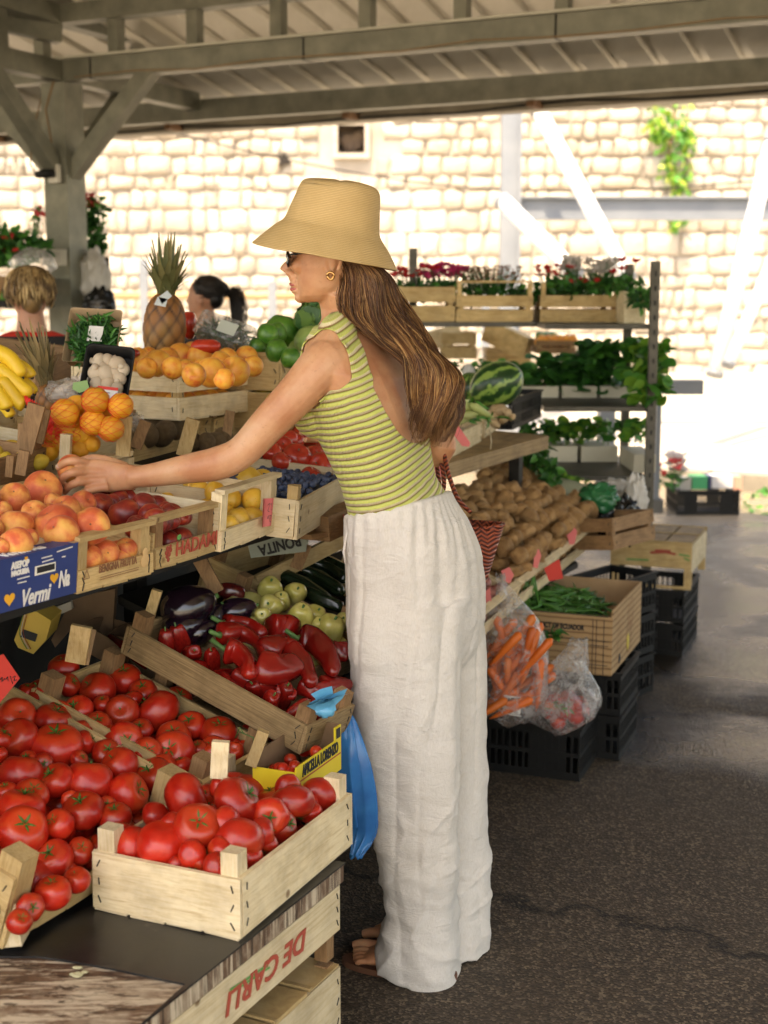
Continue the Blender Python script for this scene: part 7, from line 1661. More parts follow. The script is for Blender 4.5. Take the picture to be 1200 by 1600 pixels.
for v, nrm in [(v, v.normal.copy()) for v in tme.vertices]:
    p = v.co; u = max(0, min(1, (ztop-p.z)/(ztop-zbot)))
    ang = math.atan2((p-P(640, 850, 2.92)).dot(RT), (p-P(640, 850, 2.92)).dot(FW))
    d = .0022*math.sin(ang*34+noise.noise(p*6)*3)*math.exp(-(ztop-.04-p.z)**2/.0030)
    d += .0030*math.sin(ang*19+1)*math.exp(-max(0, ztop-p.z)/.16)*min(1, max(0, ztop-.015-p.z)/.04)
    d += noise.noise(Vector((p.x*13, p.y*13, p.z*1.4)))*.013*min(1, u*5)
    d += (1-abs(noise.noise(Vector((p.x*7+3, p.y*7, p.z*2.1+p.x*3))))*3)*.0035*min(1, u*4)
    d += noise.noise(Vector((p.x*6, p.y*6+p.x*4, p.z*19)))*.0065*max(0, u-.45)*1.8
    d += noise.noise(Vector((p.x*20+p.z*12, p.y*20, p.z*34)))*.0030*(.3+u)
    rd = 1-abs(noise.noise(Vector((p.x*5+p.z*3.2, p.y*5+1.7, p.z*7.5-p.x*6)))*2.6); d += max(0, rd)**4*.0065*(.25+max(0, u-.3)*1.3)
    rd = 1-abs(noise.noise(Vector((p.x*16+9, p.y*16, p.z*2.0+p.x*4)))*2.4); d -= max(0, rd)**3*.0055*min(1, u*6)*(1-.5*u)
    v.co = p + nrm*d
def linen():
    m_, N, L, b = nt('white_linen'); v = coords(N, L, 'Object', rand=False)
    c = ramp(N, L, noise_tex(N, L, v, 3, 5, .6), [(.3, (.66, .615, .55)), (.7, (.73, .69, .63))]); 
    c = mixc(N, L, ramp(N, L, noise_tex(N, L, coords(N, L, 'Object', (1, 1, .25), False), 420, 3, .6), [(.4, (0, 0, 0)), (.7, (.35, .35, .35))]), c, (.52, .47, .40))
    L.new(c, b.inputs['Base Color']); b.inputs['Roughness'].default_value = .85; b.inputs['Sheen Weight'].default_value = .1
    a_ = noise_tex(N, L, coords(N, L, 'Object', (1, 1, .3), False), 600, 3, .6); c_ = noise_tex(N, L, v, 45, 6, .65, .8)
    p0 = bumpn(N, L, noise_tex(N, L, coords(N, L, 'Object', (1, 1, 2.2), False), 13, 6, .7, 1.6), b, .55, .010)
    p1 = bumpn(N, L, c_, b, .45, .004, p0); bumpn(N, L, a_, b, .25, .001, p1); return m_
recenter(tme, base); tme.materials.append(linen()); tr_ = link('trousers', tme, woman)
m = MB(); m.tube([P(547, 815, 2.84), P(541, 838, 2.83), P(537, 862, 2.83), P(540, 880, 2.835)], .0028, 6); m.tube([P(547, 816, 2.84), P(545, 835, 2.825), P(549, 848, 2.82), P(545, 862, 2.825)], .0024, 6); wchild(m, 'drawstring', tme.materials[0])
# ---- sandals
SND = M('brown_leather', (.13, .055, .03), (.18, .08, .045), rough=.5, bump=.1)
for heel, d, s_, in ((nh, d1, s1_), (fh_, d2, s2_)):
    m = MB(); out = []
    for k in range(28):
        t = 2*math.pi*k/28; x = .118+.135*math.cos(t); w = .043*math.sin(t)*(1+.12*math.cos(t)); out.append(heel+d*x+s_*w)
    m.rings([[p+UP*z for p in out] for z in (.002, .016)], smooth=False); 
    m.tube([heel+d*.185-s_*.010+UP*.026, heel+d*.165-s_*.012+UP*.052, heel+d*.12-s_*.034+UP*.055, heel+d*.08-s_*.040+UP*.02], .0045, 8); m.tube([heel+d*.165-s_*.012+UP*.052, heel+d*.12+s_*.030+UP*.050, heel+d*.08+s_*.040+UP*.02], .0045, 8)
    wchild(m, 'sandal', SND)
# ---- hair
Lc = [Vector(p) for p in ((526, 396, 0), (530, 430, 0), (532, 462, 0), (546, 492, 0), (584, 524, 0), (620, 562, 0), (640, 606, 0), (650, 650, 0), (658, 690, 0))]
Rc = [Vector(p) for p in ((560, 395, 0), (604, 428, 0), (628, 464, 0), (650, 506, 0), (674, 548, 0), (700, 580, 0), (712, 612, 0), (710, 655, 0), (694, 700, 0))]
Yc_ = [Vector((a, b, 0)) for a, b in ((2.865, .066), (2.86, .072), (2.85, .070), (2.835, .062), (2.815, .055), (2.79, .046), (2.775, .040), (2.77, .034), (2.77, .024))]
NT = 30
LS, RS_, YS_ = smoothpath(Lc, NT), smoothpath(Rc, NT), smoothpath(Yc_, NT)
def hpos(i, u, w, du=0):
    l, r, yy = LS[i], RS_[i], YS_[i]; x = l.x+(r.x-l.x)*u+du; y = l.y+(r.y-l.y)*u; return P(x, y, yy.x+w*yy.y)
hm = MB(); rs = []
for i in range(NT+1):
    ring_ = []
    for j in range(28):
        t = 2*math.pi*j/28; k = .88 if i < NT-9 else max(.03, .88*(NT-2-i)/7.0)
        ring_.append(hpos(i, .5+.46*k*math.cos(t), .82*math.sin(t)*k, 3*math.sin(i*.55)))
    rs.append(ring_)
hm.rings(rs)
rh = random.Random(12)
def strand(u0, w0, amp, ph, fr, r, cl_u, cl_w, i0=0, i1=NT, fly=0):
    pts = []; rad = []
    for i in range(i0, i1+1):
        t = i/NT; pull = min(.46, max(0, t-.12)*1.1)
        u = u0*(1-pull)+cl_u*pull; w = w0*(1-pull)+cl_w*pull
        dx = amp*math.sin(ph+t*fr)*min(1, t*2.2) + 7*math.sin(t*10.5+.6)*t + fly*max(0, t-.4)*40
        dw = .22*math.cos(ph*1.3+t*fr*.9)*min(1, t*2)
        pts.append(hpos(i, u, w+dw, dx)); rad.append(r*(1 if i < i1-4 else max(.15, (i1-i)/4.5)))
    hm.tube(pts, rad, 3, cap=False)
for c_ in range(120):
    th = rh.uniform(0, 2*math.pi); rr_ = rh.uniform(.70, 1.0)**.5
    cu, cw = .5+.5*rr_*math.cos(th), rr_*math.sin(th)
    if rh.random() < .55: cw = -abs(cw)
    ph = rh.uniform(-.9, .9)+cu*2.2; amp = rh.uniform(7, 17); fr = rh.uniform(9, 14); end = NT-rh.choice([0, 0, 1, 2, 3, 4, 5, 6, 7, 8, 9])
    for _ in range(32):
        du, dw = rh.gauss(0, .075), rh.gauss(0, .15)
        strand(min(1.02, max(-.02, cu+du)), max(-1.05, min(1.05, cw+dw)), amp+rh.gauss(0, .6), ph+rh.gauss(0, .10), fr, rh.uniform(.00045, .0010), cu, cw, 0, max(8, end-rh.choice([0, 0, 1, 2])), 0)
for _ in range(150): strand(rh.uniform(.2, 1.05), rh.uniform(-1.1, .9), rh.uniform(5, 14), rh.uniform(0, 6), rh.uniform(7, 13), .0005, rh.uniform(.6, 1.15), rh.uniform(-1, 1), 0, NT-rh.randint(0, 8), rh.uniform(-.2, .6))
def hairmat(name, stops):
    m_, N, L, b = nt(name); gi = N.new('ShaderNodeNewGeometry'); v = coords(N, L, 'Object', rand=False)
    c = ramp(N, L, gi.outputs['Random Per Island'], stops); c = mixc(N, L, ramp(N, L, noise_tex(N, L, v, 14, 4, .6), [(.4, (0, 0, 0)), (.65, (.75, .75, .75))]), c, stops[0][1])
    L.new(c, b.inputs['Base Color']); b.inputs['Roughness'].default_value = .45; b.inputs['Specular IOR Level'].default_value = .35; return m_
HAIR = hairmat('brown_hair', [(0, (.055, .020, .008)), (.35, (.155, .060, .020)), (.7, (.34, .155, .05)), (1, (.62, .36, .14))])
wchild(hm, 'hair', HAIR)
# peach in her hand
fruit('peach', P(112, 733, 2.797), .031, 'pink peach held in the reaching hand', None, aim((.3, .6, .4), .1))
# ---- straw basket on her arm
def weave_mat():
    m_, N, L, b = nt('red_straw'); tc = N.new('ShaderNodeTexCoord'); v = tc.outputs['Object']
    sx = N.new('ShaderNodeSeparateXYZ'); L.new(v, sx.inputs[0])
    tri = N.new('ShaderNodeMath'); tri.operation = 'PINGPONG'; L.new(sx.outputs[0], tri.inputs[0]); tri.inputs[1].default_value = .012
    ad = N.new('ShaderNodeMath'); ad.operation = 'MULTIPLY_ADD'; L.new(tri.outputs[0], ad.inputs[0]); ad.inputs[1].default_value = .8; L.new(sx.outputs[2], ad.inputs[2])
    k = N.new('ShaderNodeMath'); k.operation = 'MULTIPLY'; L.new(ad.outputs[0], k.inputs[0]); k.inputs[1].default_value = 6.283/.0105
    s_ = N.new('ShaderNodeMath'); s_.operation = 'SINE'; L.new(k.outputs[0], s_.inputs[0]); mr = N.new('ShaderNodeMapRange'); L.new(s_.outputs[0], mr.inputs[0]); mr.inputs[1].default_value = -1
    c = ramp(N, L, mr.outputs[0], [(.1, (.07, .014, .008)), (.45, (.26, .045, .02)), (.9, (.36, .075, .03))]); L.new(c, b.inputs['Base Color']); b.inputs['Roughness'].default_value = .45; bumpn(N, L, mr.outputs[0], b, .9, .003); return m_
RED = weave_mat(); cb = P(658, 815, 3.14); X = (FW*-1).normalized()
bk_ = empty('straw_basket', frame(cb, X, Vector((-X.y, X.x, 0)), UP)); tag(bk_, 'red brown woven straw basket hanging from her bent arm', 'basket')
m = MB(); rs = []
for z, w, d in ((-.24, .130, .045), (-.20, .142, .055), (-.12, .166, .062), (-.04, .190, .066), (.0, .202, .064), (.0, .196, .058), (-.04, .184, .060), (-.23, .12, .04)):
    rs.append([Vector((w*math.copysign(abs(math.cos(t))**.75, math.cos(t)), d*math.copysign(abs(math.sin(t))**.75, math.sin(t)), z+.004*math.cos(t*2))) for t in (2*math.pi*j/48 for j in range(48))])
m.rings(rs); m.build('woven_body', RED, bk_)
m = MB(); m.tube([Vector((.201*math.copysign(abs(math.cos(t))**.75, math.cos(t)), .062*math.copysign(abs(math.sin(t))**.75, math.sin(t)), .002+.004*math.cos(t*2))) for t in (2*math.pi*j/48 for j in range(49))], .0045, 8); m.build('rim', RED, bk_)
inv = bk_.matrix_world.inverted()
m = MB(); h1 = [P(735, 800, 3.06), P(716, 780, 3.03), P(702, 745, 3.0), P(695, 715, 2.99), elb+UP*.042, P(682, 716, 3.08), P(690, 780, 3.12), P(695, 805, 3.14)]
m.tube([inv @ p for p in smoothpath(h1, 40)], .0052, 8); m.build('handle', RED, bk_)
m = MB(); h2 = [P(600, 815, 3.20), P(650, 770, 3.12), P(690, 770, 3.03), P(690, 725, 3.0), elb+UP*.040+FW*.02, P(672, 720, 3.08), P(640, 780, 3.15), P(610, 812, 3.2)]
m.tube([inv @ p for p in smoothpath(h2, 40)], .0052, 8); m.build('handle', RED, bk_)

# ---------------------------------------------------------------- stall keepers (simple but whole figures)
def keeper(pos, face, H, label, shirt, hairfn, skin=SKIN2, shoulder=.19, pants=None, arm_fwd=.28):
    f = Vector(face).normalized(); r = Vector((f.y, -f.x, 0)); k = H/1.68; c = Vector((pos[0], pos[1], 0)); b = MB()
    def q(x, y, z): return c+f*x*k+r*y*k+UP*z*k
    def rg(x, z, w, d, pw=2.2): return (q(x, 0, z), r*w*k, f*d*k, pw)
    loft(b, [rg(0, .82, .14, .10), rg(0, .92, .17, .12), rg(0, 1.04, .14, .10), rg(.0, 1.2, .155, .115), rg(0, 1.32, shoulder*.88, .10), rg(-.01, 1.385, .13, .07), rg(0, 1.41, .06, .055), rg(.01, 1.47, .052, .055), rg(.02, 1.52, .05, .055)])
    loft(b, [(q(.055, 0, 1.462), f*.025*k, r*.02*k), (q(.04, 0, 1.475), f*.05*k, r*.042*k), (q(.03, 0, 1.50), f*.068*k, r*.058*k), (q(.012, 0, 1.545), f*.088*k, r*.068*k), (q(.005, 0, 1.59), f*.092*k, r*.072*k), (q(.0, 0, 1.635), f*.08*k, r*.062*k), (q(0, 0, 1.665), f*.05*k, r*.04*k)], 28)
    limb(b, [q(.088, 0, 1.575), q(.108, 0, 1.538)], [.008*k, .011*k], 10); b.ell(q(.09, 0, 1.512), (.012*k, .018*k, .008*k))
    for s in (-1, 1):
        b.ell(q(.0, s*.072, 1.55), (.012, .012, .028))
        limb(b, [q(0, s*shoulder*.85, 1.35), q(-.01, s*(shoulder+.02), 1.2), q(0, s*(shoulder+.04), 1.06), q(arm_fwd*.5, s*(shoulder+.01), 1.02), q(arm_fwd, s*(shoulder-.03), 1.04)], [.058*k, .048*k, .04*k, .034*k, .024*k])
        hw_ = q(arm_fwd, s*(shoulder-.03), 1.04); b.ell(hw_+f*.04, (.042, .035, .017))
        for i in range(4):
            p0 = hw_+f*.06+r*(i-1.5)*.019; limb(b, [p0, p0+f*.035, p0+f*.06-UP*.015], [.0095, .009, .007], 8, 4)
        limb(b, [hw_+f*.01-r*s*.02, hw_+f*.045-r*s*.045-UP*.005], [.011, .008], 8, 4)
        limb(b, [q(0, s*.085, .88), q(.01, s*.09, .48), q(-.01, s*.095, .09)], [.085*k, .058*k, .04*k]); limb(b, [q(-.02, s*.095, .04), q(.10, s*.10, .035), q(.19, s*.105, .03)], [.036, .036, .026])
    me = voxel(b, .007, 4, 'person', .5); recenter(me, c); me.materials.append(skin); o = link('person', me); o.location = c; tag(o, label, 'person'); bpy.context.view_layer.update()
    def fs(p, n):
        l = p-c; x = l.dot(f); y = l.dot(r); z = l.z/k
        if z < .80: return -.1
        fa = min(z-.84, 1.405-z-.02*(x > .0)*1, .03)
        if x > arm_fwd*.35 and z < 1.15 and abs(y) > .1: fa = min(fa, arm_fwd*.42-x)
        return fa
    garment(me, fs, .010, shirt, 'shirt', o, c, .003)
    garment(me, lambda p, n: min(.90-(p-c).z/k, (p-c).z/k-.10, .05) if abs((p-c).dot(r)) < .2 and (p-c).dot(f) < .2 else -.05, .014, pants or M('dark_trousers', (.02, .022, .03), rough=.9), 'trousers', o, c, .003)
    hairfn(o, q, f, r, c, k); return o, q
BLOND = hairmat('blond_hair', [(0, (.07, .04, .018)), (.4, (.24, .14, .055)), (.75, (.48, .32, .14)), (1, (.66, .48, .24))]); DARKH = hairmat('dark_hair', [(0, (.006, .005, .004)), (.6, (.015, .011, .009)), (1, (.035, .024, .018))])
def hair_short(o, q, f, r, c, k):
    m = MB(); rr = random.Random(3); cen = q(.0, 0, 1.585)
    for i in range(900):
        th = rr.uniform(0, 6.28); el = rr.uniform(-.2, 1.5); d = f*math.cos(th)*math.cos(el)+r*math.sin(th)*math.cos(el)+UP*math.sin(el)
        if d.dot(f) > .45 and el < .5: continue
        root = cen+Vector((d.x*.080, d.y*.080, d.z*.082))*k; n_ = d; dn = (UP*-1-f*.2+n_*.3*n_.z); dn = (dn-n_*dn.dot(n_)*.8).normalized(); L_ = rr.uniform(.03, .065)
        sw = f.cross(UP)*rr.gauss(0, .25)
        m.tube([root, root+n_*.012+dn*L_*.4+sw*.01, root+n_*.008+dn*L_*.8+sw*.02, root+dn*L_*1.1+sw*.03], [.004, .0045, .004, .001], 4, cap=False)
    m.ell(q(-.012, 0, 1.595), (.086*k, .078*k, .080*k)); m.ell(q(-.04, 0, 1.535), (.045*k, .052*k, .05*k))
    m.v = [tuple(Vector(v)-c) for v in m.v]; m.build('hair', BLOND, o)
def hair_pony(o, q, f, r, c, k):
    m = MB(); rr = random.Random(5)
    m.ell(q(-.015, 0, 1.605), (.090*k, .080*k, .078*k)); m.ell(q(-.05, 0, 1.56), (.048*k, .058*k, .055*k))
    tie = q(-.125, 0, 1.585)
    for i in range(380):
        th = rr.uniform(0, 6.28); el = rr.uniform(-.3, 1.4); d = f*math.cos(th)*math.cos(el)+r*math.sin(th)*math.cos(el)+UP*math.sin(el)
        if d.dot(f) > .35 and el < .8: continue
        root = q(0, 0, 1.59)+d*.090*k; mid_ = (root+tie)/2+(d+Vector((0, 0, .3)))*.018; m.tube([root, mid_, tie], [.003, .003, .002], 3, cap=False)
    for i in range(220):
        a = Vector((rr.gauss(0, 1), rr.gauss(0, 1), rr.gauss(0, 1)))*.012; L_ = rr.uniform(.15, .22); m.tube([tie+a*.4, tie-f*.035+a*1.2+UP*.005, tie-f*.05-UP*L_*.5+a*1.4, tie-f*.045-UP*L_+a], [.003, .003, .0028, .0008], 3, cap=False)
    m.tube([tie+Vector((math.cos(t)*0, 0, 0))+r*.014*math.cos(t)+UP*.014*math.sin(t) for t in (k_*.5 for k_ in range(13))], .005, 6)
    m.v = [tuple(Vector(v)-c) for v in m.v]; m.build('hair', DARKH, o)
def shirtmat():
    m_, N, L, b = nt('black_red_shirt'); v = coords(N, L, 'Object', rand=False); sx = N.new('ShaderNodeSeparateXYZ'); L.new(v, sx.inputs[0])
    c = ramp(N, L, sx.outputs[2], [(0, (.015, .014, .014)), (.999, (.015, .014, .014))]); cr = c.node.color_ramp
    mr = N.new('ShaderNodeMapRange'); L.new(sx.outputs[2], mr.inputs[0]); mr.inputs[1].default_value = 1.2; mr.inputs[2].default_value = 1.5; L.new(mr.outputs[0], c.node.inputs[0]); cr.interpolation = 'CONSTANT'; cr.elements[1].position = .49; cr.elements[1].color = (.60, .03, .015, 1)
    wv = noise_tex(N, L, v, 16, 3, .6); c2 = mixc(N, L, ramp(N, L, wv, [(.60, (0, 0, 0)), (.605, (.0, .0, .0))]), c, (.5, .48, .45)); L.new(c2, b.inputs['Base Color']); b.inputs['Roughness'].default_value = .85; return m_
p = P(47, 455, 5.3); ks, kq = keeper((p.x, p.y), (-.35, .9, 0), 1.62, 'stall keeper with short blond hair and red collar seen from behind', shirtmat(), hair_short)
m = MB(); cc = Vector((p.x, p.y, 0)); f_, r_ = Vector((-.35, .9, 0)).normalized(), Vector((.9, .35, 0)).normalized()
rr = random.Random(2)
strokes(m, [[(x, z), (x+rr.uniform(.012, .03), z+rr.uniform(-.02, .02)), (x+rr.uniform(0, .02), z-.025)] for x in (.05, .08, .11, .14) for z in (1.24, 1.28)], .009, (cc-f_*.128)-cc, r_, UP)
m.build('printed_letters', M('shirt_print', (.45, .43, .40)), ks)
p = P(322, 455, 6.9); keeper((p.x, p.y), (-.95, .25, 0), 1.60, 'young woman with dark ponytail in profile behind the pineapple', M('black_shirt', (.02, .018, .02), rough=.9), hair_pony, SKIN2)
# ================================================================= LEFT SIDE DETAILS
def pine_mat():
    m_, N, L, b = nt('pineapple_skin'); tc = N.new('ShaderNodeTexCoord'); v = tc.outputs['Object']
    c = ramp(N, L, noise_tex(N, L, v, 2.2, 5, .6), [(.3, (.22, .085, .02)), (.55, (.30, .12, .028)), (.75, (.24, .20, .06))])
    a_ = N.new('ShaderNodeAttribute'); a_.attribute_name = 'groove'; c = mixc(N, L, a_.outputs['Fac'], (.030, .016, .008), c)  # occlusion-like shade of the grooves put into the colour
    L.new(c, b.inputs['Base Color']); b.inputs['Roughness'].default_value = .55; return m_
PINEAP = pine_mat(); PCROWN = leafmat('pineapple_leaf', (.10, .13, .05), (.30, .26, .11)); PCROWND = leafmat('dry_pineapple_leaf', (.16, .13, .06), (.46, .34, .16))
def pineapple(c, r, h, crown_h, label, tilt, leafm, seed=0, n=46, spread=.8):
    n1, m1 = 72, 48; vs = []; gr = []
    for i in range(m1+1):
        ph = math.pi*i/m1
        for j in range(n1):
            th = 2*math.pi*j/n1; zz = -math.cos(ph); a_ = 4*th+ph*5.0; b_ = 4*th-ph*5.0
            e = (abs(math.sin(a_))*abs(math.sin(b_)))**.45; rad = math.sin(ph)**.75*(1+.09*(e-.6)); vs.append((rad*math.cos(th)*r, rad*math.sin(th)*r, zz*h)); gr.append(min(1, e*1.35))
    fs = [(i*n1+j, i*n1+(j+1) % n1, (i+1)*n1+(j+1) % n1, (i+1)*n1+j) for i in range(m1) for j in range(n1)]
    me = bpy.data.meshes.new('pineapple'); me.from_pydata(vs, [], fs); me.materials.append(PINEAP); at = me.attributes.new('groove', 'FLOAT', 'POINT'); at.data.foreach_set('value', gr); me.polygons.foreach_set('use_smooth', [True]*len(fs))
    o = link('pineapple', me, None, Matrix.Translation(c) @ tilt.to_4x4()); tag(o, label, 'pineapple')
    m = MB(); rr = random.Random(seed)
    for i in range(n):
        u = i/n; a_ = i*2.4; L_ = crown_h*(.45+.6*u)*rr.uniform(.85, 1.1); out = (1-u)*spread+.10; w = r*.26*(1.1-.4*u); d = Vector((math.cos(a_), math.sin(a_), 0)); s_ = Vector((-d.y, d.x, 0)); rows = []
        for k_ in range(7):
            t = k_/6; p = d*(r*.22+L_*out*(t**1.3)*.75)+UP*(h*.88+L_*t*(1-.35*out*t)); ww = w*(1-t)**.7+.0006; rows.append([p-s_*ww+d*.004+UP*.003, p, p+s_*ww+d*.004+UP*.003])
        m.rings(rows, cap=False, closed=False)
    m.build('leaf_crown', leafm, o); return o
c = P(257, 514, 3.80); k = mpp(c); pineapple(c, 33*k, 56*k, 98*k, 'upright pineapple standing behind the apricot crate', Matrix.Rotation(R(4), 3, 'Y'), PCROWN, 1)
c = P(82, 632, 3.22); k = mpp(c); pineapple(c, 25*k, 34*k, 100*k, 'dark pineapple with dry straw coloured leaves leaning behind the bananas', Matrix.Rotation(R(-14), 3, 'Y'), PCROWND, 2, spread=.55)
m = MB(); 
for (a, b, w, hh, rz) in ((266, 462, 10, 7, .5), (260, 470, 9, 8, -.4)):
    p = P(a-8, b+2, 3.68); kk = mpp(p); X = Vector((math.cos(rz), 0, math.sin(rz))); Z = Vector((-math.sin(rz), 0, math.cos(rz)))
    m.add([p-X*w*kk-Z*hh*kk, p+X*w*kk-Z*hh*kk*.6, p+X*w*kk*.8+Z*hh*kk, p-X*w*kk*.9+Z*hh*kk*.7], [(0, 1, 2, 3)]); m.add([q+Vector((0, .002, 0)) for q in (p-X*w*kk-Z*hh*kk, p+X*w*kk-Z*hh*kk*.6, p+X*w*kk*.8+Z*hh*kk, p-X*w*kk*.9+Z*hh*kk*.7)], [(3, 2, 1, 0)])
tag(m.build('fruit_tag', M('pale_blue_tag', (.42, .48, .48), (.55, .58, .55), rough=.5)), 'pale paper tag tied to the upright pineapple', 'tag')
# bananas
bp = [([(-10, 548), (12, 558), (26, 575), (34, 590)], 13), ([(-8, 572), (14, 588), (34, 606), (50, 618)], 12), ([(0, 590), (16, 610), (30, 628), (40, 634)], 12), ([(-12, 598), (-2, 616), (8, 630), (12, 640)], 12), ([(20, 566), (34, 572), (46, 582), (50, 590)], 9), ([(-6, 620), (4, 632), (14, 644), (18, 652)], 9), ([(18, 588), (36, 596), (48, 606), (54, 616)], 9)]
for i, (pts, r) in enumerate(bp):
    Yb = 2.98+(.05 if i > 3 else -.012*i); q = smoothpath([P(a, b, Yb) for a, b in pts], 16); kk = mpp(q[0])*r; m = MB()
    m.tube(q, [kk*min(1, .35+t*6, .28+(1-t)*5) for t in (k_/16 for k_ in range(17))], 6 if False else 12); o = m.build('banana', BAN); tag(o, ['topmost banana of the bunch at the left edge', 'second banana of the bunch curving down right', 'banana in the middle of the bunch', 'short banana pointing down at the left edge', 'small banana at the back right of the bunch', 'lowest banana tip beside the cream box', 'banana half hidden behind the bunch'][i], 'banana', 'bananas')
    m = MB(); m.ell(q[-1], (kk*.34, kk*.34, kk*.34), 0, 8, 6); m.build('tip', M('banana_tip', (.03, .02, .01)), o)
# packs: framed by image-facing planes
def pack_frame(px, py, Y, ang, lean=.5):
    c = P(px, py, Y); X = Vector((math.cos(R(ang)), 0, -math.sin(R(ang)))); n = Vector((0, -1, lean)).normalized(); X = (X-n*X.dot(n)).normalized(); Yv = n.cross(X); return frame(c, X, Yv, n), mpp(c)
def rrect(w, h, r, n=6):
    out = []
    for cx, cy, a0 in ((w-r, h-r, 0), (-w+r, h-r, 90), (-w+r, -h+r, 180), (w-r, -h+r, 270)):
        for k_ in range(n+1): a_ = R(a0+90*k_/n); out.append((cx+r*math.cos(a_), cy+r*math.sin(a_)))
    return out
mx, k = pack_frame(167, 588, 3.05, 7, .45); w, h = 38*k, 49*k
t = empty('mushroom_tray', mx); tag(t, 'black tray of white mushrooms with red and white label', 'tray')
m = MB(); m.rings([[Vector((x*s, y*s, z)) for x, y in rrect(w, h, w*.25)] for s, z in ((.86, -.035), (.97, .0), (1.03, .004), (1.03, .007), (.96, .006), (.84, -.028))], cap=False, smooth=True); m.add([Vector((x*.86, y*.86, -.034)) for x, y in rrect(w, h, w*.25)], [tuple(range(28))]); m.build('tray_shell', BLACKP, t)
for i, (x, y, r) in enumerate(((-.55, .62, 14), (-.1, .68, 13), (.38, .55, 15), (.72, .38, 12), (-.62, .15, 14), (-.05, .12, 17), (.62, .0, 12), (-.5, -.3, 13), (.1, -.25, 14), (.55, -.42, 12), (-.6, -.68, 11), (.0, -.6, 13), (.35, .2, 12), (-.3, .42, 12), (.7, -.7, 10))):
    mm = MB(); rr_ = r*k; mm.ell((0, 0, 0), (rr_, rr_, rr_*.8), 0, 18, 12); mm.tube([(0, 0, -rr_*.4), (0, 0, -rr_*1.1)], rr_*.38, 8)
    o = mm.build('mushroom', MUSH, None, mx @ Matrix.Translation((x*w*.78, y*h*.8, -.006)) @ rotm().to_4x4()); tag(o, 'white mushroom packed in the black tray', 'mushroom', 'mushrooms in the black tray')
m = MB(); m.box(-w*.22, -h*.98, .013, w*.62, -h*.42, .014); lb_ = m.build('label_card', M('white_label', (.68, .66, .62), rough=.5), t)
m = MB(); m.box(-w*.22, -h*.52, .0145, w*.62, -h*.42, .0152); m.build('label_band', REDC, t)
m = MB(); strokes(m, [[(0, -i*.007), (.022, -i*.007)] for i in range(4)], .0016, (-w*.1, -h*.62, .0146), (1, 0, 0), (0, 1, 0)); m.build('label_text', INK_K, t)
m = MB(); m.ell((w*.58, -h*.85, .015), (.012, .012, .002)); m.build('label_leaf', INK_G, t)
FILM2 = FILM
mx, k = pack_frame(146, 528, 3.25, -28, .6); w, h = 40*k, 46*k
mx = mx @ Matrix.Rotation(R(-58), 4, 'Z') @ Matrix.Rotation(R(30), 4, 'Z')
t = empty('salad_pack', mx); tag(t, 'clear pack of green rocket leaves with blank white label', 'pack')
m = MB(); m.rings([[Vector((x*s, y*s, z)) for x, y in rrect(w, h, w*.12)] for s, z in ((.9, -.03), (1.0, .01), (1.04, .012))], cap=False); m.build('tray_shell', M('tan_tray', (.35, .24, .14), rough=.5), t)
m = MB(); m.box(-w*.88, -h*.88, -.03, w*.88, h*.88, -.027); m.build('tray_floor', M('tan_tray', (.35, .24, .14), rough=.5), t)
m = MB(); rr = random.Random(6)
leafset(m, (0, 0, -.002), (w*.9, h*.9, .016), 520, .034, (0, 1), 6, 0, .22); m.build('rocket_leaves', [LEAF, LEAFD], t)
m = MB(); m.box(-w*.15, -h*.28, .0195, w*.42, h*.30, .0203); m.build('label_card', M('white_label', (.68, .66, .62), rough=.5), t)
mx, k = pack_frame(352, 519, 3.85, 25, .6); w, h = 46*k, 21*k
t = empty('herb_pack', mx); tag(t, 'clear plastic box of dark herbs lying on the apricot heap', 'pack')
m = MB(); m.rings([[Vector((x*s, y*s, z)) for x, y in rrect(w, h, w*.1)] for s, z in ((.92, -.05), (1.0, .015), (.9, .028), (.6, .030))], cap=True, smooth=False); m.build('lid', FILM, t)
m = MB(); leafset(m, (0, 0, -.015), (w*.85, h*.85, .026), 420, .03, (0, 1), 16, 0, .2); m.build('herbs', [LEAFD, M('dark_herb', (.03, .05, .02))], t)
m = MB(); m.box(-w*.2, -h*.5, .0315, w*.45, h*.5, .0322); m.build('label_card', M('pale_label', (.45, .48, .40), rough=.5), t)
# red fruits behind
one('red', 296, 507, 3.95, 20, (.62, 1, 1.25), 'tall orange red papaya behind the upright pineapple', None, None, 'papaya'); one('red', 322, 541, 3.72, 22, (1.1, 1, .62), 'red mango under the clear herb box', None, None, 'mango')
one('red', 205, 552, 3.5, 14, (1, 1, .6), 'dark red fruit at the left of the pineapple base', None, None, 'mango')
# garlic and dry packs above the oranges
for i, (a, b, r) in enumerate(((96, 612, 10), (108, 604, 11), (120, 598, 10), (100, 625, 9), (132, 592, 10), (112, 618, 10), (150, 586, 8), (88, 622, 8))):
    q = P(a, b, 3.08); fruit('garlic', q, r*mpp(q), 'pale garlic bulb in the bag above the oranges', 'garlic above the oranges', aim((0, -.5, 1), 1.0))
crumple('clear_wrap', P(106, 612, 3.06), (.05, .04, .028), FILM, 'crinkled clear wrap over the garlic bulbs', 'wrap', 4, .3)
free_card([(114, 598), (136, 594), (140, 608), (124, 614), (113, 608)], 3.02, M('green_label', (.20, .36, .12), rough=.5), 'green paper label lying on the garlic wrap', name='paper_label', cat='label')
crumple('clear_wrap', P(210, 660, 3.12), (.022, .02, .02), FILM, 'small crumpled clear wrap right of the oranges', 'wrap', 8, .4)
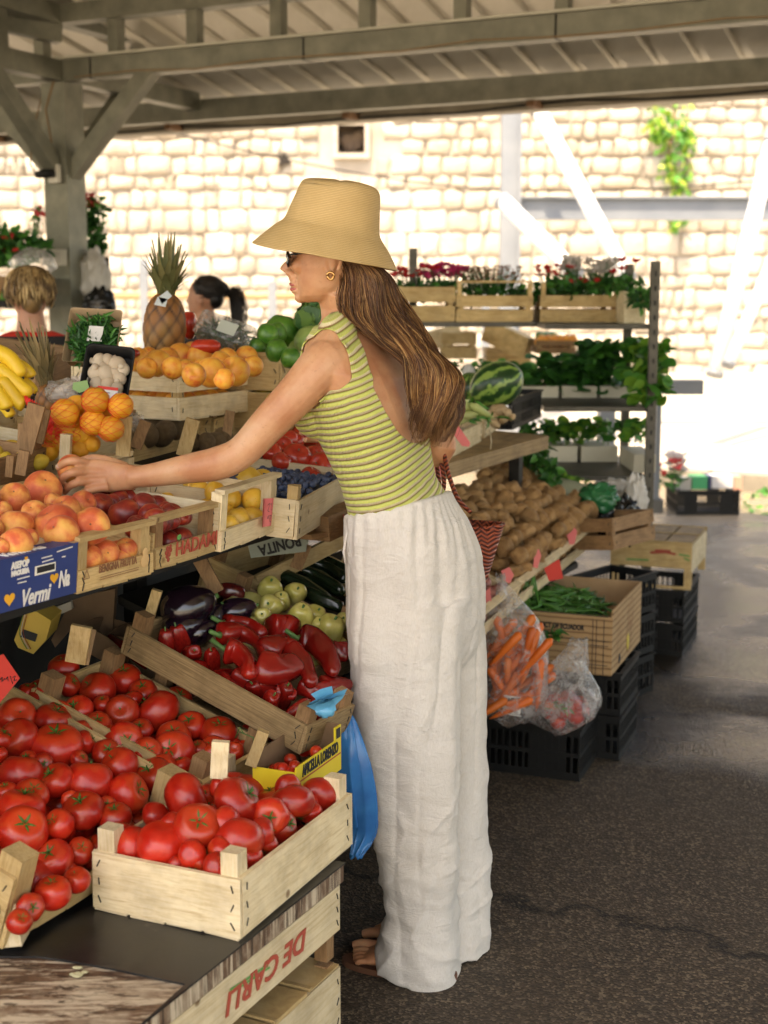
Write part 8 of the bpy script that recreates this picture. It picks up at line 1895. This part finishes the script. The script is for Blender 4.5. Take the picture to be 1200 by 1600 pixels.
# posts at left (brown)
def stick(pts, Y, w, d, mat, label, group='loose crate posts'):
    a, b = P(*pts[0], Y), P(*pts[1], Y); m = MB(); m.bar(a, b, w, d, 0, up=Vector((0, 1, 0))); o = m.build('crate_post', mat); tag(o, label, 'crate post', group); return o
stick(((38, 706), (58, 632)), 2.86, .036, .012, W_BP, 'wide brown crate post left of the orange net'); stick(((60, 692), (72, 640)), 2.90, .02, .012, W_BP, 'narrower brown crate post touching the orange net')
stick(((14, 745), (17, 712)), 2.78, .015, .010, W_BP, 'small brown post in front of the lemons, left one'); stick(((32, 742), (38, 704)), 2.77, .022, .010, W_BP, 'small brown post in front of the lemons, right one')
stick(((100, 745), (104, 678)), 2.93, .022, .022, W_LP, 'pale upright crate post in front of the netted oranges'); stick(((192, 712), (196, 650)), 3.02, .030, .012, W_P, 'upright post right of the netted oranges')
stick(((212, 700), (228, 658)), 3.10, .026, .014, W_BP, 'slanting brown post beside the kiwis'); stick(((286, 712), (302, 655)), 3.32, .034, .014, W_P, 'slanting post under the corner of the apricot crate'); stick(((352, 695), (360, 642)), 3.5, .024, .012, W_BP, 'post with printed mark under the apricot crate')
stick(((310, 870), (340, 925)), 2.95, .03, .014, W_BP, 'slanting brown post behind the black aubergines')
stick(((233, 965), (246, 922)), 2.86, .022, .018, W_P, 'upright post at the back left corner of the pepper crate'); stick(((118, 1035), (128, 978)), 2.62, .040, .014, W_P, 'wide tan post behind the middle tomato crate')
stick(((342, 1215), (345, 1158)), 2.30, .030, .014, W_LP, 'flat pale post at the back of the big tomato crate'); stick(((392, 1195), (412, 1142)), 2.45, .022, .018, W_P, 'slanting post beside the cherry tomatoes'); stick(((18, 1470), (8, 1405)), 2.02, .045, .045, W_LP, 'thick pale post leaning in at the lower left corner')
# wooden block and rail by her waist; grey box with upside down capitals
a, b = P(500, 826, 3.15), P(560, 800, 3.3); m = MB(); m.bar(a, b, .05, .06); tag(m.build('wooden_block', W_B), 'dark brown wooden block beside the waistband', 'wood block')
a, b = P(470, 838, 3.1), P(560, 822, 3.3); m = MB(); m.bar(a, b, .06, .012); tag(m.build('wooden_plank', W_B), 'flat brown slat under the wooden block', 'wood slat')
a, b = P(400, 912, 3.2), P(545, 838, 3.45); m = MB(); m.bar(a, b, .012, .04); tag(m.build('wooden_plank', W_X), 'pale slat running up behind the light green peppers', 'wood slat')
stick(((462, 888), (478, 850)), 3.25, .03, .012, W_BP, 'brown post behind the light green peppers')
free_card([(384, 838), (482, 812), (478, 862), (392, 872)], 3.22, M('grey_green_card', (.26, .30, .25), (.32, .36, .30), rough=.7), 'grey green box end with upside down dark capitals', th=.12, name='box_end', cat='box')
tx = text(None, 'BONITA', .058, INK_K, (0, 0, 0), bold=.002); X = (P(392, 860, 3.217)-P(478, 838, 3.217)).normalized(); Yt = Vector((X.z, 0, -X.x)).normalized(); Yt = Yt if Yt.z < 0 else -Yt
q = P(437, 852, 3.214); sc_ = (P(472, 850, 3.2)-P(405, 862, 3.2)).length/(max(v.co.x for v in tx.data.vertices)-min(v.co.x for v in tx.data.vertices)); tx.matrix_world = frame(q, X*sc_, Yt*.62, X.cross(Yt)); par(tx, [o for o in COL.objects if o.name.startswith('box_end')][-1])
# yellow carton with flag stripes, dark boxes under the shelf
o = free_card([(22, 1000), (38, 958), (56, 955), (80, 970), (72, 1000), (52, 1022), (28, 1012)], 2.9, M('ochre_card', (.62, .40, .06), (.68, .45, .08), rough=.6), 'ochre carton with green white and red stripe under the shelf', th=.10, name='fruit_carton', cat='carton')
for col, dx in ((INK_G, 0), (INK_W, 3.2), (INK_R, 6.4)):
    q = smoothpath([P(36+dx, 960, 2.897), P(30+dx, 985, 2.897), P(34+dx, 1000, 2.897), P(42+dx, 1014, 2.897)], 10); m = MB(); m.tube(q, .0022, 4, flat=.3); par(m.build('printed_stripe', col), o)
m = MB(); a, b = P(34, 989, 2.897), P(57, 997, 2.897); m.bar(a, b, .018, .001, 0, up=Vector((0, 1, 0))); par(m.build('printed_label', INK_K), o)
free_card([(66, 958), (110, 940), (112, 952), (68, 972)], 3.0, M('cream_card', (.46, .42, .34), rough=.7), 'cream board edge behind the ochre carton', th=.02, name='board_edge', cat='board')
free_card([(80, 1000), (112, 935), (180, 920), (176, 985), (145, 1012), (118, 975), (86, 1012)], 3.05, CARDD, 'dark brown carton flap hanging under the shelf', th=.03, name='carton_flap', cat='carton flap')
free_card([(118, 1035), (128, 980), (150, 985), (138, 1040)], 2.66, CARD, 'light brown carton strip behind the tall post', th=.006, name='carton_strip', cat='carton')
SHADE_BACK = M('dark_tarp', (.018, .018, .016), (.035, .034, .03), rough=.6, scale=6, bump=.5)  # for added dark sheets that stand in for the shade under the shelves
def shade_backing(s0, s1, w, z0, z1, label, amp=.03):
    m = MB(); nx, nz = 60, 14; vs = []
    for i in range(nx+1):
        for j in range(nz+1):
            s = s0+(s1-s0)*i/nx; z = z0+(z1-z0)*j/nz; dw = amp*math.sin(s*23+math.sin(z*5))*(1-j/nz*.6)+amp*.6*noise.noise(Vector((s*5, z*3, 0))); vs.append(tuple(SW(s, w+dw, z)))
    fs = [(i*(nz+1)+j, (i+1)*(nz+1)+j, (i+1)*(nz+1)+j+1, i*(nz+1)+j+1) for i in range(nx) for j in range(nz)]
    m.add(vs, fs, 0, True); o = m.build('tarp', SHADE_BACK); sd = o.modifiers.new('t', 'SOLIDIFY'); sd.thickness = .003; tag(o, label, 'tarp'); return o
shade_backing(.6, 3.5, -2.32, .02, 1.08, 'dark tarpaulin hanging behind the lower crates of the stall')
shade_backing(3.3, 5.1, -2.1, .02, .62, 'dark tarpaulin hanging below the potato shelf')
# stacked dark crates added under the lower tier to deepen its shade
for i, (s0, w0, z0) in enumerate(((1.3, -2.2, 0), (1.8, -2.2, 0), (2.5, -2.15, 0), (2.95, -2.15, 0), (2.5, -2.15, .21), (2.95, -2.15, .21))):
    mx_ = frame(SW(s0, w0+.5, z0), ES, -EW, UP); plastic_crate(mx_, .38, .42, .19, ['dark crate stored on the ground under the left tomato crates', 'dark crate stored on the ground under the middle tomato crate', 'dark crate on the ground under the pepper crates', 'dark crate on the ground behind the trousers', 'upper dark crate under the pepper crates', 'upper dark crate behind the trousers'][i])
# blue plastic bag
BLUEB = M('blue_plastic', (.015, .12, .36), (.03, .22, .52), rough=.25, scale=10, bump=.3); BLUEC2 = M('pale_blue_plastic', (.06, .30, .50), (.12, .42, .60), rough=.3, scale=10, bump=.3)
m = MB(); rs = []
path = smoothpath([P(x, y, Y) for x, y, Y in ((538, 1120, 2.72), (546, 1165, 2.70), (556, 1210, 2.70), (566, 1260, 2.71), (570, 1300, 2.72), (556, 1338, 2.70))], 34)
for i, p in enumerate(path):
    u = i/34; w = (.012+.018*math.sin(math.pi*min(1, u*1.05))**.8); rs.append([p+Vector((math.cos(t)*w*(1+.3*math.sin(t*5+u*7)), math.sin(t)*w*.55*(1+.25*math.sin(t*4+u*9)), .006*math.sin(t*6+u*12))) for t in (2*math.pi*j/40 for j in range(40))])
m.rings(rs); tag(m.build('plastic_bag', BLUEB), 'blue plastic bag hanging between the stall and the trousers', 'plastic bag')
m = MB(); rr = random.Random(9)
for i in range(9):
    a_ = P(505+rr.uniform(-8, 18), 1112, 2.50); pts = [a_, a_+Vector((rr.uniform(-.015, .02), rr.uniform(-.01, .01), .02)), a_+Vector((rr.uniform(-.03, .035), rr.uniform(-.02, .01), .035+rr.uniform(-.01, .01)))]
    s_ = Vector((.010, .0, .004)); m.rings([[p-s_*(.6+k_*.7)+Vector((0, .003*math.sin(k_*3+i), 0)), p+UP*.004*math.sin(i), p+s_*(.6+k_*.7)] for k_, p in enumerate(pts)], cap=False, closed=False)
m.ell(P(508, 1112, 2.505), (.018, .01, .012), 0, 14, 8, None, lambda q, d, th, ph: q*(1+.4*noise.noise(d*3)))
tag(m.build('plastic_bag_knot', BLUEC2), 'pale blue plastic bag knot tied to the pepper crate corner', 'plastic bag')
# background left: flower stand
q = P(20, 386, 7.6); m = MB(); leafset(m, (0, 0, 0), (.20, .15, .085), 420, .07, (0, 1), 31); leafset(m, (-.05, -.1, .0), (.15, .05, .06), 14, .05, (2,), 32); tag(m.build('potted_plants', [LEAFD, LEAF, FLR['red']], None, Matrix.Translation(q)), 'dense green potted plants on the stand at the left edge', 'plants')
q0, q1 = P(-60, 452, 7.6), P(66, 432, 7.6); m = MB(); m.box(q0.x, 7.5, q0.z, q1.x, 7.9, q1.z); tag(m.build('plant_crate', W_B), 'brown crate under the potted plants at the left edge', 'crate')
m = MB(); m.box(q0.x, 7.55, q0.z-.10, q1.x, 7.85, q0.z-.06); m.box(q0.x+.02, 7.55, 0, q0.x+.06, 7.6, q0.z-.1); m.box(q1.x-.06, 7.55, 0, q1.x-.02, 7.6, q0.z-.1); tag(m.build('plant_stand', DK), 'dark stand holding the plants at the left edge', 'stand')
for i in range(8):
    q = P(2+i*5, 463+(i % 2)*3, 7.65); fruit('papaya' if i % 3 else 'apricot', q, .05, 'round gourd on the stand shelf behind the blond keeper', 'gourds on the left stand')
q = P(40, 408, 6.4); crumple('clear_hood', P(52, 412, 6.2), (.10, .08, .07), FILM, 'clear plastic hood hanging above the blond head', 'plastic sheet', 12, .15)
m = MB(); rr = random.Random(14)
for i in range(7):
    x0 = 134+i*4; pts = [P(x0+3*math.sin(j*.9+i), 318+j*14, 8.3) for j in range(rr.randint(4, 8))]; m.tube(pts, .006, 4, 0)
    for p in pts: leafset(m, p, (.03, .03, .04), 5, .05, (0, 1), rr.randint(0, 999)); 
leafset(m, P(138, 312, 8.3), (.03, .03, .05), 22, .05, (2,), 5); leafset(m, P(140, 348, 8.3), (.04, .03, .05), 40, .06, (1,), 6); leafset(m, P(152, 385, 8.3), (.05, .03, .08), 70, .06, (0, 1), 7)
tag(m.build('climbing_plant', [LEAF, LEAFD, FLR['red']]), 'flowering climber with red blooms right of the steel column', 'climber')
m = MB(); rr = random.Random(15)
for i in range(4):
    pts = [P(58+3*math.sin(j+i)-i, 330+j*12, 8.3) for j in range(5)]; m.tube(pts, .004, 4, 0)
    for p in pts: leafset(m, p, (.03, .03, .03), 3, .04, (0,), rr.randint(0, 999))
leafset(m, P(56, 330, 8.3), (.02, .02, .03), 8, .05, (1,), 5); tag(m.build('climbing_plant', [LEAF, FLR['red']]), 'thin flowering stalks left of the steel column', 'climber')
m = MB(); m.bar(P(163, 300, 8.2)*1, Vector((P(163, 480, 8.2).x, 8.2, 0)), .03, .03, 0, up=Vector((0, 1, 0))); m.v = [(a, b, min(c, P(163, 402, 8.2).z)) for a, b, c in m.v]; tag(m.build('pole', DK), 'thin dark pole behind the steel column', 'pole')
crumple('plastic_sheet', P(148, 438, 8.0), (.09, .05, .17), WBAG, 'white plastic sheet bundled behind the steel column', 'plastic sheet', 7, .3); crumple('black_sack', P(156, 478, 7.9), (.09, .06, .10), KBAG, 'black sack hanging behind the steel column', 'sack', 8, .3)
# pale pipe and low wall behind the keepers
m = MB(); m.tube([P(168, 462, 16), P(560, 462, 16)], .05, 10); tag(m.build('handrail', M('ochre_pipe', (.40, .25, .12), (.5, .33, .17), rough=.6)), 'tan horizontal pipe in front of the stone wall', 'pipe')
for px, lab in ((224, 'slim post carrying the tan pipe left of the pineapple'), (425, 'slim post under the chin carrying the tan pipe'), (760, 'slim post right of the hair carrying the tan pipe')):
    q = P(px, 405, 16); m = MB(); m.box(q.x-.045, 15.95, .1, q.x+.045, 16.05, q.z if px < 300 else P(px, 440, 16).z); tag(m.build('rail_post', BLUEST), lab, 'post')
# ================================================================= labels by place inside each heap, and hidden filler removed
bpy.context.view_layer.update()
ORD = ['first', 'second', 'third', 'fourth', 'fifth', 'sixth', 'seventh', 'eighth', 'ninth', 'tenth', 'eleventh', 'twelfth', 'thirteenth', 'fourteenth', 'fifteenth', 'sixteenth', 'seventeenth', 'eighteenth']
hidden = set()
if FILLS:
    dg = bpy.context.evaluated_depsgraph_get(); eyes = [O, O+Vector((-.5, 0, .05)), O+Vector((.5, 0, .05)), O+Vector((0, 0, .35)), O+Vector((-.25, .1, -.2)), O+Vector((.3, .1, .25))]
    for o, p, r in FILLS:
        seen = 0
        for e in eyes:
            to = (p-e).normalized(); sx = to.cross(UP).normalized(); sy = sx.cross(to)
            for a_, b_ in ((0, 0), (.6, .5), (-.6, .5), (0, .8), (.75, 0), (-.75, 0), (.3, -.5)):
                q = p+(sx*a_+sy*b_)*r*.9; hit, loc, nr, ix, ob, mt = SC.ray_cast(dg, e, (q-e).normalized())
                if hit and ob and ob.original == o: seen = 1; break
            if seen: break
        if not seen: hidden.add(o)
    for o in hidden:
        for ch in list(o.children): bpy.data.objects.remove(ch)
        bpy.data.objects.remove(o)
def to_px(p):
    d = p-O; f = d.dot(Vector((0, _cp, -_sp))); return 600+FPX*d.x/f, 800-FPX*d.dot(Vector((0, _sp, _cp)))/f
byl = {}
for o in COL.objects:
    if o.parent is None and o.get('group') and o.get('label') and o.get('category'): byl.setdefault((o['group'], o['label']), []).append(o)
for (g_, lab), objs in byl.items():
    if len(objs) < 2 or len(lab.split()) > 10: continue
    pts = sorted([(to_px(o.matrix_world.translation), o) for o in objs], key=lambda t: -t[0][1])
    nr = max(1, round(math.sqrt(len(pts)/2.2)), math.ceil(len(pts)/16)); per = math.ceil(len(pts)/nr)
    for i in range(nr):
        row = sorted(pts[i*per:(i+1)*per], key=lambda t: t[0][0])
        for j, (_, o) in enumerate(row):
            o['label'] = lab + (', %s from left' % ORD[min(j, 17)] if nr == 1 else ', %s row up, %s from left' % (ORD[i], ORD[min(j, 17)]))
